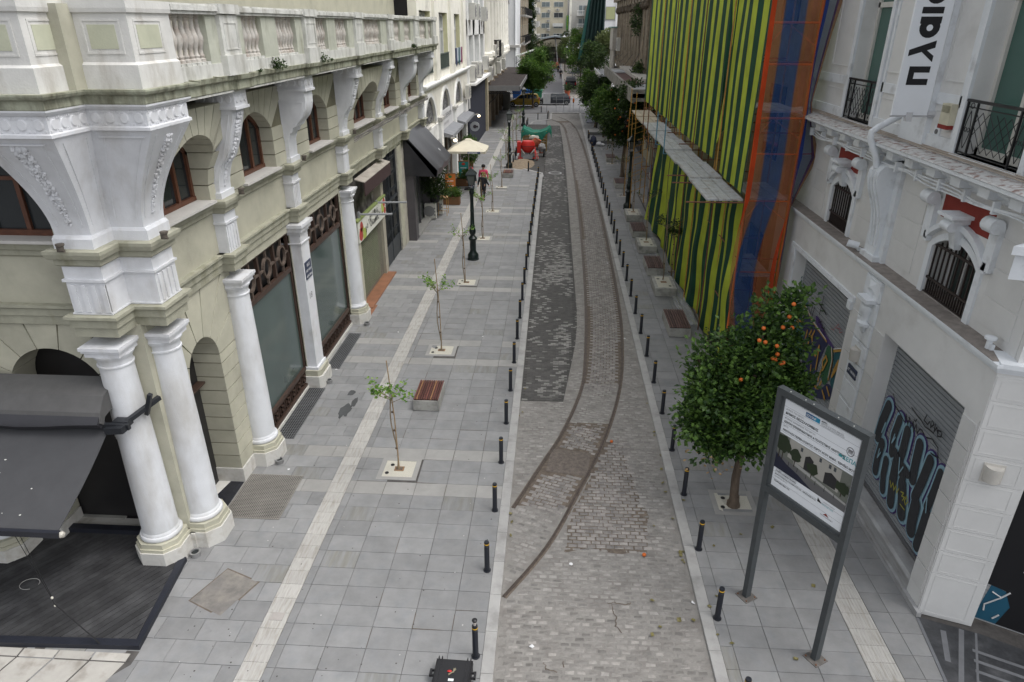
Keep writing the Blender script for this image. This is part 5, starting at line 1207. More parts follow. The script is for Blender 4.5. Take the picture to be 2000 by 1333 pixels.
for k, st in enumerate(Y2): paint('spray_tag', s2,[st], .014,.066 + k * .002, yl)
mp_ = {'n': cnv, 't': cte, 'g': cgr, 'p': cpu}
for k, (c, p) in enumerate(P1):
 p = [(min(max(y, OP1[0] + .02), OP1[1] - .02), max(z, .56)) for y, z in p]; pts = []
 n_ = len(p)
 for i in range(n_):
  a0, a1, a2, a3 = p[i - 1], p[i], p[(i + 1) % n_], p[(i + 2) % n_]
  for j in range(5):
   t_ = j / 5; pts.append(tuple(.5 * (2 * a1[a] + (a2[a] - a0[a]) * t_ + (2 * a0[a] - 5 * a1[a] + 4 * a2[a] - a3[a]) * t_ * t_ + (3 * a1[a] - a0[a] - 3 * a2[a] + a3[a]) * t_ ** 3) for a in (0,1)))
 pts = [(min(max(y, OP1[0] + .02), OP1[1] - .02), max(z, .56)) for y, z in pts]
 mb = MB().quad(*[(XG - .003 - .002 * k, y, z) for y, z in pts]); put('graffiti_patch', mb, mp_[c], s1)
O1c = clampy(O1, OP1[0] + .06, OP1[1] - .06)
for k, st in enumerate(O1c): paint('graffiti_letter', s1,[[(y, max(z, .6)) for y, z in st]], .038,.02 + .0015 * k, cgo)
for k, st in enumerate([O1c[0], O1c[12], O1c[14]]): paint('graffiti_outline', s1,[[(y, z + .06) for y, z in st]], .016,.05 + .001 * k, flat('white_spray', (.6,.6,.6)))
for k, st in enumerate(K1): paint('spray_tag', s1,[st], .022,.055 + k * .002, ink)
for k, st in enumerate(B1g): paint('spray_tag', s1,[st], .02,.055 + k * .002, cte)
for k, st in enumerate(RD): paint('spray_tag', s1,[st], .01,.055 + k * .002, flat('pink_spray', (.30,.08,.09)))
# sill moulding
mb = MB()
for w_, a, b in ((.03,5.58,5.64),(.07,5.64,5.70),(.11,5.70,5.76)): fbox(mb, r7,10.9 - w_, YE2, a, b, -.3, w_)
put('sill_moulding', mb, rwhite, B2)
mb = MB().box(7.6,8.05,10.95, YE2,5.76,5.775); put('dirty_ledge', mb, M('dirty_ledge', (.23,.205,.185), var=.3, scale=5, bump=.5), B2)
# rusticated blocks: far pier and near pier
z = .45
rows = [(.5,1.05),(1.07,1.62),(1.64,2.19),(2.21,2.76),(2.78,3.33),(3.35,3.9),(3.92,4.47),(4.49,5.04),(5.06,5.56)]
for a, b in rows:
 rb(r7,15.35,16.2, a, b, 0,.05, 'pilaster_block', rwhite); rb(r7,15.38,16.17, a + .04, b - .04,.05,.062, 'block_face', rwhite)
 if b < 4.5: rb(r7,14.82,15.33, a, b, 0,.018, 'stone_block', plaster2); rb(r7,16.22,16.6, a, b, 0,.018, 'stone_block', plaster2)
 if b < 4.6: rb(r7,10.97,11.4, a, b, 0,.02, 'stone_block', plaster2)
rb(r7,15.3,16.3,0,.46,0,.07, 'pilaster_foot', rwhite)
mb = MB().loft([[(7.65,15.52,5.2),(7.65,15.98,5.2),(7.65,15.98,5.5),(7.65,15.52,5.5)], [(7.56,15.75,5.35)] * 4]); put('diamond_boss', mb, rwhite, B2)
# vase-shaped corbel
mb = MB().lathe([(.02,-.28),(.07,-.2),(.1,-.1),(.19,-.08),(.2,0),(.12,.03),(.1,.1),(.16,.25),(.18,.38),(.15,.44),(.2,.5),(.22,.56)], (7.62,15.72,4.45),14, sx=.8); mb.box(7.42,7.7,15.45,15.99,5.01,5.1); put('vase_corbel', mb, rwhite, B2, True)
# arched barred windows of the mezzanine
def barred(a, b, lab):
 w = thing_part('barred_window', B2); w['label'] = lab; fn = r8; zc, zs, ri = 5.78,6.80,.30
 mb = MB(); P_ = arc(a, b, zs, ri, 12); Q = arc(a - .17, b + .17, zs, ri + .15,12)
 for p, q, p2, q2 in zip(P_, P_[1:], Q, Q[1:]): mb.prism([p, q, q2, p2], fn, 0,.05)
 fbox(mb, fn, a - .17, a, zc, zs, 0,.05); fbox(mb, fn, b, b + .17, zc, zs, 0,.05); put('surround', mb, rwhite, w)
 mb = MB(); Q2 = arc(a - .2, b + .2, zs + .13, ri + .14,12); Q3 = arc(a - .24, b + .24, zs + .22, ri + .17,12)
 for p, q, p2, q2 in zip(Q2, Q2[1:], Q3, Q3[1:]): mb.prism([p, q, q2, p2], fn, .0,.13)
 fbox(mb, fn, a - .32, a - .19, zs + .05, zs + .25,0,.11); fbox(mb, fn, b + .19, b + .32, zs + .05, zs + .25,0,.11); put('hood_mould', mb, rwhite, w)
 c = (a + b) / 2
 mb = MB().loft([[fn(c + x, z_, w_) for x, w_ in ((-k, 0),(k, 0),(k, d),(-k, d))] for z_, k, d in ((6.98,.09,.12),(7.5,.15,.26),(7.52,.2,.3),(7.62,.2,.34))]); mb.tube([fn(c - .16,7.44,.3), fn(c + .16,7.44,.3)], .1,10); fbox(mb, fn, c - .28, c + .28,7.62,7.68,0,.42); put('keystone', mb, rwhite, w, True)
 mb = MB(); fbox(mb, fn, a - .05, b + .05,7.42,7.9,0,.012); put('red_tympanum', mb, red, w)
 for u in (a - .3, b + .3):
  mb = MB(); fbox(mb, fn, u - .13, u + .13,6.9,7.75,0,.11); mb.tube([fn(u - .16,7.76,.18), fn(u + .16,7.76,.18)], .14,12); mb.tube([fn(u - .17,7.76,.18), fn(u + .17,7.76,.18)], .05,8); put('scroll_corbel', mb, rwhite, w, True)
 mb = MB(); fbox(mb, fn, a - .02, b + .02,5.76,7.2,-.5,-.46); put('pane', mb, glassmat('greenish_glass', (.03,.045,.04),.15), w)
 mb = MB()
 for u in (a + .06, a + (b - a) * .32, a + (b - a) * .68, b - .06): fbox(mb, fn, u - .05, u + .05,5.8,7.1,-.46,-.4)
 put('sash', mb, flat('white_sash', (.6,.6,.6)), w)
 n_ = 10
 for k in range(n_):
  u = a + .04 + (b - a - .08) * k / (n_ - 1); h = (b - a) / 2; rad = (h * h + ri * ri) / (2 * ri); zt = zs + ri - rad + sqrt(max(0, rad * rad - (u - c) ** 2)) - .02
  mb = MB(); fbox(mb, fn, u - .014, u + .014,5.79, zt, -.05,-.02); put('bar', mb, ironb, w)
 for k in range(n_ - 1):
  u = a + .04 + (b - a - .08) * (k + .5) / (n_ - 1); mb = MB(); fbox(mb, fn, u - .012, u + .012,5.79,6.12,-.05,-.02); put('short_bar', mb, ironb, w)
 for z_ in (5.8,6.13,6.85): mb = MB(); fbox(mb, fn, a, b, z_ - .025, z_ + .025,-.02,.01); put('rail', mb, ironb, w)
 mb = MB(); fbox(mb, fn, a, b, 5.76,5.8,-.5,.02); put('sill', mb, M('dirty_sill', (.30,.28,.26), var=.3, bump=.4), w)
barred(*WR[0], 'arched barred window nearest the building corner'); barred(*WR[1], 'arched barred window beside the orange and blue net')
# big scroll pilaster between the windows
pl2 = thing_part('scroll_pilaster', B2)
rb(r8,16.2,17.2,5.76,8.2,0,.1, 'backing', rwhite, pl2)
mb = MB(); S_ = [(.02,5.85),(.1,5.9),(.08,6.1),(.1,6.5),(.16,6.9),(.26,7.2),(.36,7.45),(.42,7.7),(.40,7.9),(.3,8.02),(.12,8.08)]
mb.loft([[r8(u, z_, .1 + w_) for w_, z_ in S_] + [r8(u, 8.08,.05), r8(u, 5.85,.05)] for u in (16.42,16.95)]); put('console', mb, rwhite, pl2, True)
for k in range(3):
 u = 16.52 + k * .16; mb = MB().tube([r8(u, z_, .1 + w_ + .01) for w_, z_ in S_[2:9]], .03,6); put('console_reed', mb, rwhite, pl2, True)
rb(r8,16.3,17.05,5.76,5.9,.1,.26, 'foot', rwhite, pl2)
# cream panels and grooves around
for a, b in ((15.0,16.1),(11.3,12.3),(20.6,21.6),(17.35,18.2)):
 for z_ in (5.95,6.5,7.05,7.6): rb(r8, a, b, z_, z_ + .52,0,.014, 'wall_panel', plaster2)
# main cornice
mb = MB(); prof2 = [(.05,8.1),(.1,8.14),(.1,8.22),(.2,8.26),(.24,8.34),(.42,8.38),(.52,8.44),(.58,8.46),(.58,8.52),(.6,8.54)]
for (w0_, z0_),(w1_, z1_) in zip(prof2, prof2[1:]):
 mb.loft([[r8(u0, z0_, -.2), r8(u0, z0_, w0_), r8(YE2, z0_, w0_), r8(YE2, z0_, -.2)] if False else [r8(11.1 - w0_, z0_, -.2), r8(11.1 - w0_, z0_, w0_), r8(YE2, z0_, w0_), r8(YE2, z0_, -.2)], [r8(11.1 - w1_, z1_, -.2), r8(11.1 - w1_, z1_, w1_), r8(YE2, z1_, w1_), r8(YE2, z1_, -.2)]])
put('cornice', mb, rwhite, B2)
mb = MB()
for a, b in ((11.0,12.0),(13.0,15.9),(16.1,17.5),(19.4,20.4)):
 pass
mb.prism([(7.40,8.541),(7.44,8.56),(8.02,8.62),(8.02,8.5),(7.44,8.5)], lambda u, v, w: (u, w, v),10.6, YE2); put('cornice_top', mb, rdirty, B2)
k = 0; u = 11.5
while u < 22.5:
 rb(r8, u, u + .34,8.2,8.36,.1,.36, 'modillion', rwhite); u += .95
for k in range(3):
 mb = MB(); pts = []
 for i in range(70): u = 10.9 + i * .17; pts.append(r8(u, 8.02 + .045 * k + .05 * sin(u * 1.7 + k) * .6,.30 + .05 * sin(u * 3.1)))
 mb.tube(pts, .017,5); put('painted_cable', mb, rwhite, B2)
for i in range(12): rb(r8,11.3 + i * .95,11.36 + i * .95,7.98,8.2,.22,.34, 'cable_clip', rwhite)
cm2 = M('sand_cable', (.36,.31,.26))
for k in range(5):
 mb = MB(); pts = []
 for i in range(80): u = 10.9 + i * .155; pts.append(r8(u, 8.64 + .02 * (k % 2),.04 + .05 * k + .035 * noise.noise(Vector((u * .9, k * 5,0)))))
 mb.tube(pts, .013,5); put('loose_cable', mb, cm2, B2)
# upper storey with French windows and balconettes
mb = MB()
fr8 = [(11.05,12.35),(14.45,18.55),(20.35, YE2)]
WU = [(12.35,14.45),(18.55,20.35)]
for a, b in fr8: fbox(mb, r8, a, b, 8.5,18,-.6,0)
for a, b in WU: fbox(mb, r8, a, b, 12.6,18,-.6,0); fbox(mb, r8, a, b, 8.5,8.66,-.6,0)
put('upper_wall', mb, plaster, B2)
for a, b in WU:
 w = thing_part('french_window', B2)
 mb = MB(); fbox(mb, r8, a - .16, a, 8.6,12.9,0,.07); fbox(mb, r8, b, b + .16,8.6,12.9,0,.07); fbox(mb, r8, a - .3, a - .2,8.6,13,0,.03); fbox(mb, r8, b + .2, b + .3,8.6,13,0,.03); put('surround', mb, rwhite, w)
 mb = MB(); c = (a + b) / 2
 for u in (a + .05, c, b - .05): fbox(mb, r8, u - .05, u + .05,8.66,12.6,-.42,-.34)
 fbox(mb, r8, a, b, 11.4,11.52,-.42,-.34); fbox(mb, r8, a, b, 8.66,8.8,-.42,-.34); put('frame', mb, flat('cream_white_frame', (.58,.57,.53)), w)
 mb = MB(); fbox(mb, r8, a, b, 8.66,12.6,-.44,-.40); put('pane', mb, tealglass, w)
 mb = MB(); fbox(mb, r8, a - .05, b + .05,8.6,8.66,-.4,.12); put('sill', mb, rwhite, w)
 # balconette
 bl = thing_part('balconette', B2)
 for z_, h_ in ((9.68,.05),(9.56,.02),(8.72,.02)): mb = MB(); fbox(mb, r8, a + .02, b - .02, z_ - h_ / 2, z_ + h_ / 2,.0,.06 if h_ > .03 else .03); put('rail', mb, iron, bl)
 posts = [a + .04, a + .38, b - .38, b - .04]
 for u in posts: mb = MB(); fbox(mb, r8, u - .018, u + .018,8.68,9.68,.01,.045); put('post', mb, iron, bl)
 mb = MB()
 nn = 6; W_ = posts[2] - posts[1]
 for k in range(nn):
  for s_ in (1,-1):
   u0 = posts[1] + W_ * k / nn; p = []
   for i in range(7):
    t_ = i / 6; uu = u0 + s_ * W_ * .5 * t_; zz = 8.8 + .7 * t_
    if uu > posts[2]: uu = 2 * posts[2] - uu
    if uu < posts[1]: uu = 2 * posts[1] - uu
    p.append(r8(uu, zz, .03))
   mb.tube(p, .009,4)
 put('lattice_scrolls', mb, iron, bl)
 for u0, u1 in ((posts[0], posts[1]),(posts[2], posts[3])):
  c_ = (u0 + u1) / 2; mb = MB()
  for s_ in (-1,1):
   mb.tube([r8(c_ + s_ * .11 * sin(pi * i / 10) * (1 if i < 6 else .8),8.8 + .7 * i / 10,.03) for i in range(11)], .009,4)
   mb.tube([r8(c_ + s_ * (.05 + .035 * cos(2 * pi * i / 9)),9.15 + .04 * sin(2 * pi * i / 9),.03) for i in range(10)], .008,4)
  mb.tube([r8(c_ + .06 * cos(2 * pi * i / 12),9.62 + .05 * sin(2 * pi * i / 12) - .03,.03) for i in range(13)], .008,4)
  put('heart_scroll', mb, iron, bl)
rb(r8,10.95, YE2,9.0,9.0 + .001,0,.001, 'string', rwhite) if False else None
for a, b in ((14.7,15.55),(16.85,18.3),(20.6,21.9),(11.1,12.1)):
 mb = MB()
 for q in ((a, b, 9.95,9.975),(a, a + .025,9.975,13),(b - .025, b, 9.975,13)): fbox(mb, r8, *q, 0,.02)
 for q in ((a, b, 9.35,9.375),(a, b, 8.85,8.875)): fbox(mb, r8, *q, 0,.012)
 put('panel_moulding', mb, plaster2, B2)
mb = MB(); fbox(mb, r8,14.62,18.4,9.5,9.72,0,.03); fbox(mb, r8,20.5,23.4,9.5,9.72,0,.03); fbox(mb, r8,11.05,12.2,9.5,9.72,0,.03); fbox(mb, r8,14.62,18.4,8.6,8.9,0,.05); fbox(mb, r8,20.5,23.4,8.6,8.9,0,.05); put('string_band', mb, rwhite, B2)
rb(r8,15.65,16.75,8.6,18,0,.12, 'upper_pilaster', rwhite)
mb = MB().tube([(7.9,16.9,9.1),(7.45,16.85,8.85),(7.3,16.8,8.75),(7.3,16.8,8.6),(7.5,16.75,8.2),(7.55,16.72,7.95)], .075,10); put('downpipe', mb, rwhite, B2, True)
# corner pieces beyond: chamfered pier and the side front
class FD:
 def __init__(s, p, d): s.p = Vector((p[0], p[1], 0)); s.d = Vector((d[0], d[1], 0)).normalized(); s.n = Vector((s.d.y, -s.d.x, 0))
 def __call__(s, u, v, w): q = s.p + s.d * u + s.n * w; return (q.x, q.y, v)
c1 = FD((7.70,10.90),(.92,-.30)); c2 = FD((8.62,10.58),(.78,-.40))
mb = MB(); fbox(mb, c1,0,.97,0,5.62,-.6,0); fbox(mb, c1,.25,1.0,5.62,8.3,-.6,-.05); fbox(mb, c1,.2,1.0,8.3,18,-.6,-.02); put('corner_pier', mb, plaster, B2)
for a, b in [(.05,1.1)] + [(1.12 + i * .56,1.66 + i * .56) for i in range(7)] + [(5.04,5.5)]:
 mb = MB(); fbox(mb, c1,.02,.95, a, b, 0,.014); put('stone_block', mb, plaster2, B2)
 mb = MB()
 for q in ((.1,.82, a + .05, a + .058),(.1,.82, b - .058, b - .05),(.1,.108, a + .06, b - .06),(.812,.82, a + .06, b - .06)): fbox(mb, c1, *q, .014,.019)
 put('block_border', mb, plaster2, B2)
mb = MB()
for w_, a, b in ((.03,5.578,5.637),(.068,5.637,5.697),(.108,5.697,5.783)): fbox(mb, c1,-.02,1.1, a, b, -.5, w_)
put('sill_moulding', mb, rwhite, B2)
mb = MB().prism([(7.2,10.75),(8.2,10.35),(8.9,10.9),(8.0,11.3)], lambda u, v, w: (u, v, w),7.72,7.86); mb.prism([(7.3,10.8),(8.15,10.5),(8.7,10.95),(8.0,11.2)], lambda u, v, w: (u, v, w),7.3,7.72); put('corner_capital', mb, rwhite, B2)
mb = MB(); fbox(mb, c2,-.02,3,4.3,5.6,-.6,0); fbox(mb, c2,2.6,6,0,18,-.6,0); fbox(mb, c2,0,3,5.6,18,-.6,0); put('side_front', mb, plaster, B2)
s3 = thing_part('roller_shutter', B2); s3['label'] = 'roller shutter with black and white graffiti on the side front'
z = .06
while z < 4.3: mb = MB(); fbox(mb, c2,-.0,2.6, z + .006, z + .104,-.26,-.22); put('slat', mb, flat('pale_slat', (.33,.34,.35)), s3); z += .11
mb = MB()
def blobp(cu, cz, ru, rz, seed, w):
 return [c2(cu + ru * cos(2 * pi * i / 26) * (1 + .3 * noise.noise(Vector((cos(i * .24) * 1.5, sin(i * .24) * 1.5, seed)))), cz + rz * sin(2 * pi * i / 26) * (1 + .3 * noise.noise(Vector((sin(i * .24), cos(i * .24), seed + 4)))), w) for i in range(26)]
mb.quad(c2(.0,.1,-.215), c2(.55,.1,-.215), c2(.5,.9,-.215), c2(.1,1.0,-.215)); put('graffiti_patch', mb, flat('petrol_spray', (.015,.09,.15)), s3)
for k, (q) in enumerate([((.03,1.0),(.35,.95),(.5,.6),(.38,.1),(.8,.1),(.75,1.0),(1.2,1.35),(1.3,2.0),(.4,3.9),(.0,3.9)),((.7,.1),(2.5,.1),(2.5,.5),(1.2,.62),(.9,.9)),((.9,1.0),(1.6,1.2),(2.5,1.1),(2.5,1.5),(1.5,1.6),(1.0,1.4))]):
 mb = MB().quad(*[c2(u, v, -.212 + .002 * k) for u, v in q]); put('graffiti_patch', mb, ink, s3)
for q in ([(.15,.85),(.32,.78),(.1,.5),(.12,.35)], [(.42,.95),(.3,.75)], [(.38,.35),(.3,.22)], [(.6,1.75),(.5,1.5)]):
 mb = MB().tube([c2(u, v, -.2) for u, v in q], .016,5); put('graffiti_line', mb, flat('white_spray', (.6,.6,.6)), s3)
# dark granite entrance floor
mb = MB().prism([(7.62,10.80),(8.66,10.42),(10.6,9.4),(10.6,6.5),(6.9,6.5),(7.42,9.2)], lambda u, v, w: (u, v, w),-.05,.008); ef = struct('dark_entrance_floor', mb, M('dark_granite', (.032,.034,.038), rough=.6, var=.35, scale=5, bump=.1, col2=(.06,.062,.066), c2scale=1.5, c2thr=.55))
dsm = M('anti_slip_strip', (.14,.145,.155), rough=.8, var=.2)
for k in range(6):
 o_ = -.42 - k * .24; mb = MB(); q = FD((8.30 - k * .10,10.28 + o_ + .15),(.80,-.38)); mb.prism([(.03,-.035),(2.6,-.035),(2.6,.035),(.03,.035)], lambda u, v, w: q(u, w, v),.008,.014); put('grip_strip', mb, dsm, ef)
for a, b, wd in (((8.38,10.5),(7.55,8.9),.045),((8.62,10.42),(7.75,8.7),.02),((8.0,10.45),(7.72,9.7),.05),((7.64,10.75),(7.45,9.2),.03)):
 mb = MB(); d = (Vector(b) - Vector(a)).normalized(); n_ = Vector((-d.y, d.x)) * wd; mb.prism([(a[0] + n_.x, a[1] + n_.y),(b[0] + n_.x, b[1] + n_.y),(b[0] - n_.x, b[1] - n_.y),(a[0] - n_.x, a[1] - n_.y)], lambda u, v, w: (u, v, w),.008,.012); put('worn_strip', mb, dsm, ef)
# wall fittings
def wall_lamp(fn, u, v, lab):
 p = Vector(fn(u, v, 0)); nv = Vector(fn(0,0,1)) - Vector(fn(0,0,0)); dv = Vector(fn(1,0,0)) - Vector(fn(0,0,0))
 t = thing('wall_uplighter', lab, 'lamp', tuple(p),0, 'half-round uplighters on the cream building')
 mb = MB(); rings = []
 for z_, r_ in ((-.16,.11),(-.14,.14),(.12,.15),(.16,.15)): rings.append([tuple(p + nv * .03 + dv * r_ * cos(pi * i / 10) + nv * r_ * 1.1 * sin(pi * i / 10) + Vector((0,0, z_))) for i in range(11)])
 mb.loft(rings); put('shade', mb, M('cream_fitting', (.52,.50,.46), rough=.5), t, True)
 mb = MB().loft([[tuple(p + nv * .0 + dv * s_ * .17 + Vector((0,0, z_)) + nv * d_) for s_, d_ in ((-1,0),(1,0),(1,.03),(-1,.03))] for z_ in (-.2,.2)]); put('back_plate', mb, MATS['cream_fitting'], t)
wall_lamp(c1,.42,3.6, 'half-round uplighter on the near corner pier'); wall_lamp(FR(7.65),15.75,3.55, 'half-round uplighter above the small blue plate on the white pilaster')
t = thing('street_sign', 'small dark blue street name plate under the uplighter on the white pilaster', 'sign', (7.62,15.8,3.1))
mb = MB().box(7.6,7.63,15.5,16.0,2.95,3.2); put('plate', mb, MATS['navy_enamel'], t); text('lettering', 'ΑΓ. ΜΗΝΑ 9', .1,(7.6,15.97,3.04),(0,-1,0),(0,0,1), MATS['white_paint'], t, .002)
t = thing('ledge_spotlight', 'small white ledge spotlight near the building corner under the barred window', 'spotlight', (7.78,11.45,5.78)); mb = MB().lathe([(.05,0),(.05,.16),(.1,.18),(.1,.22),(.07,.23)], (0,0,0),12); pw('lamp_head', mb, rwhite, t); mb = MB().box(-.02,.05,-.1,-.05,0,.1); pw('mount', mb, rwhite, t)
t = thing('ledge_spotlight', 'white spotlight lying on the ledge at the foot of the scroll pilaster', 'spotlight', (7.78,17.25,5.85)); mb = MB().tube([(0,0,.05),(-.25,.1,.1)], .09,10); pw('lamp_head', mb, rwhite, t); mb = MB().box(-.02,.08,-.06,.06,-.07,.0); pw('mount', mb, rwhite, t)
t = thing('alarm_box', 'cream alarm box with a red base and louvres beside the banner', 'alarm', (7.9,14.9,9.3)); mb = MB(); fbox(mb, r8,14.72,15.08,9.16,9.56,0,.16); put('case', mb, M('ivory_plastic', (.55,.52,.40)), t); mb = MB(); fbox(mb, r8,14.73,15.07,9.08,9.16,0,.17); put('red_base', mb, red, t)
mb = MB()
for k in range(6): fbox(mb, r8,14.75,15.05,9.4 + k * .022,9.41 + k * .022,.16,.17)
put('louvres', mb, flat('olive_line', (.25,.24,.17)), t)
t = thing('wall_vent', 'small round wall vent below the alarm box', 'vent', (7.98,15.3,8.9)); mb = MB(); fbox(mb, r8,15.2,15.42,8.86,9.08,0,.03); put('plate', mb, rwhite, t); mb = MB().tube([r8(15.31,8.97,.0), r8(15.31,8.97,.05)], .05,10); put('grille', mb, flat('vent_grey', (.15,.15,.15)), t)
# hanging banner sign with its letters read from below
bn = thing('banner_sign', 'tall white banner sign with bold black letters reading upwards', 'sign', (7.9,15.6,9.3))
mb = MB().box(7.10,7.83,15.58,15.64,9.26,15); put('panel', mb, signw, bn)
mb = MB().tube([(7.08,15.61,9.24),(8.0,15.61,9.24)], .022,6); mb.box(7.40,7.52,15.54,15.66,9.14,9.32); mb.box(7.84,8.0,15.57,15.65,9.26,9.34); put('bracket', mb, flat('white_bracket', (.55,.56,.58)), bn)
def glyph(z, parts):
 for k, p in enumerate(parts): mb = MB().quad(*[(7.67 - v * .42,15.576 - .0008 * k, z + u * .40) for u, v in p]); put('lettering', mb, ink if not (p is parts[-1] and len(p) == 17) else signw, bn)
def box_(a, b, c, d): return [(a, c),(b, c),(b, d),(a, d)]
def circ(cu, cv, r): return [(cu + r * cos(2 * pi * i / 17), cv + r * sin(2 * pi * i / 17)) for i in range(17)]
glyph(9.86,[box_(0,.9,.72,1), box_(0,.30,0,.73), box_(.6,.9,0,.73)])
glyph(10.30,[[(.28,1.2),(.58,1.2),(1.02,0),(.68,0)], [(.5,.62),(.60,.42),(.3,0),(0,0)]])
glyph(10.76,[circ(.46,.48,.48), box_(.64,.96,0,.98), circ(.45,.48,.15)])
glyph(11.2,[box_(0,.3,0,1)])
glyph(11.38,[circ(.46,.46,.48), box_(.4,1.1,.72,.96), circ(.46,.46,.16)])
glyph(11.86,[box_(0,.3,0,1)])
glyph(12.05,[circ(.46,.48,.5), circ(.46,.48,.17)])
# --- scaffold with tarpaulins and nets
XT, YT0, YT1 = 6.0,21.75,49.5
sc_ = thing('scaffold', 'tubular scaffold behind the striped tarpaulin with brackets over the pavement', 'scaffold', (6.4,30,0))
for k in range(12):
 y_ = YT0 + .25 + k * 2.45
 for x_ in (6.12,7.45): mb = MB().tube([(x_, y_, 0),(x_, y_, 14)], .03,6); put('upright', mb, pipe_y if (k + (x_ > 7)) % 3 else pipe_r, sc_)
 for z_ in (2.0,4.0,5.9,8.0,10.0,12.0): mb = MB().tube([(6.1, y_, z_),(7.47, y_, z_)], .025,5); put('transom', mb, pipe_r, sc_)
for z_ in (2.0,4.0,5.85,8.0,10.0,12.0): mb = MB().tube([(6.12, YT0, z_),(6.12, YT1, z_)], .025,5); put('ledger', mb, pipe_r, sc_)
# near tower face inside the net
for x_ in (6.06,7.42): mb = MB().tube([(x_, YT0 + .02,0),(x_, YT0 + .02,14)], .04,8); put('upright', mb, M('orange_tube', (.62,.15,.03), rough=.5), sc_)
for z_ in (3.6,5.95,7.4,8.45,9.95,11.05): mb = MB().tube([(6.06, YT0 + .05, z_),(7.42, YT0 + .05, z_)], .032 if z_ > 8 else .025,7); put('transom', mb, MATS['orange_tube'], sc_)
for z_ in (5.95,8.45,11.05):
 for s_ in (0,1): mb = MB().tube([(6.06 + s_ * 1.36, YT0 + .06, z_ - .62),(6.06 + s_ * (1.36 - .84) + .42 * (1 - s_), YT0 + .06, z_ - .05)], .016,5); put('brace', mb, flat('pale_orange_tube', (.45,.22,.12)), sc_)
for z_, d_ in ((5.98,0),(3.3,.3),(8.6,0)):
 for k in range(3): mb = MB().box(6.25 + k * .38,6.6 + k * .38, YT0 + .15 + d_, YT0 + 2.6 + d_, z_, z_ + .05); put('deck_board', mb, galv, sc_)
# outer deck boards
y_ = YT0 + .1; k = 0
while y_ < 46:
 L_ = 3.07 if k else 3.3; zz = 5.98 + (.05 if k % 2 else 0)
 for j in range(3):
  x0 = 4.86 + j * .385 + (.02 if k % 2 else 0)
  mb = MB().box(x0, x0 + .365, y_, y_ + L_ - .03, zz - .05, zz)
  for q in range(4): mb.box(x0 + .03 + q * .085, x0 + .06 + q * .085, y_ + .03, y_ + L_ - .06, zz, zz + .008)
  mb.box(x0, x0 + .02, y_, y_ + L_ - .03, zz, zz + .015); mb.box(x0 + .345, x0 + .365, y_, y_ + L_ - .03, zz, zz + .015)
  put('deck_board', mb, galv if k < 6 else M('pale_timber_board', (.44,.38,.29), var=.15, rnd=.08), sc_)
 y_ += L_ + (-.0 if k % 2 else -.1); k += 1
mb = MB().tube([(4.2, YT0 + .02,5.9),(6.05, YT0 + .02,5.9)], .025,6); put('bracket_tube', mb, pipe_r, sc_)
for y_ in (24.9,26.2,31.5,35.0,39.5): mb = MB().tube([(4.25 if y_ < 27 else 5.5, y_, 5.86 if y_ < 27 else 6.2),(6.1 if y_ < 27 else 6.4, y_, 5.86 if y_ < 27 else 6.2)], .025,6); put('bracket_tube', mb, pipe_r, sc_)
for y_, m_ in ((31.0, pipe_b),(33.6, pipe_b),(37.0, pipe_r),(39.0, pipe_r),(43.0, pipe_y),(46.0, pipe_y)):
 mb = MB().tube([(5.0, y_, 5.85),(4.78, y_, 5.85),(4.78, y_, 7.35)], .028,6); put('guard_post', mb, m_, sc_)
for y_ in (44.5,46.5,48.5):
 mb = MB().tube([(5.0, y_, 0),(5.0, y_, 5.9)], .028,6); put('prop', mb, pipe_y, sc_)
 for z_ in (1.2,2.4,3.6,4.8): mb = MB().tube([(5.0, y_, z_),(6.0, y_ + .4, z_ + .3)], .016,4); put('brace', mb, pipe_y, sc_)
# striped tarpaulins
strip = [(.5,(.47,.56,.06),1.0),(1.0,(.016,.075,.045),.90)]
tarp_m = netmat('striped_tarpaulin', strip, 1, period=1.0, translucent=.25)
def cloth(name, fn, nu, nv, mat, parent, uvs=None, thick=0.0):
 """sheet from fn(s, t) -> point and stripe coordinate"""
 vs, uv, fs = [], [], []
 for j in range(nv + 1):
  for i in range(nu + 1):
   p, u = fn(i / nu, j / nv); vs.append(p); uv.append(u)
 for j in range(nv):
  for i in range(nu):
   a = j * (nu + 1) + i; fs.append((a, a + 1, a + nu + 2, a + nu + 1))
 me = bpy.data.meshes.new(name); me.from_pydata(vs, [], fs); me.materials.append(mat)
 l = me.uv_layers.new(name='UVMap')
 for li, lp_ in enumerate(me.loops): l.data[li].uv = (uv[lp_.vertex_index], .5)
 me.polygons.foreach_set('use_smooth', [True] * len(me.polygons)); me.update()
 return link(name, me, parent)
tp = thing('striped_tarpaulin', 'green striped tarpaulin covering the scaffold above and below its board deck', 'tarpaulin', (6.0,30,0))
def upper(s, t):
 y = YT0 + .05 + (25.55 - YT0) * s; z = 6.15 + 9 * t
 return (XT - .05 + .04 * sin(y * 2.2 + z * .3) + .05 * noise.noise(Vector((y * .6, z * .25,0))), y + .06 * noise.noise(Vector((y, z * .3,4))), z), y
cloth('upper_near_sheet', upper, 60,50, tarp_m, tp)
def upper2(s, t):
 y = 26.6 + (YT1 - 26.6) * s; z = 6.35 + 9 * t
 return (XT + .02 + .9 / y * sin(y * 2.56) * (1 - .3 * t) + .9 / y * noise.noise(Vector((y * .8, z * .3,9))), y + .04 * noise.noise(Vector((y * .4, z * .25,4))), z), y
cloth('upper_far_sheet', lambda s, t: (upper2(s, t)[0], math.log(1 + .05 * (upper2(s, t)[1] - 25)) / .05),240,40, tarp_m, tp)
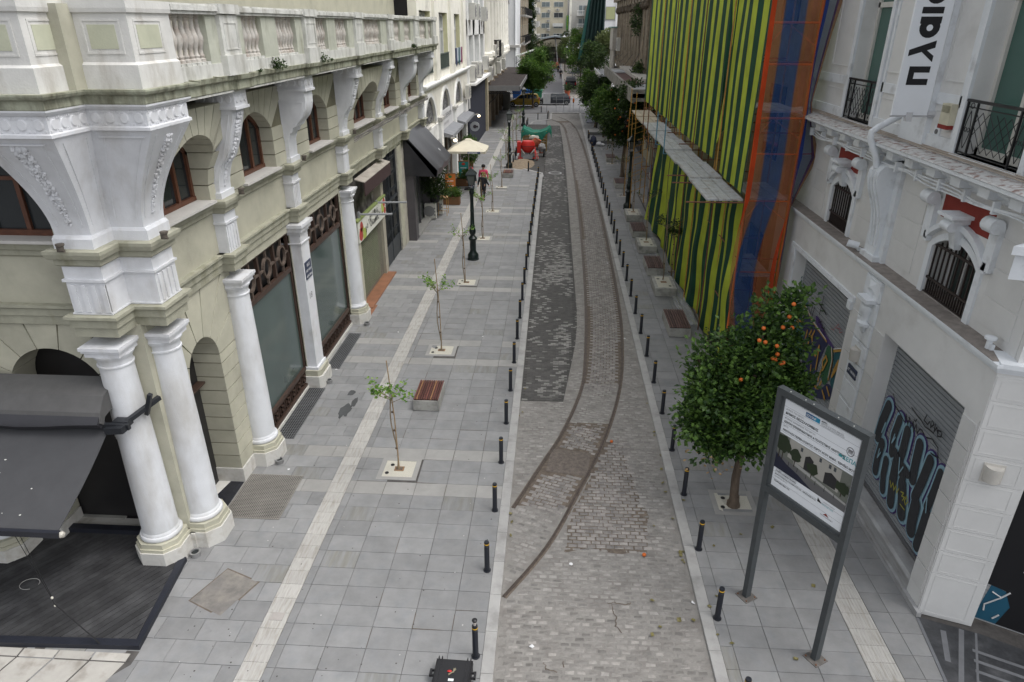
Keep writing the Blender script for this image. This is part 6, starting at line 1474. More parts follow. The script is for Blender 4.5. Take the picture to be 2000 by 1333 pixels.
def upper3(s, t):
 y = 25.45 + 1.3 * s; z = 7.35 + .35 * sin(s * 7) * (1 - t) + 8 * t
 return (XT + .08 + .12 * sin(s * 9 + z * .8), y + .12 * sin(z * 1.1), z), y * 1.0
cloth('torn_flap', upper3,24,50, tarp_m, tp)
def lower(s, t):
 y = YT0 - .1 + (41.2 - YT0) * s; z = 5.8 * (t)
 amp = .05 + .10 * max(0,(s - .35)) + .05 * (1 - t)
 zb = .05 + max(0, s - .55) * .9 * (.5 + .5 * noise.noise(Vector((y * .7,0,2)))); z = zb + (5.8 - zb) * t
 x = XT + .06 + amp * 22 / y * sin(y * 2.4 + .7 * sin(z * .7)) + 2 / y * noise.noise(Vector((y * .5, z * .6,0))) - .12 * (1 - t) * (s > .3) - (.5 * max(0, s - .8) * 3 * (1 - t) ** 2)
 return (x, y + .5 * (1 - t) * max(0, s - .5) * sin(y * 1.3), z), y
cloth('lower_sheet', lambda s, t: (lower(s, t)[0], math.log(1 + .04 * (lower(s, t)[1] - 20)) / .04),220,40, tarp_m, tp)
for k, (y_, z0_, m_) in enumerate([(25.5,6.2, pipe_y),(30.2,6.2, pipe_r),(33.8,6.2, pipe_y),(37.5,6.2, pipe_r),(42.0,6.2, pipe_y),(25.2,0, pipe_r),(28.6,0, pipe_y),(31.2,0, pipe_r)]):
 mb = MB().tube([(XT - .13, y_, z0_),(XT - .13, y_ + .1,15 if z0_ else 5.8)], .026,6); put('front_tube', mb, m_, sc_)
# orange and blue debris net round the near tower
net = netmat('debris_net', [(.10,(.50,.06,.015),.93),(.26,(.42,.15,.07),.5),(.66,(.03,.08,.24),.62),(1.0,(.42,.12,.05),.5)], .8, period=1.5, translucent=.15)
netb = netmat('blue_debris_net', [(.2,(.02,.05,.24),.95),(.65,(.03,.07,.22),.55),(.8,(.07,.02,.10),.9),(1.0,(.30,.12,.06),.7)], .8, period=.9, translucent=.15)
nt_ = thing('debris_net', 'orange and blue debris net wrapped round the near scaffold tower', 'net', (6.8, YT0,0))
def nface(s, t):
 z = .2 + 14 * t; w = 1.42; x = 5.97 + w * s + .02 * sin(z * 1.3)
 return (x + (.10 * sin(z * .9 + 1) if z < 6 else .03 * sin(z)), YT0 - .12 + .05 * noise.noise(Vector((s * 3, z * .6,1))), z), w * s + (.22 * sin(z * .5) if z < 6 else 0) + .01
cloth('front_sheet', nface, 26,80, net, nt_)
def nside(s, t):
 z = .3 + 14 * t
 bulge = .42 * max(0,1 - abs(z - 7.3) / 1.6) + .12 + (max(0, z - 8.3) * .10)
 x = 7.39 + s * bulge * 1.35 + .02 * sin(z * 1.7); y = YT0 - .11 + .35 * s + .03 * sin(z * 2 + s * 4)
 return (x, y, z),.9 * s
cloth('side_sheet', nside, 16,80, netb, nt_)
mb = MB().tube([(7.3, YT0 + .1,7.4),(7.98, YT0 + .2,7.4)], .02,5); put('tie_tube', mb, MATS['orange_tube'], sc_)
# wall of the building behind the scaffold
B3 = thing('building_under_works', 'plastered building hidden behind the striped tarpaulin', 'building', (8,36,0))
mb = MB().box(8.2,20, YE2,66,0,18); put('wall', mb, M('grimy_ochre_plaster', (.36,.33,.24), var=.2, bump=.3), B3)
for k in range(8): mb = MB().box(8.05,8.25,24.6 + k * 5,25.2 + k * 5,0,18); put('pilaster', mb, MATS['grimy_ochre_plaster'], B3)
for k in range(8):
 w = thing_part('window', B3)
 for z_ in (1,6.4,11): mb = MB().box(8.17,8.22,26.3 + k * 5,28.2 + k * 5, z_, z_ + 2.6); put('pane', mb, glass, w)
# bits of plastic film and timber along the foot of the tarpaulin
mb = MB(); nu, nv = 40,14; vs, fs = [], []
for i in range(nu + 1):
 for j in range(nv + 1):
  y = 25.5 + 11.5 * i / nu; x = 5.62 + .55 * (j / nv - .5) + .15 * noise.noise(Vector((y * .8,0,0))) - .25 * (y > 31); vs.append((x, y, .03 + .16 * abs(noise.noise(Vector((x * 5, y * 3,2)))) + .05 * abs(noise.noise(Vector((x * 13, y * 11,2))))))
for i in range(nu):
 for j in range(nv): a = i * (nv + 1) + j; fs.append((a, a + 1, a + nv + 2, a + nv + 1))
mb.add(vs, fs); pf = bpy.data.materials.new('plastic_film'); pf.use_nodes = True; b_ = pf.node_tree.nodes['Principled BSDF']; b_.inputs['Base Color'].default_value = (.55,.56,.58,1); b_.inputs['Alpha'].default_value = .38; b_.inputs['Roughness'].default_value = .2
tag(put('plastic_sheet', mb, pf, None, True), 'crumpled clear plastic film along the foot of the striped tarpaulin', 'plastic sheet')
for i, (x, y, l, a, z) in enumerate(((5.9,22.2,1.3,1.4,.06),(6.0,24.0,1.0,1.5,.06),(5.75,21.3,.5,.3,.04),(5.98,32.2,.5,.2,.06))):
 t = put('timber_offcut', MB().box(-l / 2, l / 2,-.07,.07,0, z), M('grey_timber', (.27,.23,.19), var=.25, bump=.3)); t.location = (x, y, 0); t.rotation_euler = (0,0, a); tag(t, ['long timber offcut at the near foot of the tarpaulin', 'second timber offcut along the tarpaulin foot', 'short timber offcut nearest the bench', 'small timber block standing by the plastic film'][i], 'timber', 'timber offcuts by the tarpaulin')
# --- project notice board
sg = thing('notice_board', 'large white project notice board in a dark grey steel frame on two posts', 'notice board', (4.8,10.35,0))
PA, PB = Vector((4.30,11.14,0)), Vector((5.22,9.62,0)); lean = Vector((-.028,0,0))
dr = (PB - PA).normalized(); up_ = Vector((-.012,0,1)).normalized(); nm_ = dr.cross(Vector((0,0,1))).normalized()   # towards the street
def q3(u, v, w): return tuple(PA + dr * u + up_ * v + nm_ * w)
Lb = (PB - PA).length
for u in (0, Lb):
 mb = MB().prism([(u - .055,.02),(u + .055,.02),(u + .055,5.05),(u - .055,5.05)], q3,-.07,.07); put('post', mb, steel_d, sg)
 mb = MB().prism([(u - .16,.0),(u + .16,.0),(u + .16,.018),(u - .16,.018)], q3,-.16,.16); put('base_plate', mb, M('scuffed_base_plate', (.13,.12,.11), var=.4, scale=8, bump=.3), sg)
 for a_ in (-.12,.12):
  for b__ in (-.12,.12): mb = MB().lathe([(.016,.018),(.016,.04)], q3(u + a_, 0, b__),6); put('bolt', mb, pipe_r, sg)
for v in (2.86,4.98): mb = MB().prism([(.055, v - .06),(Lb - .055, v - .06),(Lb - .055, v + .07),(.055, v + .07)], q3,-.07,.07); put('rail', mb, steel_d, sg)
bx0, bx1, bz0, bz1 = .11, Lb - .11,2.98,4.86
brd = MB(); brd.prism([(bx0, bz0),(bx1, bz0),(bx1, bz1),(bx0, bz1)], q3,-.02,.0); board = put('board', brd, signw, sg)
def btext(s, u, v, size, m_=ink, bold=.0, sx=.9, al='LEFT'): return text('lettering', s, size, q3(bx0 + u, bz0 + v, 0), dr, up_, m_, board, bold, al, sx, lift=.003)
def bpoly(pts, m_, w, name='print'): mb = MB().quad(*[q3(bx0 + u, bz0 + v, w) for u, v in pts]); return put(name, mb, m_, board)
H_, WW = bz1 - bz0, bx1 - bx0
for v in (1.74,1.56,1.39,1.22): bpoly([(.0, v),(WW, v),(WW, v + .004),(0, v + .004)], greyink, .002, 'rule')
for v in (.32,.17): bpoly([(.0, v),(WW, v),(WW, v + .004),(0, v + .004)], greyink, .002, 'rule')
btext('ΚΥΡΙΟΣ ΤΟΥ ΕΡΓΟΥ:', .05,1.68,.045, greyink); btext('ΔΗΜΟΣ ΘΕΣΣΑΛΟΝΙΚΗΣ', .05,1.60,.066, ink, .002)
btext('ΦΟΡΕΑΣ ΔΙΑΧΕΙΡΙΣΗΣ ΤΟΥ ΕΡΓΟΥ:', .05,1.50,.045, greyink); btext('ΚΕΝΤΡΟ ΕΠΙΧΕΙΡΗΜΑΤΙΚΗΣ & ΠΟΛΙΤΙΣΤΙΚΗΣ ΑΝΑΠΤΥΞΗΣ', .05,1.42,.058, ink, .0015,.8)
btext('ΕΡΓΟ:', .05,1.335,.045, greyink); btext('ΑΝΑΠΛΑΣΗ ΠΕΡΙΒΑΛΛΟΝΤΟΣ ΧΩΡΟΥ ΑΓΙΟΥ ΜΗΝΑ - ΕΒΡΑΪΚΟ ΜΟΥΣΕΙΟ', .05,1.25,.058, ink, .0015,.80)
bpoly([(.46,1.76),(.76,1.76),(.76,1.85),(.46,1.85)], flat('deep_blue_print', (.01,.10,.25)),.002); bpoly([(.62,1.76),(.76,1.76),(.76,1.85),(.64,1.85)], flat('sky_blue_print', (.02,.25,.42)),.0028)
btext('ΙΣΝ/SNF', .475,1.78,.062, M('white_paint', (.75,.76,.78)),.001).location += nm_ * .001
btext('ΔΩΡΕΑ:', .79,1.825,.036, ink, .001); btext('ΙΔΡΥΜΑ ΣΤΑΥΡΟΣ ΝΙΑΡΧΟΣ', .79,1.785,.042, greyink, 0,.8); btext('STAVROS NIARCHOS FOUNDATION', .79,1.752,.036, greyink, 0,.8)
bpoly([(1.42 + .075 * cos(2 * pi * i / 24),1.58 + .085 * sin(2 * pi * i / 24)) for i in range(24)], greyink, .003, 'round_seal'); bpoly([(1.42 + .06 * cos(2 * pi * i / 24),1.58 + .07 * sin(2 * pi * i / 24)) for i in range(24)], signw, .004, 'round_seal')
for k in range(5): bpoly([(1.38 + .018 * k, 1.54),(1.39 + .018 * k, 1.54),(1.385 + .018 * k + .01,1.62),(1.375 + .018 * k, 1.62)], greyink, .005, 'round_seal')
btext('ΚΕΠΑ', 1.30,1.38,.11, flat('turquoise_print', (.05,.32,.36)),.002); bpoly([(1.26 + .04 * cos(2 * pi * i / 16),1.42 + .03 * sin(2 * pi * i / 16)) for i in range(16)], flat('turquoise_print', (.05,.32,.36)),.003)
# printed street picture
def pic(pts, c, w, nm='printed_picture'): return bpoly(pts, flat('print_%02d%02d%02d' % tuple(int(x * 99) for x in c), c), w, nm)
pic([(0,.42),(WW, .42),(WW, 1.18),(0,1.18)], (.14,.15,.13),.002)
pic([(.0,.42),(WW, .42),(WW, .62),(.85,.60),(.0,.76)], (.12,.12,.125),.003)
pic([(.0,.42),(.9,.42),(.55,.55),(.25,.62),(.0,.74)], (.012,.015,.035),.004)
pic([(.4,.70),(WW, .56),(WW, .60),(.4,.77)], (.35,.35,.34),.0045)
pic([(.25,.78),(WW - .2,.70),(WW - .2,1.16),(.25,1.18)], (.36,.35,.32),.0035)
for k, (a, b, c_, d_) in enumerate(((.62,.80,.74,1.06),(1.05,1.3,.72,1.0),(.36,.46,.78,.95))): pic([(a, c_),(b, c_),(b, d_ - .06),((a + b) / 2, d_),(a, d_ - .06)], (.02,.02,.022),.0048)
for k, (a, b) in enumerate(((.5,1.05),(.9,1.07),(1.1,1.06),(1.2,1.06))): pic([(a, b),(a + .05, b),(a + .05, b + .08),(a, b + .08)], (.06,.07,.08),.0048)
for k, (cx_, cz_, r_) in enumerate(((.14,.98,.17),(.42,.90,.13),(.80,.86,.13),(1.42,.85,.15),(.06,1.08,.1))):
 pic([(max(0, min(WW, cx_ + r_ * cos(2 * pi * i / 18) * R.uniform(.8,1.15))), max(.42, min(1.18, cz_ + r_ * .9 * sin(2 * pi * i / 18) * R.uniform(.6,1.3)))) for i in range(18)], (.018,.03,.012),.0054 + k * .0006)
 pic([(cx_ - .01,.66),(cx_ + .01,.66),(cx_ + .01, cz_),(cx_ - .01, cz_)], (.03,.02,.012),.0052)
for k in range(6): pic([(.3 + k * .2,.60 - k * .01),(.31 + k * .2,.60 - k * .01),(.31 + k * .2,.70 - k * .012),(.3 + k * .2,.70 - k * .012)], (.015,.015,.015),.0056)
btext('ΤΕΧΝΙΚΟΣ ΥΠΕΥΘΥΝΟΣ ΕΡΓΟΥ:', .05,.385,.036, greyink); btext('ΣΥΝΕΡΓΑΖΟΜΕΝΑ ΓΡΑΦΕΙΑ', .05,.345,.04, ink, .001); btext('ΚΟΥΝΤΟΥΡΙΩΤΗΣ & ΣΥΝΕΡΓΑΤΕΣ Ε.Ε. - ΠΡΟΠΛΑΣΙΣ Ε.Τ.Ε.', .05,.275,.04, ink, .001,.85)
btext('ΑΝΑΔΟΧΟΣ ΕΡΓΟΥ:', .05,.225,.036, greyink); btext('ΤΕΧΝΟΔΟΜΙΚΗ Α.Ε.', .05,.125,.045, ink, .001)
bpoly([(1.02,.30),(1.12,.30),(1.02,.38)], ink, .003); btext('ΣΥΝΕΡΓΑΖΟΜΕΝΑ', 1.14,.35,.03, greyink); btext('ΑΡΧΙΤΕΚΤΟΝΕΣ', 1.12,.29,.035, flat('turquoise_print', (.05,.32,.36))); btext('ΤΕΧΝΟΔΟΜΙΚΗ', 1.12,.08,.04, greyink); bpoly([(1.18,.12),(1.3,.12),(1.24,.17)], red, .003)
for u in (.0,.33,.5,1.0,1.3):
 mb = MB().lathe([(.012,0),(.008,.01)], q3(.2 + u, 5.05,.02),6); put('bird_dropping', mb, MATS['droppings'], sg)
# --- street furniture
def make_bollard():
 t = thing('bollard', 'x', 'bollard', (0,0,0),0)
 mb = MB().lathe([(.085,0),(.085,.02),(.062,.022),(.058,.05),(.056,.68),(.050,.69),(.056,.70),(.056,.705),(.050,.71),(.056,.72),(.056,.80),(.05,.818),(0,.822)], (0,0,0),14); pw('post', mb, bollm, t, True)
 mb = MB().lathe([(.0575,.745),(.0585,.75),(.0585,.768),(.0575,.772)], (0,0,0),14); pw('yellow_band', mb, yellow, t, True)
 return t
b0 = make_bollard()
ly = [9.28,11.56,13.63] + [13.63 + 2.055 * i for i in range(1,22)]
ry = [8.42] + [10.5 + 2.03 * i for i in range(0,33)]
first = True
for i, y in enumerate(ly):
 if y > 56.5: break
 lab = 'black bollard with a yellow band, %s from the camera in the left kerb row' % ORD[i]
 if i == 0: lab = 'black bollard beside the black case, its cap tilted up on a plastic cup'
 if first: b0.location = (-1.26, y, 0); b0['label'] = lab; b0['group'] = 'bollards along the left kerb'; first = False; o = b0
 else: o = dup(b0,(-1.26 + .0006 * y, y, 0), R.uniform(0,6), lab)
for i, y in enumerate(ry):
 if 69 < y < 73: continue
 lab = 'black bollard with a yellow band, %s from the camera in the right kerb row' % ORD[i]
 o = dup(b0,(3.56, y, 0), R.uniform(0,6), lab); o['group'] = 'bollards along the right kerb'
for i, (x, y) in enumerate(((-2.1,57.1),(-3.55,60.3),(-3.5,62.3),(-3.5,64.3),(-3.5,66.4),(-3.48,68.4),(-3.45,75),(-3.42,77),(-3.4,79),(-3.35,84),(-3.3,86),(-.95,91.7),(-.93,93.4),(-2.2,91),(-1.95,99))):
 o = dup(b0,(x, y, 0),0,['black bollard standing alone on the slanted corner kerb by the sand', 'black bollard at the near end of the row beside the concrete mixer'][i] if i < 2 else 'black bollard, %s of the ones between the mixer and the cross street' % ORD[i - 2]); o['group'] = 'bollards round the lay-by'
# cup and loose cap on the first bollard
t = thing('plastic_cup', 'clear plastic cup with a dark lid standing on the nearest left bollard', 'cup', (-1.26,9.28,.822))
mb = MB().lathe([(.026,0),(.04,.1),(.038,.1),(.025,.004)], (0,0,0),12); pw('cup', mb, M('cloudy_plastic', (.55,.50,.47), rough=.25), t, True)
mb = MB().lathe([(.048,.1),(.052,.108),(.05,.13),(.03,.145),(0,.148)], (0,0,0),14); pw('lid', mb, iron, t, True)
# hard case with keys on it
cs = thing('hard_case', 'black hard equipment case lying on the pavement beside the first bollard', 'case', (-1.62,8.72,0), radians(-1.5))
blkp = M('black_case_plastic', (.014,.014,.016), rough=.5, var=.2, bump=.15, bscale=80)
mb = MB().chbox(-.335,.335,-.27,.27,.0,.15,.03); pw('base_shell', mb, blkp, cs)
mb = MB().chbox(-.34,.34,-.275,.275,.155,.26,.035); pw('lid', mb, blkp, cs)
mb = MB().box(-.345,.345,-.28,.28,.145,.16); pw('rim', mb, blkp, cs)
for x in (-.27,.27):
 mb = MB().box(x - .03, x + .03,-.3,-.27,.08,.22); pw('latch', mb, blkp, cs)
 for d in (-.03,.03): mb = MB().box(x + d - .008, x + d + .008,.27,.31,.13,.26); pw('hinge', mb, blkp, cs)
 for d in (-.035,.035): mb = MB().box(x + d - .006, x + d + .006,-.24,.24,.26,.268); pw('lid_rib', mb, blkp, cs)
for s_ in (-1,1):
 mb = MB().box(s_ * .335, s_ * .42,-.06,-.03,.14,.18); mb.box(s_ * .335, s_ * .42,.05,.08,.14,.18); mb.box(s_ * .39, s_ * .43,-.06,.08,.13,.19); pw('side_handle', mb, blkp, cs)
mb = MB().box(-.05,.05,-.215,-.165,.261,.264); pw('label_sticker', mb, M('sticker_white', (.7,.72,.72), bump=0), cs)
ky = thing('key_bunch', 'bunch of keys with a red fob lying on the black case', 'keys', (-1.62,8.72,.262))
mb = MB().blob((-.05,-.02,.015),(.045,.024,.012),10,6); pw('red_fob', mb, M('red_plastic', (.5,.02,.02), rough=.4), ky, True)
mb = MB().tube([(.02 + .016 * cos(i),-.03 + .016 * sin(i),.014) for i in [k * .6 for k in range(11)]], .003,4); pw('ring', mb, M('brass_steel', (.4,.36,.25), metal=.7, rough=.35), ky)
for a, l in ((1.2,.09),(1.5,.08),(-2.4,.11),(-2.6,.1),(.9,.07)): mb = MB().bar((.02,-.03,.016),(.02 + l * cos(a),-.03 + l * sin(a),.012),.012,.003); pw('key', mb, MATS['brass_steel'], ky)
# benches and planters
def make_bench(w=.84, d=1.45):
 t = thing('bench', 'x', 'bench', (0,0,0))
 mb = MB().chbox(-w / 2, w / 2,-d / 2, d / 2,.02,.37,.008); pw('concrete_block', mb, concrete, t)
 mb = MB()
 for x in (-.3,.3): mb.box(x - .03, x + .03,-d / 2 + .05, d / 2 - .05,0,.02)
 pw('foot', mb, iron, t)
 n_ = 11 if w < .81 else 9; hw_ = .024 if w < .81 else .028; mb = MB().box(-w / 2 + .03, w / 2 - .03,-d / 2 + .03, d / 2 - .03,.37,.376); pw('painted_gap_shade', mb, iron, t)  # black sheet over the concrete top paints the shade between the slats
 for k in range(n_):
  x = -w / 2 + .038 + k * (w - .076) / (n_ - 1); mb = MB().chbox(x - hw_, x + hw_, -d / 2 + .02, d / 2 - .02,.39,.425,.004); pw('slat', mb, slatm2 if k in (1,7) and w < .81 else (slatr if w < .81 else slatm), t)
 mb = MB()
 for y in (-.5,0,.5): mb.box(-w / 2 + .02, w / 2 - .02, y - .02, y + .02,.37,.39)
 pw('batten', mb, iron, t)
 return t
bn0 = make_bench(.8,1.3); bn0.location = (-3.80,18.95,0); bn0['label'] = 'concrete bench with reddish wooden slats beside the nearest left sapling'; bn0['group'] = 'slatted concrete benches'
bn1 = make_bench(.82,1.9); bn1.location = (5.02,25.35,0); bn1['label'] = 'slatted concrete bench nearest the camera in the right row'; bn1['group'] = 'slatted concrete benches'
for x, y, lb in ((5.03,32.5, 'slatted concrete bench between the two nearest square planters'),(4.95,38.95, 'slatted concrete bench between the second and third square planters'),(4.95,51.8, 'slatted concrete bench beyond the right lamp post under the orange trees'),(5.0,62.5, 'small far slatted bench in the shade of the right trees')): dup(bn1,(x, y, 0),0, lb)
dup(bn0,(-3.62,54.9,0),0, 'slatted concrete bench at the pavement corner near the concrete mixer')
dup(bn1,(5.0,18.9,0),0, 'slatted concrete bench mostly hidden behind the big orange tree')
def make_planter():
 t = thing('planter', 'x', 'planter', (0,0,0),0)
 mb = MB(); w, h = .47,.40
 mb.box(-w, w, -.85,.85,.02, h - .03)
 for q in ((-w, w, -.85,-.72),(-w, w, .72,.85)): mb.box(q[0], q[1], q[2], q[3], h - .03, h)
 mb.box(-w, -w + .14,-.72,.72, h - .03, h); mb.box(w - .14, w, -.72,.72, h - .03, h); pw('concrete_box', mb, concrete, t)
 mb = MB().box(-w + .14, w - .14,-.72,.72, h - .06, h - .006); pw('bonded_gravel', mb, gravel, t, kind='stuff')
 mb = MB().box(-.13,.13,-.1,.1, h - .006, h + .005); pw('steel_collar', mb, MATS['rusted_collar'], t)
 for px, py in ((-.2,.42),(.22,-.5)): mb = MB().lathe([(.07, h - .006),(.07, h),(0, h)], (px, py, 0),12); pw('vent_cap', mb, iron, t)
 mb = MB().box(-.36,.36,-.7,.7,0,.02); pw('foot', mb, iron, t)
 return t
p0 = make_planter(); p0.location = (5.1,29.6,0); p0['label'] = 'square concrete planter with a thin sapling, nearest of the right row'; p0['group'] = 'square concrete planters'
dup(p0,(5.05,35.9,0),0, 'second square concrete planter of the right row'); dup(p0,(5.0,42.4,0),0, 'third square concrete planter, beside the right lamp post')
# lamp posts
def make_lamp():
 t = thing('lamp_post', 'x', 'lamp post', (0,0,0))
 mb = MB().lathe([(.27,0),(.27,.05),(.25,.06),(.25,.26),(.22,.32),(.15,.42),(.145,.5),(.145,1.0),(.16,1.02),(.2,1.1),(.2,1.14),(.15,1.2),(.1,1.28),(.14,1.38),(.155,1.5),(.13,1.62),(.1,1.68),(.12,1.72),(.12,1.78),(.095,1.82),(.085,2.5),(.1,2.53),(.085,2.56),(.075,3.35),(.095,3.38),(.11,3.42),(.11,3.5),(.09,3.56),(.13,3.62),(.13,3.66),(.03,3.7)], (0,0,0),18); pw('column', mb, lampg, t, True)
 mb = MB()
 for k in range(4):
  a = pi / 4 + k * pi / 2; mb.tube([(.1 * cos(a),.1 * sin(a),3.66),(.2 * cos(a),.2 * sin(a),3.78),(.17 * cos(a),.17 * sin(a),3.86)], .016,5); mb.bar((.16 * cos(a),.16 * sin(a),3.84),(.27 * cos(a),.27 * sin(a),4.32),.028)
 pw('lantern_cage', mb, lampg, t)
 mb = MB().loft([[(s * cos(pi / 4 + k * pi / 2), s * sin(pi / 4 + k * pi / 2), z) for k in range(4)] for s, z in ((.15,3.84),(.255,4.32))]); pw('lantern_glass', mb, glassmat('lantern_pane', (.10,.11,.105),.1), t)
 mb = MB().loft([[(s * cos(pi / 4 + k * pi / 2), s * sin(pi / 4 + k * pi / 2), z) for k in range(4)] for s, z in ((.31,4.30),(.34,4.34),(.32,4.38),(.17,4.52),(.16,4.54),(.1,4.6),(.03,4.63))]); mb.lathe([(.03,4.6),(.03,4.65),(.045,4.68),(0,4.74)], (0,0,0),8); pw('lantern_roof', mb, lampg, t)
 mb = MB().tube([(-.2,.02,3.72),(-.1,-.08,3.78),(.02,-.1,3.74),(.1,-.06,3.8),(.2,0,3.78)], .012,4); pw('loose_wire', mb, M('silver_wire', (.4,.4,.42), rough=.4), t)
 return t
l0 = make_lamp(); l0.location = (-4.04,33.6,0); l0['label'] = 'dark green lantern lamp post nearest the camera on the left pavement'; l0['group'] = 'lantern lamp posts'; l0.scale = (1.12,1.12,1)
dup(l0,(4.89,44.8,0),.2, 'dark green lantern lamp post beside the planters on the right pavement'); dup(l0,(-3.78,58.6,0),.1, 'lantern lamp post beside the bench near the concrete mixer'); dup(l0,(-3.76,84.5,0),.3, 'far lantern lamp post at the end of the left pavement', (1.15,1.15,.95))
# --- trees
def crown_mesh(blobs, n, leaf, mat, name='crown', cl=70, shell=.45, droop=0.0, wide=.42, rough=0):
 mb = MB(); bl = []
 for b in blobs:
  if not rough: bl.append((b, shell)); continue
  bl.append(((b[0], b[1], b[2], b[3] * .78, b[4] * .78, b[5] * .78), shell))
  m_ = sum(b[3:6]) / 3
  for _ in range(int(4 + 7 * m_)):                                   # shoots and tufts breaking the outline
   d = Vector((R.gauss(0,1), R.gauss(0,1), R.gauss(.15,1))).normalized(); r_ = m_ * R.uniform(.18,.4); k_ = R.uniform(.78,1.08)
   bl.append(((b[0] + d.x * b[3] * k_, b[1] + d.y * b[4] * k_, b[2] + d.z * b[5] * k_, r_, r_, r_ * R.uniform(.7,1.5)),0))
 tot = sum(b[3] * b[4] * b[5] * (1 if s_ else 2.2) for b, s_ in bl)
 for b, s_ in bl:
  vol = b[3] * b[4] * b[5] * (1 if s_ else 2.2); k = max(3, int(cl * vol / tot)); per = max(5, int(n * vol / tot / k))
  for _ in range(k):
   d = Vector((R.gauss(0,1), R.gauss(0,1), R.gauss(0,1))).normalized(); rr = (s_ + (1 - s_) * R.random()) ** .6
   c = Vector((b[0] + d.x * b[3] * rr, b[1] + d.y * b[4] * rr, b[2] + d.z * b[5] * rr)); cr = leaf * R.uniform(1.4,2.6)
   for _ in range(per):
    e = Vector((R.gauss(0,1), R.gauss(0,1), R.gauss(0,.8))); p = c + e * cr * .5
    dr_ = (e.normalized() + d * .5 + Vector((0,0,-.15 - droop + .3 * (p.z > b[2])))).normalized(); leafq(mb, p, leaf * R.uniform(.7,1.25), dr_, wide)
 return mb.mesh(name, mat)
def limbs(mb, base, top, r, targets, r2=.02):
 base, top = Vector(base), Vector(top); mid_ = (base + top) / 2 + Vector((R.uniform(-.08,.08), R.uniform(-.08,.08),0)) * (top - base).length * .5
 mb.lathe([(r * 1.5,0),(r * 1.2,.12),(r * 1.02,.3)], tuple(base),10); mb.tube([base, mid_, top], r, 9, r * .75)
 for q in targets:
  q = Vector(q); m_ = top + (q - top) * .5 + Vector((R.uniform(-.12,.12), R.uniform(-.12,.12),.1)) * (q - top).length * .4; mb.tube([top - (top - mid_) * .1, m_, q], r * .5,6, r2)
def big_tree(name, lb, cat, loc, hgt, r, blobs, n, leaf, mat, group=None, oranges=0, cl=70, shell=.45):
 t = thing(name, lb, cat, loc, 0, group); L_ = Vector(loc)
 mb = MB(); limbs(mb, (0,0,0),(R.uniform(-.1,.1), R.uniform(-.1,.1), hgt), r, [(b[0], b[1], b[2]) for b in blobs], r * .18); pw('trunk', mb, bark, t, True)
 o = link('crown', crown_mesh(blobs, n, leaf, mat, cl=cl, shell=shell, rough=1), t, (0,0,0),0, 'stuff', world=False)
 return t
OT = big_tree('orange_tree', 'large leafy orange tree with ripe fruit standing in the gravel pit by the notice board', 'tree', (4.73,14.2,0),1.75,.115,
 [(-.15,0,2.95,1.05,1.0,1.05),(.30,.1,4.55,.62,.6,.85),(-.95,0,3.55,.62,.65,.62),(-.45,0,4.3,.55,.6,.6),(-.95,-.1,2.55,.6,.6,.6),(.55,.1,3.4,.6,.7,.8),(.5,.1,5.45,.48,.45,.42),(.05,.0,5.2,.28,.3,.35),(-.1,0,1.95,.8,.75,.55),(-.8,-.1,2.1,.5,.5,.5),(.6,.1,2.4,.5,.6,.6),(-1.35,0,4.1,.3,.3,.3),(.15,0,3.7,.8,.8,.8)], 17000,.125, leaf_o, cl=900, shell=.15)
mb = MB(); me_or = mb.blob((0,0,0),(.047,.047,.045),12,8).mesh('orange', orange, True)
for x, z, y in ((.42,5.62,-.45),(.36,5.35,-.5),(.46,5.1,-.5),(.25,5.12,-.55),(-.12,5.05,-.45),(-.2,4.8,-.55),(-.08,4.78,-.6),(.18,4.7,-.6),(.22,4.5,-.6),(.12,4.42,-.65),(.2,4.38,-.62),(.38,4.3,-.6),(.33,4.28,-.6),(-.5,3.9,-.7)): link('orange', me_or, OT, (x, y * .9, z),0, None, world=False)
mb = MB()
for _ in range(50):
 c = Vector((-.75 + R.gauss(0,.28),-.45 + R.gauss(0,.2),1.75 + R.gauss(0,.18))); leafq(mb, c, .09)
pw('dry_twigs', mb, M('dry_leaf', (.36,.25,.13), var=.3), OT, kind='stuff')
for k in range(6):
 a = Vector((-1.3 - .1 * k % .4,-.3,3.2 - .22 * k)); b = a + Vector((-.28,-.1,-.1 + .05 * k)); mb = MB().tube([a, b], .01,4)
 for i in range(9): leafq(mb, a + (b - a) * (i / 8) + Vector((R.gauss(0,.03), R.gauss(0,.03), R.gauss(0,.04))),.10)
 pw('stray_twig', mb, leaf_o, OT)
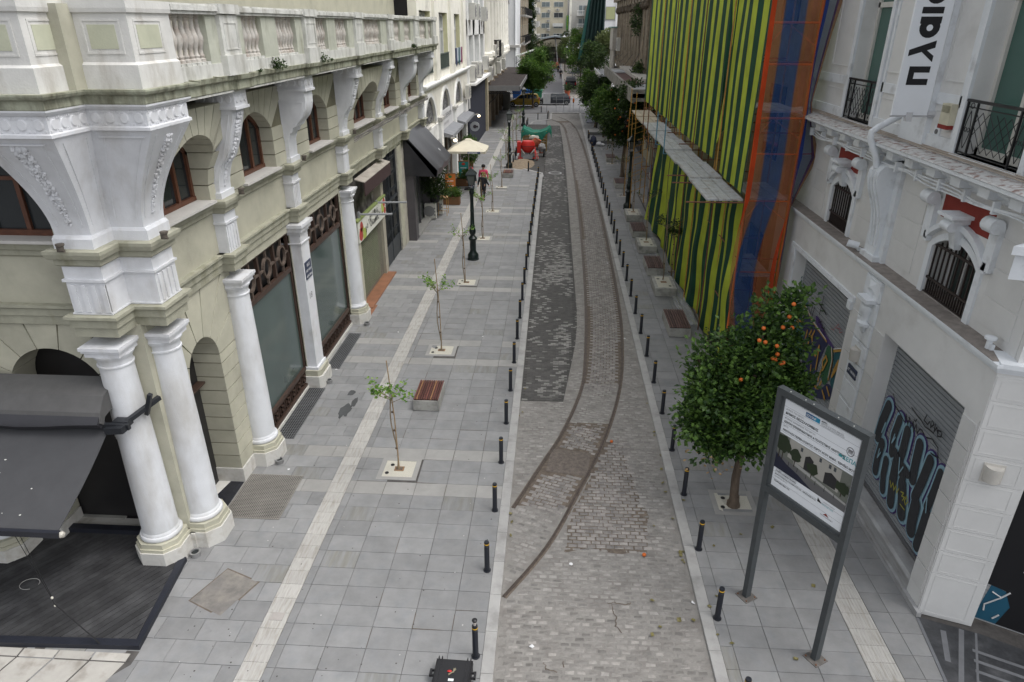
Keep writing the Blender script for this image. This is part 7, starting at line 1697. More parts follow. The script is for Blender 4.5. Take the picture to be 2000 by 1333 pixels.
# saplings
def sapling(i, x, y, z0, H, lb, grp, leafy=1.0, hb=None, stakeH=None, mat=leaf_y, spread=1.0):
 t = thing('sapling', lb, 'sapling', (x, y, z0),0, grp); hb = hb or H * .68; sk = stakeH or H
 lean = R.uniform(-.06,.06)
 mb = MB().tube([(.03,.02,0),(.02,.0, sk * .5),(-.10 + lean, .02, sk)], .019,6,.014); pw('stake', mb, stake, t)
 mb = MB(); pts = [(.0,0,0)]
 for k in range(1,9): f_ = k / 8; pts.append((.04 * sin(f_ * 7 + i) - .09 * f_ + lean * f_, .03 * sin(f_ * 5 + i * 2), hb * f_))
 mb.tube(pts, .022,7,.014); tips = []
 top = Vector(pts[-1])
 for k in range(int(5 + 3 * leafy)):
  a = R.uniform(0,2 * pi) if k > 1 else (0 if k else pi); l = R.uniform(.3,.62) * spread; e = top + Vector((l * cos(a), l * .6 * sin(a), R.uniform(.1,.55))); m_ = top + (e - top) * .5 + Vector((0,0,-.06)); mb.tube([top - Vector((0,0,.05 * k % .2)), m_, e], .009,4,.004); tips.append((m_, e))
 pw('stem', mb, M('young_bark', (.20,.155,.10), var=.3), t)
 mb = MB()
 for m_, e in tips:
  for _ in range(int(20 * leafy)): p = m_ + (e - m_) * R.uniform(.2,1.1) + Vector((R.gauss(0,.06), R.gauss(0,.06), R.gauss(0,.07))); leafq(mb, p, R.uniform(.06,.1), None, .5)
 pw('leaves', mb, mat, t, kind='stuff')
 for f_ in (.3,.55,.8): mb = MB().lathe([(.034,0),(.034,.035)], (-.05 * f_ + .02,.0, hb * f_),8); pw('tie', mb, M('tie_brown', (.09,.06,.04)), t)
 return t
sl = [(-4.03,15.19,3.3,1.2),(-4.02,22.69,3.55,1.0),(-4.05,30.1,3.3,.6),(-3.93,37.4,3.3,1.0),(-3.9,43.6,3.0,.9),(-3.85,50.9,2.8,.6),(-3.85,58.0,3.2,.5),(-3.9,66,3.0,.8),(-3.9,72,3.4,.7),(-3.85,79,3.2,.8),(-4.3,62,3.2,.6)]
for i, (x, y, h, lf) in enumerate(sl): sapling(i, x, y, .0, h, 'thin staked sapling, %s from the camera in the left pavement row' % ORD[i], 'saplings of the left pavement', lf)
sr = [(5.1,29.9,.4,3.7,1.1),(5.07,36.2,.4,3.4,.6),(5.02,42.6,.4,2.9,.4),(4.99,48.7,0,3.3,.8),(5.03,60.9,0,2.4,.7),(5.13,68.5,0,2.6,.7)]
for i, (x, y, z, h, lf) in enumerate(sr): sapling(i + 20, x, y, z, h, 'thin staked sapling, %s from the camera in the right planter row' % ORD[i], 'saplings of the right row', lf, mat=leaf_d if i < 2 else leaf_ol)
for i, (x, y, h) in enumerate(((5.75,31.5,2.9),(5.6,20.6,2.2))): sapling(i + 40, x, y, 0, h, ['dark young tree growing against the striped tarpaulin', 'spindly shoot between the tarpaulin foot and the big orange tree'][i], 'young trees against the tarpaulin', 2.0, mat=leaf_d, spread=.8)
sh_ = thing('shrub', 'pale green bushy shrub in a white concrete tub left of the orange tree', 'shrub', (4.35,17.6,0))
mb = MB().loft([[(s * cos(2 * pi * k / 16), s * sin(2 * pi * k / 16), z) for k in range(16)] for s, z in ((.24,0),(.32,.5),(.32,.55))]); pw('tub', mb, M('pale_tub', (.5,.5,.5)), sh_, True)
link('foliage', crown_mesh([(0,0,1.1,.45,.45,.5),(-.25,0,1.5,.3,.3,.3),(.25,0,1.9,.28,.28,.4)], 900,.08, leaf_ol if False else leaf_y, 'foliage', 40), sh_, (0,0,0),0, 'stuff', world=False)
# street trees
big_tree('orange_tree', 'dark dense orange tree with many small fruits beside the far end of the striped tarpaulin', 'tree', (5.45,55.3,0),2.7,.17,[(0,0,4.4,1.5,1.5,1.5),(-.9,-.2,3.6,.9,1,1.0),(1.0,0,5.2,1.0,1,1.2),(.3,0,6.2,1.0,1,.9),(1.0,.2,3.6,.8,.9,1.0)], 10000,.17, leaf_d, 'street trees of the right side', cl=160)
for x, z, y in [(R.uniform(-1.4,1.5), R.uniform(3.3,6.4),-1.3 + R.uniform(-.1,.4)) for _ in range(18)]:
 o = link('orange', me_or, bpy.data.objects['orange_tree.001'], (x, y, z),0, None, world=False); o.scale = (1.3,1.3,1.3)
FT = [(5.0,74,5.4,1.7, 'bushy green tree, second of the right street trees beyond the dark orange tree', leaf_m),(4.7,84,5.6,1.7, 'leafy tree, third of the right street trees', leaf_d),(4.6,93,5.6,1.6, 'leafy tree nearest the crossing on the right side', leaf_m)]
for x, y, h, r_, lb, lm in FT: big_tree('street_tree', lb, 'tree', (x, y, 0),2.0,.12,[(0,0, h - 1.7, r_, r_, 1.5),(-.6,0, h - 2.4, r_ * .7, r_ * .7,1.1),(.7,0, h - 1.1, r_ * .7, r_ * .7,1.0)], 5000,.2, lm, 'street trees of the right side', cl=110)
big_tree('street_tree', 'round bright green tree by the crossing on the left, above the yellow car', 'tree', (-3.3,104,0),2.4,.16,[(.35,0,5.2,2.0,2.0,2.2),(-.6,0,4.2,1.5,1.5,1.5),(1.2,0,4.6,1.3,1.4,1.6),(.2,0,2.8,1.0,1.0,.8),(-.8,0,6.2,1.0,1.0,1.0)], 13000,.22, leaf_m, 'street trees at the crossing', cl=260)
for i, (x, y, h, r_, lm, lb) in enumerate(((4.2,130,10.0,2.7, leaf_m, 'yellow-green tree right of the double-headed street lamp'),(6.2,126,8.2,2.5, leaf_d, 'dark tree under the concrete canopy end across the street'),(5.0,150,10.5,2.6, leaf_ol, 'tall yellowish tree farther down the right side of the far street'),(8.5,128,10.2,1.8, leaf_ol, 'pale airy tree in front of the white office block'),(-5.0,170,9.0,3.0, leaf_d, 'dark green tree down the left side of the far street'),(-2.8,150,6.5,1.6, leaf_d, 'small dark tree behind the round bright tree'),(2.2,190,8,1.8, leaf_ol, 'airy olive tree in the middle distance under the glass roof'),(4.0,210,9.5,2.5, leaf_d, 'far dark tree near the end of the street'),(-3.8,121,3.2,1.1, leaf_m, 'low bush hanging behind the blue bins'))):
 big_tree('far_tree', lb, 'tree', (x, y, 0), h * .4,.13,[(0,0, h - r_, r_, r_, r_ * .9),(-r_ * .5,0, h - r_ * 1.7, r_ * .75, r_ * .7, r_ * .7),(r_ * .5,0, h - r_ * 1.4, r_ * .7, r_ * .7, r_ * .8)], 4500,.26, lm, 'trees down the far street', cl=90)
# --- leaves and litter on the ground
mb = MB()
lm_ = leafmat('fallen_leaf', (.12,.15,.05),(.22,.12,.05),0)
spots = [(R.gauss(4.6,.8), R.uniform(9,15),0) for _ in range(14)] + [(R.uniform(3.05,3.22), R.uniform(9,20),-.03) for _ in range(14)] + [(R.uniform(1.5,3), R.uniform(10,16),-.03) for _ in range(4)] + [(-.85 + R.uniform(-.03,.1), R.uniform(9,20),-.03) for _ in range(6)]
for i, (x, y, z) in enumerate(spots):
 mb = MB(); leafq(mb, Vector((x, y, z + .012)), R.uniform(.07,.12), Vector((R.gauss(0,1), R.gauss(0,1),.05)).normalized(),.5)
 tag(put('fallen_leaf', mb, lm_), 'fallen leaf lying on the ground near the orange tree or the kerbs', 'leaf', 'fallen leaves')
for x, y, lb in ((1.87,16.9, 'fallen orange on the cobbles right of the rails'),(2.28,12.25, 'fallen orange on the cobbles near the right kerb')): o = link('fallen_orange', me_or, None, (x, y, .02)); tag(o, lb, 'orange', 'fallen oranges')
lit = M('white_litter', (.65,.65,.66), var=.05)
for i, (x, y, z) in enumerate(((3.15,10.9,-.02),(2.9,24.2,-.02),(2.85,33.4,-.02),(-7.45,20.9,.01),(-5.95,24.2,.01),(-7.0,15.0,.01),(-2.6,24.0,.01),(-.2,9.6,-.03),(.6,11.9,-.03))):
 mb = MB(); pts = [(x + R.uniform(.02,.06) * cos(a), y + R.uniform(.02,.06) * sin(a), z + R.uniform(0,.02)) for a in [k * .9 for k in range(7)]]; mb.quad(*pts)
 tag(put('litter', mb, lit), ['scrap of white litter by the right kerb', 'white scrap beside the right rail opposite the first right bench', 'white scrap beside the right rail, farther up', 'white scrap on the second grating', 'white scrap on the guide strip', 'white scrap on the first mat', 'white scrap on the slabs beside the second sapling', 'white scrap at the bottom of the cobbles', 'white scrap on the cobbles near the rail end'][i], 'litter', 'scraps of litter')
# cracks in the mortar: open joints
for pts in ([(1.35,10.8),(1.5,10.82),(1.72,10.8),(1.85,10.83)], [(1.45,10.78),(1.47,10.6),(1.5,10.4),(1.48,10.2)], [(1.5,10.2),(1.6,10.05)], [(.05,9.25),(.1,9.1),(.3,9.05)], [(.4,9.3),(.45,9.15)]):
 mb = MB().tube([(x, y, -.036) for x, y in [(q[0] + R.uniform(-.02,.02), q[1] + R.uniform(-.02,.02)) for p_, p2_ in zip(pts, pts[1:]) for q in [(p_[0] + (p2_[0] - p_[0]) * j / 4, p_[1] + (p2_[1] - p_[1]) * j / 4) for j in range(5)]]], .008,4,.013); put('open_crack', mb, soil, road_o)
# --- cafe corner on the left
um = thing('parasol', 'cream square parasol with a blue lettered valance by the cafe', 'parasol', (-6.17,50.0,0))
mb = MB().lathe([(.03,0),(.03,3.5)], (0,0,0),8); pw('pole', mb, M('pale_pole', (.5,.47,.42)), um)
mb = MB().box(-.35,.35,-.35,.35,0,.06); pw('base', mb, iron, um)
mb = MB(); hw = 1.35
rg = lambda s, z: [(s * x, s * y, z) for x, y in ((-1,-1),(0,-1.03),(1,-1),(1.03,0),(1,1),(0,1.03),(-1,1),(-1.03,0))]
mb.loft([rg(hw, 2.78), rg(hw, 2.93), rg(hw * .5,3.28), rg(.25,3.5)], cap=False); mb.loft([rg(.3,3.46), rg(.2,3.58), rg(.02,3.64)], cap=False); pw('canopy', mb, M('cream_canvas', (.56,.52,.42), var=.08, bump=.1), um)
mb = MB().box(.1,1.0,-hw * 1.035,-hw * 1.03,2.79,2.92); pw('blue_label', mb, flat('label_blue', (.03,.05,.14)), um)
text('lettering', 'LAVAZZA', .15,(-6.17 + .14,50 - hw * 1.04,2.80),(1,0,0),(0,0,1), MATS['white_paint'], um, .004, lift=.02)
def aboard(x, y, z, c, lb, head, rot=0):
 t = thing('menu_board', lb, 'menu board', (x, y, 0), rot, 'menu boards of the cafe')
 mb = MB().box(-.36,.36,-.03,.03, z, z + 1.15); pw('panel', mb, c, t)
 mb = MB()
 for s_ in (-1,1): mb.box(s_ * .37 - .02, s_ * .37 + .02,-.03,.03,0, z + 1.2)
 mb.box(-.37,.37,-.035,.035, z + 1.15, z + 1.22); pw('frame', mb, M('board_timber', (.24,.13,.06)), t)
 mb = MB().lathe([(.0,0),(.15,0)], (0,0,0),4);
 mb = MB().quad(*[(.13 * cos(2 * pi * i / 14),-.034, z + .98 + .1 * sin(2 * pi * i / 14)) for i in range(14)]); pw('badge', mb, head, t)
 for k in range(4): mb = MB(); w_ = .12 + .1 * (k % 2); mb.box(-w_, w_, -.036,-.031, z + .15 + k * .17, z + .2 + k * .17); pw('printed_line', mb, MATS['white_paint'] if k % 2 else head, t)
 return t
aboard(-6.85,52.2,.45, flat('teal_board', (.03,.26,.26)), 'teal printed menu board with a red badge beside the parasol', flat('badge_red', (.5,.06,.03)),.1)
aboard(-7.25,47.9,.35, flat('orange_board', (.55,.16,.03)), 'orange printed menu board with a green badge by the planter boxes', flat('badge_green', (.04,.2,.05)),.1)
def flowerbox(x0, x1, y, lb, yel=False):
 t = thing('planter_box', lb, 'planter', ((x0 + x1) / 2, y, 0),0, 'brown planter boxes of the cafe')
 w_ = (x1 - x0) / 2; mb = MB().box(-w_, w_, -.3,.3,.02,.55); pw('box', mb, M('planter_brown', (.17,.085,.04), var=.15), t)
 link('foliage', crown_mesh([(0,0,.75, w_ * .95,.35,.3),(w_ * .5,0,.8, w_ * .5,.35,.35)], 1500,.09, leaf_m, 'foliage', 60), t, (0,0,0),0, 'stuff', world=False)
 if yel:
  mb = MB()
  for _ in range(14): mb.blob((-w_ + R.uniform(-.1,.35),-.3 + R.uniform(-.05,.05),.8 + R.uniform(-.15,.2)),(.04,.04,.04),5,4)
  pw('yellow_flowers', mb, flat('flower_yellow', (.7,.45,.02)), t)
 return t
flowerbox(-7.6,-6.25,45.4, 'brown planter box with trailing green plants nearest the camera'); flowerbox(-7.3,-6.1,51.2, 'brown planter box with yellow flowers under the teal board', True)
tb = thing('bar_table', 'small wooden bar table with thin ochre legs by the bamboo', 'table', (-6.95,42.6,0))
mb = MB().box(-.3,.3,-.35,.35,1.1,1.13); pw('table_top', mb, M('table_wood', (.36,.22,.11)), tb)
for sx_ in (-1,1):
 for sy_ in (-1,1): mb = MB().bar((sx_ * .27, sy_ * .32,0),(sx_ * .27, sy_ * .32,1.1),.03); pw('leg', mb, pipe_y, tb)
mb = MB()
for z_ in (.3,): mb.box(-.27,.27,-.33,-.31, z_, z_ + .025); mb.box(-.27,.27,.31,.33, z_, z_ + .025)
pw('stretcher', mb, pipe_y, tb)
def acunit(x, y, z, face, lb, w=.8, h=.58, grp='air conditioner units', dpt=.3):
 """face: unit vector pointing away from the wall"""
 t = thing('air_conditioner', lb, 'air conditioner', (x, y, z), atan2(face[1], face[0]), grp)
 mb = MB().chbox(0, dpt, -w / 2, w / 2,0, h, .02); pw('case', mb, M('ac_cream', (.52,.51,.47), var=.12, rnd=.08), t)
 mb = MB().lathe([(0,0),(h * .38,0),(h * .38,.012),(h * .3,.02),(0,.02)], (0,0,0),16)
 mb.v = [(dpt + q[2] * .9, q[0] - w * .1, q[1] + h / 2) for q in mb.v]; pw('fan_grille', mb, flat('ac_dark', (.2,.2,.2)), t)
 mb = MB()
 for k in range(3): mb.box(dpt - .02, dpt + .01, w * .3, w * .46, h * (.2 + .22 * k), h * (.3 + .22 * k))
 pw('vent_slots', mb, flat('ac_dark', (.2,.2,.2)), t)
 return t
acunit(-7.55,41.5,.1,(0,-1), 'grey condenser standing on the ground under the potted bamboo', .7,.9); acunit(-7.3,42.6,.1,(0,-1), 'second ground condenser behind the first, under the bamboo', .7,.9)
bp_ = thing('potted_bamboo', 'tall bushy bamboo in a black pot standing on the condensers', 'plant', (-7.35,41.8,1.02))
mb = MB().lathe([(.3,0),(.38,.45),(.4,.5)], (0,0,0),14); pw('pot', mb, blkp, bp_, True)
link('foliage', crown_mesh([(0,0,1.5,.75,.8,1.1),(.2,-.2,.9,.7,.6,.6),(-.2,.5,2.3,.6,.6,.6)], 3500,.16, leaf_d, 'foliage', 150, wide=.18), bp_, (0,0,0),0, 'stuff', world=False)
tpn = thing('topiary', 'clipped round green bush in a pot beyond the parasol', 'bush', (-7.1,58.5,0)); mb = MB().lathe([(.25,0),(.35,.55)], (0,0,0),12); pw('pot', mb, MATS['planter_brown'], tpn, True)
link('foliage', crown_mesh([(0,0,1.5,.65,.65,1.05)], 2600,.12, leaf_m, 'foliage', 120, shell=.8), tpn, (0,0,0),0, 'stuff', world=False)
# --- people
def skinned(name, joints, edges, mat, parent, levels=2, root=0):
 me = bpy.data.meshes.new(name); me.from_pydata([j[:3] for j in joints], edges, []); o = bpy.data.objects.new(name, me); COL.objects.link(o)
 bpy.context.view_layer.update()
 m_ = o.modifiers.new('skin', 'SKIN')
 if not me.skin_vertices:
  bm = bmesh.new(); bm.from_mesh(me); bm.verts.layers.skin.verify(); bm.to_mesh(me); bm.free()
 sv = me.skin_vertices[0].data
 for i, j in enumerate(joints): sv[i].radius = (j[3], j[4] if len(j) > 4 else j[3]); sv[i].use_root = (i == root)
 m_.use_smooth_shade = True; s_ = o.modifiers.new('sub', 'SUBSURF'); s_.levels = levels; s_.render_levels = levels
 dg = bpy.context.evaluated_depsgraph_get(); dg.update(); m2 = bpy.data.meshes.new_from_object(o.evaluated_get(dg)); m2.name = name
 bpy.data.objects.remove(o); m2.materials.clear(); m2.materials.append(mat); m2.polygons.foreach_set('use_smooth', [True] * len(m2.polygons))
 return link(name, m2, parent, (0,0,0),0, None, world=False)
skin_ = M('skin', (.42,.25,.18), rough=.55, var=.08, bump=.05)
def person(lb, loc, rot, H, coat, trousers, hair, helmet=None, hat=None, arms=((.30,-.05,.82),(-.28,.05,.84)), long_=False, stride=.16):
 t = thing('person', lb, 'person', loc, rot); s = H / 1.75
 def J(x, y, z, r, r2=None): return (x * s, y * s, z * s, r * s, (r2 or r) * s)
 (ax, ay, az),(bx, by, bz) = arms
 js = [J(0,0,.95,.15,.12), J(0,0,1.12,.14,.11), J(0,0,1.32,.17,.12), J(0,0,1.45,.11,.09), J(0,-.01,1.53,.055), J(0,-.015,1.60,.085,.095), J(0,-.01,1.68,.085,.095),
  J(.19,0,1.42,.065), J(.25,.0,1.15,.05), J(ax, ay, az + .07,.036), J(ax * 1.02, ay - .02, az - .02,.034,.02), J(-.19,0,1.42,.065), J(-.25,0,1.15,.05), J(bx, by, bz + .07,.036), J(bx * 1.02, by - .02, bz - .02,.034,.02),
  J(.10,-stride * .15,.88,.09), J(.10,-stride * .45,.48,.062), J(.10,-stride * .7,.10,.045), J(.11,-stride * .7 - .13,.045,.04,.035), J(-.10, stride * .15,.88,.09), J(-.10, stride * .35,.48,.062), J(-.10, stride, .12,.045), J(-.11, stride - .12,.05,.04,.035)]
 es = [(0,1),(1,2),(2,3),(3,4),(4,5),(5,6),(2,7),(7,8),(8,9),(9,10),(2,11),(11,12),(12,13),(13,14),(0,15),(15,16),(16,17),(17,18),(0,19),(19,20),(20,21),(21,22)]
 skinned('body', js, es, skin_, t)
 low = .62 if long_ else .88
 cj = [J(0,0, low, .19 if long_ else .18,.15), J(0,0,1.12,.175,.14), J(0,0,1.32,.20,.15), J(0,0,1.46,.13,.105), J(0,0,1.50,.085), J(.21,0,1.42,.085), J(.265,0,1.15,.068), J(ax, ay, az + .10,.052), J(-.21,0,1.42,.085), J(-.265,0,1.15,.068), J(bx, by, bz + .10,.052)]
 skinned('coat', cj, [(0,1),(1,2),(2,3),(3,4),(2,5),(5,6),(6,7),(2,8),(8,9),(9,10)], coat, t)
 tj = [J(0,0,.93,.14,.12), J(.10,-stride * .15,.82,.105), J(.10,-stride * .45,.48,.078), J(.10,-stride * .7,.13,.06), J(-.10, stride * .15,.82,.105), J(-.10, stride * .35,.48,.078), J(-.10, stride, .15,.06)]
 skinned('trousers', tj, [(0,1),(1,2),(2,3),(0,4),(4,5),(5,6)], trousers, t)
 for x, y in ((.11,-stride * .7),(-.11, stride)): mb = MB().blob((x * s, (y - .07) * s, .05 * s),(.05 * s, .14 * s, .055 * s),10,6); pw('shoe', mb, blkp, t, True)
 mb = MB().blob((0,.025 * s, 1.67 * s),(.105 * s, .11 * s, .12 * s),12,8); pw('hair', mb, hair, t, True)
 mb = MB().blob((0,-.115 * s, 1.625 * s),(.016 * s, .022 * s, .03 * s),6,5)
 for e in (-1,1): mb.blob((e * .09 * s, 0,1.63 * s),(.015 * s, .03 * s, .04 * s),6,5)
 pw('face', mb, skin_, t, True)
 mb = MB()
 for e in (-1,1): mb.blob((e * .035 * s, -.098 * s, 1.65 * s),(.014 * s, .01 * s, .009 * s),6,4)
 pw('eyes', mb, iron, t, True)
 mb = MB().blob((0,-.10 * s, 1.575 * s),(.026 * s, .01 * s, .008 * s),6,4); pw('mouth', mb, M('lips', (.3,.1,.08)), t, True)
 if helmet: mb = MB().lathe([(.125 * s, 1.66 * s),(.13 * s, 1.7 * s),(.12 * s, 1.76 * s),(.08 * s, 1.81 * s),(0,1.825 * s)], (0,0,0),14); pw('helmet', mb, helmet, t, True)
 return t
bc = flat('black_coat', (.014,.014,.018)); pk = flat('pink_jacket', (.60,.06,.14)); bt = flat('black_trousers', (.012,.012,.014)); bj = flat('blue_jeans', (.02,.03,.07)); hr = flat('dark_hair', (.012,.01,.009)); rh = flat('reddish_hair', (.13,.03,.02))
person('person in a long black coat walking towards the camera in front of the two others', (-4.85,46.8,0),0,1.84, bc, bt, rh, arms=((.42,-.05,.86),(-.30,0,.84)), long_=True)
person('person in a pink jacket and dark cap walking behind the black coat', (-5.0,48.9,0),0,1.95, pk, bt, hr, helmet=hr)
person('person in black with a red headband beside the lamp post', (-5.75,47.9,0),.05,1.93, bc, bj, hr, helmet=flat('red_headband', (.4,.03,.05)))
# --- building works in the lay-by
mx = thing('concrete_mixer', 'red drum concrete mixer parked by the sand heap', 'concrete mixer', (-2.35,62.3,0))
rdp = M('mixer_red', (.50,.025,.02), rough=.4, var=.2, bump=.1, bscale=10)
mb = MB().lathe([(.12,-.62),(.38,-.52),(.60,-.2),(.63,-.03),(.63,.03),(.60,.2),(.50,.40),(.40,.44),(.34,.42)], (0,-.1,1.25),22, sy=.8); pw('drum', mb, rdp, mx, True)
mb = MB().lathe([(.64,-.03),(.66,0),(.64,.03)], (0,-.1,1.25),22, sy=.8); pw('gear_ring', mb, flat('dark_red_ring', (.14,.01,.01)), mx)
for sx_ in (-1,1): mb = MB().bar((sx_ * .25,-.66,.62),(sx_ * .6,-.5,1.0),.09,.05); pw('pale_strut', mb, M('scuffed_strut', (.4,.38,.36), var=.4), mx)
mb = MB().box(-.55,.55,-.5,.4,.1,.3); pw('under_tray', mb, iron, mx)
mb = MB().box(-.95,-.62,-.35,.4,.65,1.6); pw('motor_housing', mb, rdp, mx)
mb = MB()
for sx_ in (-1,1): mb.bar((sx_ * .7,-.5,.15),(sx_ * .62,0,1.1),.09); mb.bar((sx_ * .7,.5,.15),(sx_ * .62,0,1.1),.09)
mb.bar((-.7,-.5,.25),(.7,-.5,.25),.08); mb.bar((.6,.0,.95),(.95,-.5,.2),.08); pw('frame', mb, rdp, mx)
mb = MB().box(-.42,.42,-.62,-.5,.18,.55); pw('front_plate', mb, M('mixer_grey', (.27,.28,.3)), mx)
for sx_ in (-1,1):
 mb = MB().tube([(sx_ * .78,-.35,.2),(sx_ * .88,-.35,.2)], .2,14); pw('wheel', mb, M('dusty_red_wheel', (.25,.05,.04)), mx, True)
for k in range(6): mb = MB().box(.72,.98,-.62 + k * .02,-.58 + k * .02,.18 + k * .13,.22 + k * .13); pw('step', mb, M('pale_step', (.5,.48,.46)), mx)
m2 = thing('concrete_mixer', 'old orange drum mixer on rubber wheels behind the red one', 'concrete mixer', (-1.7,64.0,0))
om = M('rusty_orange_mixer', (.38,.10,.05), rough=.6, var=.3)
mb = MB().lathe([(.2,-.4),(.38,-.25),(.42,.0),(.3,.35),(.33,.38),(.28,.36),(.2,.2)], (0,0,0),18); mb.v = [(q[0] + q[2] * .5, q[1] - .1 * q[2], 1.25 + q[2] * .8 - q[0] * .4) for q in mb.v]; pw('drum', mb, om, m2, True)
mb = MB().bar((-.5,0,.3),(0,0,1.2),.1); mb.bar((.5,0,.3),(0,0,1.2),.1); mb.bar((-.6,.3,.3),(.7,.3,.3),.08); pw('frame', mb, om, m2)
for sx_ in (-.5,.75): mb = MB().tube([(sx_ - .08,-.1,.33),(sx_ + .08,-.1,.33)], .33,16); pw('wheel', mb, flat('tyre', (.02,.02,.02)), m2, True)
mb = MB().blob((.55,-.3,.9),(.35,.3,.35),9,7,.3); pw('cement_bag', mb, M('grey_bag', (.28,.28,.28), var=.3), m2)
ct = thing('rubble_cart', 'tall timber cart under a torn green net tarpaulin', 'cart', (-1.75,68.0,0))
for k in range(5): mb = MB().box(-1.3,1.0,-.9 - .02,-.85,.35 + k * .28,.58 + k * .28); pw('side_board', mb, M('ochre_board', (.24,.16,.06), var=.3), ct)
for k in range(5): mb = MB().box(.95,1.0,-.85,.9,.35 + k * .28,.58 + k * .28); pw('side_board', mb, MATS['ochre_board'], ct)
mb = MB()
for x_ in (-1.25,.97):
 for y_ in (-.95,.95): mb.box(x_ - .05, x_ + .05, y_ - .05, y_ + .05,0,1.85)
pw('corner_post', mb, MATS['ochre_board'], ct)
gnet = M('green_net', (.01,.14,.09), rough=.7, var=.35, bump=.3)
mb = MB(); vs, fs = [], []; nu, nv = 26,20
for i in range(nu + 1):
 for j in range(nv + 1):
  u, v = i / nu * 2 - 1, j / nv * 2 - 1; x_, y_ = u * 1.45, v * 1.15; z_ = 2.3 - .62 * (1 - u * u) + .12 * noise.noise(Vector((u * 3, v * 3,1)))
  if v < -.8: z_ -= (-.8 - v) * 3.4 * (1 + .5 * sin(u * 5 + 1))
  if abs(u) > .88: z_ -= (abs(u) - .88) * 4.5
  vs.append((x_, max(y_, -1.02), z_))
for i in range(nu):
 for j in range(nv): a = i * (nv + 1) + j; fs.append((a, a + 1, a + nv + 2, a + nv + 1))
mb.add(vs, fs); pw('green_tarpaulin', mb, gnet, ct, True)
mb = MB().bar((-.7,-1.1,1.5),(-.2,-1.2,1.1),.18,.08); pw('loose_plank', mb, M('raw_timber', (.45,.32,.18)), ct)
t = thing('cement_bags', 'crumpled pale sack on top of the old orange mixer', 'sack', (-1.9,65.2,1.3)); mb = MB().blob((0,0,.2),(.5,.35,.22),12,8,.35); pw('sack', mb, M('pale_sack', (.5,.47,.41), var=.2), t, True)
mb = MB(); vs, fs = [], []; nu = 30
for i in range(nu + 1):
 for j in range(nu + 1):
  u, v = i / nu * 2 - 1, j / nu * 2 - 1; r_ = hypot(u, v); vs.append((-2.75 + u * 1.2,60.3 + v * 2.6,-.03 + .42 * max(0,1 - r_ * 1.05) ** .8 + .05 * noise.noise(Vector((u * 5, v * 5,0))) * (r_ < 1)))
for i in range(nu):
 for j in range(nu): a = i * (nu + 1) + j; fs.append((a, a + 1, a + nu + 2, a + nu + 1))
mb.add(vs, fs); tag(put('sand_heap', mb, M('wet_sand', (.24,.19,.135), rough=.95, var=.3, scale=6, bump=.5), None, True), 'low heap of brown building sand beside the red mixer', 'sand', None)
t = thing('utility_ring', 'pale round manhole ring in the dark paving near the mixer', 'manhole', (.1,56.5,-.02)); mb = MB().lathe([(.55,0),(.55,.02),(.45,.022),(.44,.0)], (0,0,0),26); pw('ring', mb, M('pale_ring', (.4,.4,.4)), t); mb = MB().lathe([(.44,.0),(.43,.012),(0,.012)], (0,0,0),26); pw('lid', mb, dpav, t)
t = thing('kneeling_worker', 'dark rucksack and white trainers left behind the right kerb bollards', 'bag', (3.95,70.3,0)); mb = MB().blob((-.1,0,.5),(.35,.3,.5),12,8,.2); pw('rucksack', mb, flat('navy_cloth', (.02,.025,.05)), t, True)
t.name = 'rucksack'; mb = MB().blob((.45,0,.25),(.3,.25,.2),10,6,.3); mb.blob((.8,0,.15),(.25,.2,.14),10,6,.3); pw('white_bundle', mb, lit, t, True)
t = thing('concrete_slab', 'pale raised concrete slabs lying beyond the rucksack, near one', 'slab', (4.6,73,0),0, 'raised slabs on the right pavement'); mb = MB().box(-1.0,1.3,-1.3,1.0,0,.3); pw('slab_body', mb, M('grey_slab_side', (.17,.17,.17)), t); mb = MB().box(-1.02,1.32,-1.32,1.02,.3,.34); pw('slab_top', mb, slabl, t)
dup(t, (4.7,79,0),0, 'pale raised concrete slabs lying beyond the rucksack, far one')
t = thing('parked_scooter', 'scooter under a pale cover behind the right bollards near the crossing', 'scooter', (4.7,88,0)); mb = MB().loft([[(x, -.35 * k, z * k2) for x, z, k2 in ((-.9,.1,1),(-.8,.9,1),(-.2,.75,1),(.3,.95,1),(.85,1.05,1),(.95,.1,1))] for k in (1,-1)]); pw('cover', mb, M('pale_blue_cover', (.42,.44,.52), var=.3, bump=.4), t, True)
for x_ in (-.7,.7): mb = MB().tube([(x_, -.06,.22),(x_, .06,.22)], .22,14); pw('wheel', mb, MATS['tyre'], t)
# ticket machine cabinet by the scaffold
kz = thing('street_cabinet', 'tall dark blue vending cabinet standing under the scaffold boards', 'cabinet', (6.55,44.9,0))
mb = MB().box(-.3,.34,-.5,.55,.0,2.75); pw('body', mb, M('cabinet_grey', (.055,.055,.065), var=.2), kz)
mb = MB().box(-.34,-.3,-.5,.55,0.05,2.75); pw('door', mb, M('cabinet_blue', (.02,.045,.12), rough=.35, var=.3), kz)
mb = MB().box(-.36,-.34,-.35,.35,1.3,2.3); pw('poster', mb, M('torn_poster', (.35,.33,.3), var=.5, scale=4), kz)
mb = MB().box(-.2,.3,-.4,.4,2.75,3.3); pw('top_box', mb, flat('dark_box', (.03,.035,.045)), kz)
mb = MB().box(-.05,.2,-.42,-.4,2.95,3.2); pw('lamp_glass', mb, flat('pale_glass', (.3,.34,.33)), kz)
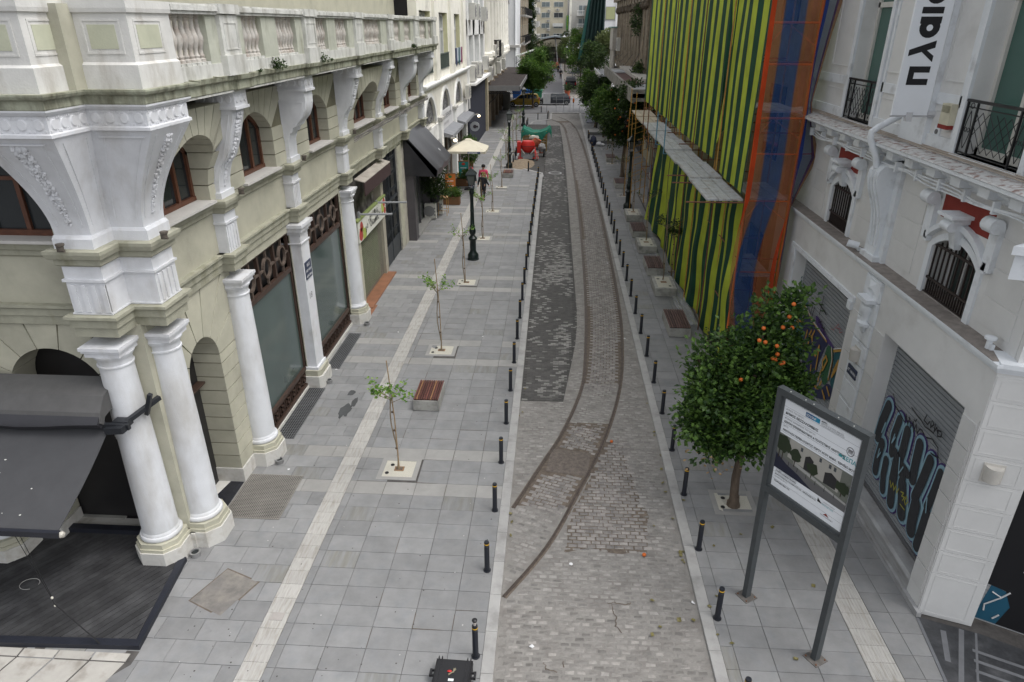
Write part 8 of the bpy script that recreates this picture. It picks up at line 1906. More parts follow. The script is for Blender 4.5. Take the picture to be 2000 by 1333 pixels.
# railing and cabinets at the crossing
t = thing('crowd_barrier', 'grey tubular barrier across the end of the lane', 'barrier', (2.0,99.2,0))
mb = MB()
for x_ in (-1.9,-.9,0,.45,1.3): mb.tube([(x_, 0,0),(x_, 0,2.1)], .03,6)
mb.tube([(-3.2,0,2.1),(1.35,0,2.1)], .03,6); mb.tube([(-2.4,0,1.7),(.5,0,1.7)], .025,6); mb.box(-.9,.4,-.1,.1,0,.05); pw('tube_frame', mb, M('grey_tube', (.33,.34,.35)), t)
t = thing('small_notice_sign', 'small white notice panel on a post in front of the dark car', 'sign', (-1.2,99,0)); mb = MB().box(-.5,.5,-.03,.03,1.1,2.4); pw('panel', mb, flat('pale_panel', (.55,.56,.57)), t); mb = MB().box(-.02,.02,-.02,.02,0,1.1); pw('post', mb, iron, t)
t = thing('orange_beacon', 'small orange warning beacon on the barrier', 'beacon', (2.45,99.1,1.35)); mb = MB().lathe([(.13,0),(.13,.3),(.1,.45),(0,.48)], (0,0,0),10); pw('lens', mb, flat('beacon_orange', (.7,.16,.02)), t, True); mb = MB().box(-.08,.08,-.08,.08,-.1,0); pw('clamp', mb, iron, t)
# wheeled bins
for i, (x, y, c, lb) in enumerate(((-6.3,117.0,(.02,.12,.42), 'blue wheeled recycling bin left of the tree'),(-4.6,117.4,(.02,.12,.42), 'second blue wheeled bin partly behind the yellow car'),(-2.9,117.6,(.02,.16,.08), 'green wheeled bin behind the tree trunk'))):
 t = thing('wheeled_bin', lb, 'bin', (x, y, 0),0, 'wheeled bins across the street'); m_ = M('bin_%s' % ('blue' if i < 2 else 'green'), c, rough=.45)
 mb = MB().loft([[(-.7 * s, -.5 * s, z),(.7 * s, -.5 * s, z),(.7 * s, .5 * s, z),(-.7 * s, .5 * s, z)] for s, z in ((.85,.2),(1,1.25))]); pw('body', mb, m_, t)
 mb = MB().loft([[(-.75 * s, -.55 * s, z),(.75 * s, -.55 * s, z),(.75 * s, .55 * s, z),(-.75 * s, .55 * s, z)] for s, z in ((1,1.25),(1,1.33),(.85,1.5))]); pw('lid', mb, m_, t)
 for x_ in (-.5,.5): mb = MB().tube([(x_ - .05,-.4,.1),(x_ + .05,-.4,.1)], .1,8); pw('wheel', mb, MATS['tyre'], t)
for i, (x, y) in enumerate(((-7.3,99),(5.6,24))): pass
t = thing('utility_cabinet', 'grey utility cabinet at the street corner beneath the canopy', 'cabinet', (-6.9,101.5,0)); mb = MB().box(-.5,.5,-.3,.3,.0,2.4); pw('body', mb, flat('cabinet_olive_grey', (.12,.12,.11)), t); mb = MB().box(-.45,.45,-.33,-.3,.3,2.2); pw('door', mb, flat('cabinet_olive_door', (.15,.15,.14)), t)
t = thing('flower_pot', 'terracotta pot at the far kerb right of the dark car', 'pot', (1.95,123.2,0)); mb = MB().lathe([(.35,0),(.5,.8),(.55,.9)], (0,0,0),12); pw('pot', mb, flat('terracotta', (.40,.10,.05)), t, True); link('foliage', crown_mesh([(0,0,1.3,.5,.5,.6)], 400,.2, leaf_d, 'foliage', 20), t, (0,0,0),0, 'stuff', world=False)
# --- cars
def car(lb, loc, rot, col, prof, cab, L_, hw, glassc=(.03,.035,.04), wheels=(.82,-.78), lights=True, s=1.25):
 """prof: lower body outline, cab: greenhouse outline, both as (x, z); nose towards +x"""
 t = thing('parked_car', lb, 'car', loc, rot); t.scale = (s, s, s); pm_ = M('car_paint_%d%d%d' % tuple(int(c * 99) for c in col), col, rough=.25, var=.05, bump=0, spec=.6)
 def ringset(poly, hwf): return [[(x, -hwf(z) * k, z) for x, z in poly] for k in (1,.93,-.93,-1)]
 hb_ = lambda z: hw * (1 - .06 * abs(z - .55) / .5)
 mb = MB(); r = []
 for k, ins in ((1,.03),(.95,0),(-.95,0),(-1,.03)):
  cx_ = sum(p[0] for p in prof) / len(prof); cz_ = sum(p[1] for p in prof) / len(prof); r.append([(cx_ + (x - cx_) * (1 - ins),-hb_(z) * k, cz_ + (z - cz_) * (1 - ins)) for x, z in prof])
 mb.loft(r); pw('body', mb, pm_, t, True)
 zb, zt = min(p[1] for p in cab), max(p[1] for p in cab); hc = lambda z: hw * (.93 - .2 * (z - zb) / (zt - zb))
 mb = MB().loft([[(x, -hc(z) * k, z) for x, z in cab] for k in (1,.9,-.9,-1)]); pw('cabin', mb, pm_, t, True)
 gm2 = glassmat('car_glass', glassc, .05) if 'car_glass' not in bpy.data.materials else bpy.data.materials['car_glass']
 xs = [p[0] for p in cab]; cx_ = (min(xs) + max(xs)) / 2; cz_ = (zb + zt) / 2 + .02
 sh = [(cx_ + (x - cx_) * .86, cz_ + (z - cz_) * .74) for x, z in cab]
 mid_x = cx_ - .05
 for k in (1,-1):
  for lo, hi in ((-9, mid_x - .04),(mid_x + .04,9)):
   P_ = [(min(max(x, lo), hi), z) for x, z in sh]; mb = MB().add([(x, -(hc(z) + .006) * k, z) for x, z in P_], [tuple(range(len(P_)))]); pw('side_window', mb, gm2, t)
 # windscreen and rear glass
 cs_ = sorted(cab, key=lambda p: -p[0]); fb = cs_[0]; ft = max([p for p in cab if p[1] > zt - .06], key=lambda p: p[0]); rb_ = cs_[-1]; rt = min([p for p in cab if p[1] > zt - .06], key=lambda p: p[0])
 for (b_, t_), nm, sg_ in (((fb, ft), 'windscreen', 1),((rb_, rt), 'rear_window', -1)):
  q = []
  for f_, kk in ((.12,.88),(.12,-.88),(.9,-.84),(.9,.84)):
   x = b_[0] + (t_[0] - b_[0]) * f_; z = b_[1] + (t_[1] - b_[1]) * f_; q.append((x + .02 * sg_, -hc(z) * kk, z + .012))
  mb = MB().quad(*q); pw(nm, mb, gm2, t)
 for wx in wheels:
  for k in (1,-1):
   w_ = thing_part('wheel', t); w_.location = (wx * L_ / 2,-k * hw * .9,.3)
   mb = MB().tube([(0,-k * .08,0),(0, k * .02,0)], .30,18); pw('tyre', mb, MATS['tyre'], w_, True)
   mb = MB().tube([(0,-k * .09,0),(0,-k * .075,0)], .19,12); pw('rim', mb, M('alloy', (.35,.36,.37), rough=.3, metal=.6), w_)
   mb = MB().tube([(0,-k * .1,0),(0,-k * .085,0)], .09,8); pw('hub', mb, MATS['tyre'], w_)
 for k in (1,-1):
  mb = MB().blob((L_ / 2 - .1,-k * hw * .72,.62),(.1,.14,.08),8,6); pw('headlight', mb, flat('lamp_clear', (.5,.5,.5),.2), t, True)
  mb = MB().box(-L_ / 2 - .01,-L_ / 2 + .1,-k * hw * .93,-k * hw * .7,.65,1.0); pw('tail_light', mb, flat('lamp_red', (.4,.01,.01),.3), t)
  mb = MB().blob((cx_ + (max(xs) - cx_) * .7,-k * (hw + .06), zb + .1),(.06,.09,.06),8,5); pw('mirror', mb, pm_, t, True)
 for z_ in (.5,.22): mb = MB().box(-L_ / 2 * .55, L_ / 2 * .5,-hw - .004, hw + .004, z_, z_ + .015); pw('sill_line', mb, flat('trim_dark', (.03,.03,.03)), t)
 return t
hat = [(-1.68,.25),(1.7,.22),(1.78,.45),(1.72,.62),(1.35,.78),(.9,.86),(-1.62,.9),(-1.75,.7),(-1.76,.4)]
hatc = [(1.15,.84),(.55,1.30),(.3,1.40),(-1.0,1.46),(-1.45,1.38),(-1.66,.9)]
car('mustard yellow small hatchback parked at the crossing', (-4.55,106.4,-.02), pi, (.38,.25,.02), hat, hatc, 3.5,.74)
wag = [(-2.1,.25),(2.1,.22),(2.2,.45),(2.1,.66),(1.6,.80),(1.0,.90),(-2.0,.98),(-2.15,.8),(-2.17,.4)]
wagc = [(1.2,.88),(.45,1.32),(.1,1.42),(-1.2,1.45),(-1.75,1.35),(-2.1,.95)]
car('dark grey estate car passing behind the white notice panel', (-.25,109.2,-.02), pi, (.035,.04,.05), wag, wagc, 4.3,.8, s=1.12)
car('black off-road car parked on the far right side of the street', (2.75,138,0),-pi / 2 + pi, (.02,.02,.025), [(x * .92, z * 1.2) for x, z in wag], [(x * .92, z * 1.22) for x, z in wagc], 4.0,.85)
car('dark car parked on the left side of the far street', (-1.6,158,0), pi / 2,(.03,.035,.04), wag, wagc, 4.3,.8)
car('small dark car beyond the trees on the far street', (-2.2,215,0), pi / 2,(.05,.06,.09), hat, hatc, 3.5,.75)
car('small red car far down the street', (-.2,200,0), pi / 2,(.3,.02,.02), hat, hatc, 3.5,.75)
# double headed lamp
for i, (x, y, h, lb) in enumerate(((3.2,146,7.6, 'tall double-headed street lamp beyond the crossing'),(3.0,185,9.0, 'double-headed street lamp farther down the far street'))):
 t = thing('street_lamp', lb, 'street lamp', (x, y, 0),0, 'double-headed street lamps'); gp = M('grey_lamp_paint', (.35,.37,.38))
 mb = MB().tube([(0,0,0),(0,0, h)], .09,8); pw('pole', mb, gp, t, True)
 for s_ in (-1,1):
  mb = MB().tube([(0,0, h - .2),(s_ * .5,0, h + .25),(s_ * 1.1,0, h + .15),(s_ * 1.25,0, h - .5)], .05,6); pw('arm', mb, gp, t, True)
  mb = MB().lathe([(.5, h - .85),(.5, h - .72),(.2, h - .6),(.08, h - .4)], (s_ * 1.25,0,0),14); pw('lamp_shade', mb, flat('pale_shade', (.6,.62,.62)), t, True)
# two far walkers
for i, (x, y, lb) in enumerate(((1.0,163, 'distant person in dark clothes by the black parked car'),(.4,182, 'distant person in dark clothes farther down the street'))): person(lb, (x, y, 0),0,2.1, bc, bt, hr)
# --- farther buildings, left side
f95 = FL(-7.95)
cream_w = M('cream_white_facade', (.78,.76,.68), var=.08, scale=1, bump=.15, col2=(.50,.48,.42), c2scale=.7, c2thr=.64)
yel_w = M('pale_yellow_reveal', (.62,.60,.38), var=.08)
wht_w = M('white_facade', (.77,.77,.755), var=.08, scale=1, bump=.12, col2=(.48,.47,.45), c2scale=.8, c2thr=.66)
blk_m = M('blockwork_white', (.68,.69,.70), var=.05)
sillg = M('grey_stone_trim', (.42,.41,.39), var=.15, bump=.2)
def B(parent, x0, x1, y0, y1, z0, z1, name, mat): mb = MB().box(x0, x1, y0, y1, z0, z1); return put(name, mb, mat, parent)
# --- B: fanlight building
BB = thing('fanlight_building', 'cream and pale yellow building with three arched iron fanlights', 'building', (-8,53,0)); y0, y1 = YEND + .05,64.9
FAN = [(42.7,46.9),(49.3,53.5),(56.2,60.4)]
mb = MB(); ed = [y0,48.1,54.9, y1]
for i, (a, b) in enumerate(FAN): arch_panel(mb, f95, ed[i], ed[i + 1], 4.9,7.35, a, b, 5.05,5.15,1.72,-.5,0,14)
fbox(mb, f95, y0, y1,11.75,17,-.5,0); fbox(mb, f95, y0, y1,7.35,8.15,-.5,0)
WB = [(43.0,46.8),(49.5,54.0),(56.4,60.8)]; e2 = y0
for a, b in WB: fbox(mb, f95, e2, a, 8.15,11.75,-.5,0); e2 = b
fbox(mb, f95, e2, y1,8.15,11.75,-.5,0); put('wall', mb, cream_w, BB)
mb = MB().box(-20,-8.5, y0, y1,0,17); put('inner_mass', mb, dark, BB)
mb = MB()
for w_, a, b in ((.1,7.3,7.42),(.28,7.42,7.55),(.36,7.55,7.66)): fbox(mb, f95, y0, y1, a, b, -.1, w_)
put('cornice', mb, wht_w, BB)
for a, b in FAN:
 w = thing_part('fanlight', BB); c = (a + b) / 2
 mb = MB(); P_ = arc(a, b, 5.15,1.72,16); Q = arc(a - .3, b + .3,5.15,1.95,16)
 for p, q, p2, q2 in zip(P_, P_[1:], Q, Q[1:]): mb.prism([p, q, q2, p2], f95,0,.12)
 put('surround', mb, wht_w, w)
 mb = MB(); P2 = arc(a, b, 5.15,1.72,16); mb.prism(P2, f95,-.45,-.4); put('pane', mb, flat('fanlight_dark', (.04,.04,.045),.3), w)
 mb = MB()
 for k in range(11):
  t_ = pi * (k + .5) / 11; mb.tube([f95(c + .35 * cos(t_),5.2 + .3 * sin(t_),-.1), f95(c + 2.0 * cos(t_),5.2 + 1.6 * sin(t_),-.1)], .025,4)
 for rr in (.4,.85,1.35,1.9): mb.tube([f95(c + rr * cos(pi * i / 18),5.18 + rr * .84 * sin(pi * i / 18),-.1) for i in range(19)], .03,4)
 for k in range(10):
  t_ = pi * (k + 1) / 11; mb.tube([f95(c + 1.6 * cos(t_) + .16 * cos(q),5.18 + 1.35 * sin(t_) + .14 * sin(q),-.1) for q in [i * .8 for i in range(9)]], .02,4)
 put('iron_fan', mb, M('grey_iron', (.16,.16,.165)), w)
for i, (a, b) in enumerate(WB):
 w = thing_part('french_window', BB); mid_ = (a + b) / 2
 mb = MB().box(-8.45,-7.97, a - .0, a + .06,8.15,11.75); mb.box(-8.45,-7.97, b - .06, b, 8.15,11.75); put('yellow_reveal', mb, yel_w, w)
 mb = MB()
 for u in (a + .1, a + (b - a) * .34, mid_ + (b - a) * .17, b - .15): fbox(mb, f95, u - .08, u + .08,8.15,11.7,-.42,-.32)
 fbox(mb, f95, a, b, 10.6,10.78,-.42,-.32); fbox(mb, f95, a, b, 11.55,11.7,-.42,-.32); fbox(mb, f95, mid_ - .6, mid_ - .5,10.78,11.55,-.41,-.33); put('frame', mb, flat('white_sash', (.6,.6,.6)), w)
 mb = MB(); fbox(mb, f95, a, b, 8.15,11.7,-.44,-.40); put('pane', mb, flat('curtained_glass', (.30,.32,.31),.3), w)
 mb = MB()
 for k in range(16): u = a + .1 + (b - a - .2) * k / 15; fbox(mb, f95, u - .02, u + .02,8.2,9.15,.02,.06)
 fbox(mb, f95, a, b, 9.13,9.2,0,.07); fbox(mb, f95, a, b, 8.2,8.25,0,.07); put('balconette', mb, flat('green_grey_iron', (.08,.10,.09)), w)
for yy in (48.1,55.3,62.6): B(BB, -8.1,-7.75, yy - .8, yy + .8,7.7,17, 'pilaster', cream_w)
for i, (yy, c) in enumerate(((57.0,(.05,.06,.12)),(57.9,(.45,.5,.55)),(58.7,(.03,.1,.12)),(59.5,(.4,.42,.45)),(60.3,(.2,.02,.08)))):
 mb = MB(); n_ = 6; mb.loft([[(-7.82 + .04 * sin(k * 2), yy - .42 + .8 * k / n_, 9.35),(-7.78 + .04 * sin(k * 2), yy - .42 + .8 * k / n_, 9.35 - (1.1 + .25 * (k % 2)) * (.8 if i % 2 else 1)),(-7.76, yy - .42 + .8 * k / n_, 9.34)] for k in range(n_ + 1)])
 tag(put('hanging_clothes', mb, flat('cloth_%d' % i, c)), ['dark shirt', 'pale grey towel', 'dark teal shirt', 'light grey shirt', 'maroon shirt'][i] + ' drying on the balconette of the fanlight building', 'laundry', 'laundry on the balconette')
mb = MB(); fbox(mb, f95, y0, y1,3.9,4.95,-.4,.05); put('fascia', mb, wht_w, BB)
for a in (42.4,48.0,55.0,61.6): B(BB, -8.1,-7.72, a, a + .9,0,5.1, 'pier', wht_w); B(BB, -8.1,-7.62, a - .15, a + 1.05,5.1,5.28, 'pier_cap', sillg)
for a, b in ((43.3,48.0),(48.9,55.0),(55.9,61.6)):
 s = thing_part('shopfront', BB); B(s, -8.3,-8.2, a, b, 0,3.6, 'glass_front', flat('shop_dark', (.05,.055,.06),.15))
 for k in range(4): B(s, -8.2,-8.12, a + (b - a) * k / 3 - .12, a + (b - a) * k / 3 + .12,0,3.6, 'mullion', flat('timber_grey', (.20,.15,.12)))
 B(s, -8.2,-7.8, a, b, 0,.12, 'step', slabl)
for a, b in ((49.0,54.9),(56.0,62.5)):
 mb = MB().prism([(-7.9,4.2),(-7.1,3.98),(-7.05,3.8),(-7.9,3.85)], lambda u, v, w: (u, w, v), a, b); tag(put('grey_canopy', mb, M('zinc_canopy', (.20,.205,.22), rough=.5)), 'zinc grey shop canopy of the fanlight building, %s one' % ('nearer' if a < 50 else 'farther'), 'canopy', 'zinc canopies')
sb_ = thing('wall_sign', 'white lettered signboard between the fanlights', 'sign', (-7.9,52,4.6)); B(sb_, -7.93,-7.88,49.3,54.6,4.15,5.5, 'board', flat('sign_grey_white', (.62,.62,.63)))
text('lettering', 'THE GREENHOUSE', .52,(-7.88,49.9,4.85),(0,1,0),(0,0,1), greyink, sb_, .004, 'LEFT', .9); text('lettering', 'CAFE BAR KITCHEN', .26,(-7.88,50.1,4.45),(0,1,0),(0,0,1), greyink, sb_)
for i, (yy, z) in enumerate(((48.6,3.7),(64.3,3.5))):
 t = thing('floodlight', 'small lit lamp at the %s end of the zinc canopies' % ('near' if i == 0 else 'far'), 'lamp', (-6.9, yy, z),0, 'lit canopy lamps'); em = bpy.data.materials.get('lit_lamp') or bpy.data.materials.new('lit_lamp'); em.use_nodes = True; em.node_tree.nodes['Principled BSDF'].inputs['Emission Color'].default_value = (1,.8,.5,1); em.node_tree.nodes['Principled BSDF'].inputs['Emission Strength'].default_value = 3
 mb = MB().blob((0,0,0),(.13,.13,.11),10,6); pw('bulb', mb, em, t, True); mb = MB().box(-.3,0,-.12,.12,.08,.16); pw('hood', mb, flat('lamp_hood', (.4,.38,.33)), t)
t = thing('round_wall_sign', 'round grey projecting sign at the end of the fanlight building', 'sign', (-7.3,64.5,2.55)); mb = MB().tube([(0,-.05,0),(0,.05,0)], .42,24); pw('disc', mb, flat('sign_disc', (.40,.42,.45)), t); mb = MB().tube([(0,-.08,0),(0,-.06,0)], .16,16); mb.box(0,.3,-.09,-.06,-.08,.08); pw('emblem', mb, flat('emblem_dark', (.05,.04,.05)), t); mb = MB().box(-.6,0,-.03,.03,.3,.36); pw('arm', mb, iron, t)
acunit(-7.7,62.2,5.2,(1,0), 'cream air conditioner above the farther zinc canopy', 1.6,1.1, 'air conditioners on the left facades')
# --- C
CC = thing('curtained_office', 'narrow white office building with grey curtained windows above a dark wall', 'building', (-8,73,0)); y0, y1 = 64.95,81.5
mb = MB(); fbox(mb, f95, y0, y1,5.9,7.5,-.4,0); fbox(mb, f95, y0, y1,10.1,11.4,-.4,0); fbox(mb, f95, y0, y1,15,18,-.4,0)
for a in (y0,70.2,75.6, y1 - 1.3): fbox(mb, f95, a, a + 1.3,7.5,15,-.4,0)
put('wall', mb, wht_w, CC); B(CC, -20,-8.4, y0, y1,0,18, 'inner_mass', dark)
B(CC, -8.35,-8.3, y0, y1,7.4,15, 'curtained_pane', flat('grey_curtain', (.22,.25,.245),.4))
mb = MB();
for a in [66.3 + i * 1.0 for i in range(15)]: mb.box(-8.3,-8.22, a, a + .12,7.5,15)
put('mullion', mb, wht_w, CC)
B(CC, -8.0,-7.85,65.0,80.3,0,6.0, 'dark_wall_panel', M('navy_wall', (.025,.028,.045), var=.15)); B(CC, -8.1,-7.6,80.3,81.5,0,6.5, 'cream_pier', M('ochre_pier', (.42,.37,.26), var=.2))
B(CC, -7.95,-7.2,64.95,80.3,6.0,6.2, 'ledge', wht_w)
for i, (yy, z) in enumerate(((66.6,6.3),(68.8,6.5),(72.5,6.3),(67.6,11.4),(71.0,11.4),(78.5,11.3),(79.0,6.6))): acunit(-7.9, yy, z, (1,0), 'cream air conditioner on the curtained office, ' + ['lowest and nearest', 'beside the nearest low one', 'third in the low row', 'nearest in the upper row', 'second in the upper row', 'last in the upper row', 'last in the low row'][i], 1.6,1.35, 'air conditioners on the left facades', .55)
mb = MB().tube([(-7.85,65.3,4),(-7.85,65.3,17)], .08,6); tag(put('drainpipe', mb, wht_w), 'white drainpipe between the fanlight building and the curtained office', 'pipe')
# --- D
DD = thing('columned_hotel', 'cream building with tall engaged columns above a corrugated canopy', 'building', (-8,97,0)); y0, y1 = 81.55,118
B(DD, -20,-8.2, y0, y1,0,20, 'wall', cream_w)
for i in range(8):
 yy = 84 + i * 4.4; mb = MB().lathe([(.8,7.6),(.8,8),(.62,8.2),(.56,14.2),(.7,14.6),(.9,15)], (-8.1, yy, 0),12); put('column', mb, cream_w, DD, True)
for i in range(7):
 w = thing_part('window', DD); yy = 86.2 + i * 4.4; B(w, -8.19,-8.1, yy - .8, yy + .8,8.2,13.2, 'pane', flat('tall_pane', (.10,.10,.09),.3))
 if i % 3 != 2: B(w, -8.2,-8.05, yy - .8, yy + .8,4.9,6.4, 'louvred_shutter', flat('louvre_green', (.2,.22,.16)))
mb = MB().box(-8.2,-7.7, y0, y1,6.9,7.2); mb.box(-8.2,-7.5, y0, y1,7.2,7.4); mb.box(-8.2,-7.6, y0, y1,15,15.5); put('cornice', mb, cream_w, DD)
for i, yy in enumerate((84,89,96,101,105)): acunit(-7.8, yy, 7.4 if i % 2 else 5.2,(1,0), 'cream air conditioner on the columned building, %s from the camera' % ORD[i], 1.6,1.4, 'air conditioners on the left facades', .5)
for i in range(6):
 B(DD, -8.3,-7.6,84 + i * 5.6,84.8 + i * 5.6,0,4.9, 'shop_pier', M('brown_pier', (.24,.19,.14), var=.25)); B(DD, -8.25,-8.15,84.8 + i * 5.6,89.5 + i * 5.6,0,4.6, 'dark_shop_glass', flat('shop_dark', (.05,.055,.06),.15))
for i, (y_, z_) in enumerate(((86.5,15.6),(91.5,15.6))):
 b_ = thing_part('balcony', DD); B(b_, -8.2,-6.6, y_ - 2, y_ + 2, z_, z_ + .3, 'slab', cream_w)
 mb = MB()
 for k in range(14): mb.box(-6.66,-6.62, y_ - 2 + k * .3, y_ - 1.96 + k * .3, z_ + .3, z_ + 1.4)
 mb.box(-6.68,-6.6, y_ - 2, y_ + 2, z_ + 1.4, z_ + 1.45); put('railing', mb, flat('rail_grey', (.1,.11,.11)), b_)
bc_ = thing('small_balcony', 'small dark railed balcony box above the canopy of the columned building', 'balcony', (-7.7,92,7.4))
mb = MB()
for k in range(9): mb.box(-7.05,-7.0,90.2 + k * .4,90.26 + k * .4,7.4,9.2); mb.box(-7.7 + k * .08,-7.66 + k * .08,90.18,90.22,7.4,9.2)
mb.box(-7.75,-7.0,90.1,93.6,9.2,9.28); mb.box(-7.75,-7.0,90.1,93.6,7.35,7.42); put('railing', mb, iron, bc_)
cnp = thing('corrugated_canopy', 'large brown corrugated canopy reaching over the left pavement', 'canopy', (-6.3,100,4.5))
mb = MB(); n_ = 60; r = []
for i in range(n_ + 1): x_ = -8.0 + 3.85 * i / n_; z_ = 4.62 - .12 * i / n_ + (.05 if i % 2 else 0); r.append((x_, z_))
mb.prism([(-8.0,4.45)] + r + [(-4.15,4.35)], lambda u, v, w: (u, w, v),82.2,120.5)
put('sheeting', mb, M('corrugated_brown', (.085,.074,.07), var=.2, rnd=.1, bump=.15), cnp)
mb = MB()
for k in range(95): mb.box(-8.0,-4.15,82.4 + k * .4,82.48 + k * .4,4.62,4.68)
put('sheet_ribs', mb, M('corrugated_rib', (.12,.105,.10)), cnp, kind='stuff')
mb = MB().box(-8.0,-4.1,82.1,82.2,4.15,4.7); mb.box(-4.15,-4.05,82.1,120.5,4.2,4.65); put('edge_beam', mb, flat('edge_grey', (.2,.2,.2)), cnp)
mb = MB()
for k in range(16): u = -7.9 + k * .25; mb.tube([(u + .1 * cos(q),82.15,4.0 + .1 * sin(q)) for q in [i * .8 for i in range(9)]], .02,4)
mb.box(-8,-4.1,82.12,82.18,3.85,3.9); mb.tube([(-7.9,82.15,2.6),(-7.0,82.15,3.3),(-6.6,82.15,3.9)], .04,5); put('iron_filigree', mb, iron, cnp)
# --- E F G: beyond the crossing
EE = thing('white_corner_building', 'white corner building with a tall slit window beyond the crossing, left', 'building', (-9,124,0))
B(EE, -22,-6.95,124,140,0,20, 'wall', blk_m)
w = thing_part('window', EE); B(w, -8.5,-8.1,123.93,124.0,8.6,12.0, 'slit_pane', flat('slit_dark', (.12,.13,.14),.3)); B(w, -8.6,-8.0,123.85,124.0,8.4,8.6, 'sill', sillg)
w = thing_part('window', EE); B(w, -8.6,-8.0,123.93,124.0,14.2,17, 'slit_pane', flat('slit_dark', (.12,.13,.14),.3)); B(w, -8.7,-7.9,123.85,124.0,14.0,14.2, 'sill', sillg)
B(EE, -9.6,-6.2,123.4,128,7.5,7.9, 'stone_ledge', sillg); mb = MB().tube([(-7.0,123.9,0),(-7.0,123.9,20)], .09,6); put('drainpipe', mb, flat('pipe_grey', (.45,.46,.48)), EE)
t = thing('shop_awning', 'pale sloping shop awning beside the round bright tree', 'awning', (-5.5,125,6.5)); mb = MB().prism([(-7.0,6.0),(-3.9,7.0),(-3.9,7.15),(-7.0,6.15)], lambda u, v, w: (u, w, v),124.5,130); put('fabric', mb, flat('awning_green_white', (.5,.52,.48)), t); mb = MB().bar((-6.9,124.6,5.0),(-4.0,124.6,7.0),.08); put('strut', mb, iron, t)
B(EE, -7.5,-6.9,140.1,141,0,6, 'side_wall', sillg)
FF = thing('old_ochre_building', 'weathered ochre building with iron balconies on the left of the far street', 'building', (-8,155,0)); oc = M('weathered_ochre', (.34,.28,.19), var=.25, scale=1.2, bump=.3, col2=(.20,.16,.12), c2scale=.8, c2thr=.52, c2str=(1,1,.3))
B(FF, -22,-7.1,140.05,182,0,24, 'wall', oc)
for i in range(5):
 yy = 144 + i * 8
 for z in (8,13,18):
  w = thing_part('window', FF); B(w, -7.1,-7.04, yy - 1.1, yy + 1.1, z, z + 3, 'pane', flat('slit_dark', (.12,.13,.14),.3)); B(w, -7.1,-6.9, yy - 1.6, yy - 1.1, z, z + 3, 'jamb', M('pale_stone', (.42,.39,.33), var=.2))
 for z in (7.7,12.7,17.7):
  b_ = thing_part('balcony', FF); B(b_, -7.1,-6.0, yy - 2.2, yy + 2.2, z - .3, z, 'slab', sillg); mb = MB()
  for k in range(12): mb.box(-6.06,-6.0, yy - 2.2 + k * .4, yy - 2.1 + k * .4, z, z + 1.2)
  for k in range(4): mb.box(-7 + k * .28,-6.94 + k * .28, yy - 2.22, yy - 2.16, z, z + 1.2)
  mb.box(-6.08,-5.98, yy - 2.2, yy + 2.2, z + 1.2, z + 1.3); mb.box(-7.0,-6, yy - 2.25, yy - 2.15, z + 1.2, z + 1.3); put('railing', mb, iron, b_)
iv = thing('ivy', 'tall column of dark ivy climbing the corner of the ochre building', 'ivy', (-6.7,186,3)); link('foliage', crown_mesh([(0,0,2 + k * 2.1,.75 + .15 * sin(k * 2),.8,1.5) for k in range(10)], 9000,.3, leaf_d, 'foliage', 320, shell=.6), iv, (0,0,0),0, 'stuff', world=False)
mb = MB().box(-.3,.3,.2,.6,-3,20); pw('stem', mb, bark, iv)
GG = thing('pale_blue_building', 'pale blue building with navy shutters beyond the ivy', 'building', (-8,200,0)); B(GG, -22,-6.9,188,212,0,17.6, 'wall', M('pale_blue_wall', (.36,.45,.60), var=.08)); B(GG, -22,-6.4,187.8,212.2,17.6,18.1, 'roof_edge', flat('blue_edge', (.3,.45,.5)))
for z in (6.5,11.5):
 w = thing_part('window', GG); B(w, -6.9,-6.8,196,200, z, z + 4, 'navy_shutter', flat('navy_shutter', (.03,.08,.25))); B(w, -6.9,-6.2,195.5,200.5, z - .3, z, 'balcony_slab', sillg)
HH = thing('cream_apartment_block', 'cream apartment block with stacked balconies before the end of the street', 'building', (-8,222,0)); B(HH, -22,-6.6,212.5,238,0,24, 'wall', cream_w)
for z in (7,10.5,14,17.5): b_ = thing_part('balcony', HH); B(b_, -6.6,-5.4,214,236, z, z + 1.4, 'parapet', sillg); B(b_, -6.6,-5.5,214,236, z - .2, z, 'slab', sillg)
# --- end of the street
II = thing('beige_end_block', 'beige apartment block with strip windows closing the end of the street', 'building', (-1,240,0)); bg_ = M('beige_render', (.52,.48,.38), var=.07)
B(II, -8,3.0,240,255,4.5,27, 'wall', bg_); B(II, -8,3.0,240.2,255,0,4.5, 'shop_level', flat('dim_shop', (.10,.09,.085)))
wf = flat('frame_white', (.58,.58,.56)); gl = flat('apartment_glass', (.16,.19,.20),.2); gd = flat('apartment_glass_dark', (.05,.055,.06),.2)
for r_, z in enumerate((6.9,9.9,12.95,16.0)):
 for c, (x0, x1) in enumerate(((-5.2,-2.5),(-1.3,1.7))):
  w = thing_part('window', II); B(w, x0, x1,239.9,240, z, z + 1.5, 'frame', wf); n_ = 2 if r_ > 0 else 3
  for k in range(n_): B(w, x0 + .08 + (x1 - x0 - .16) * k / n_ + .04, x0 + .08 + (x1 - x0 - .16) * (k + 1) / n_ - .04,239.86,239.9, z + .1, z + 1.4, 'pane', gd if (c == 1 and r_ == 2) or (k == 1 and r_ == 0) else gl)
B(II, -1.6,1.8,239.2,240,11.3 - .9,11.3, 'roller_blind', wf)
for i, (x, z) in enumerate(((-2.9,9.2),(-3.0,11.7),(-.1,14.9),(-2.8,14.6))): acunit(x, 239.9, z, (0,-1), 'white air conditioner on the beige end block, ' + ['lowest', 'below the middle row of windows', 'right of centre near the top', 'left one near the top'][i], .95,.7, 'air conditioners on the end block', .4)
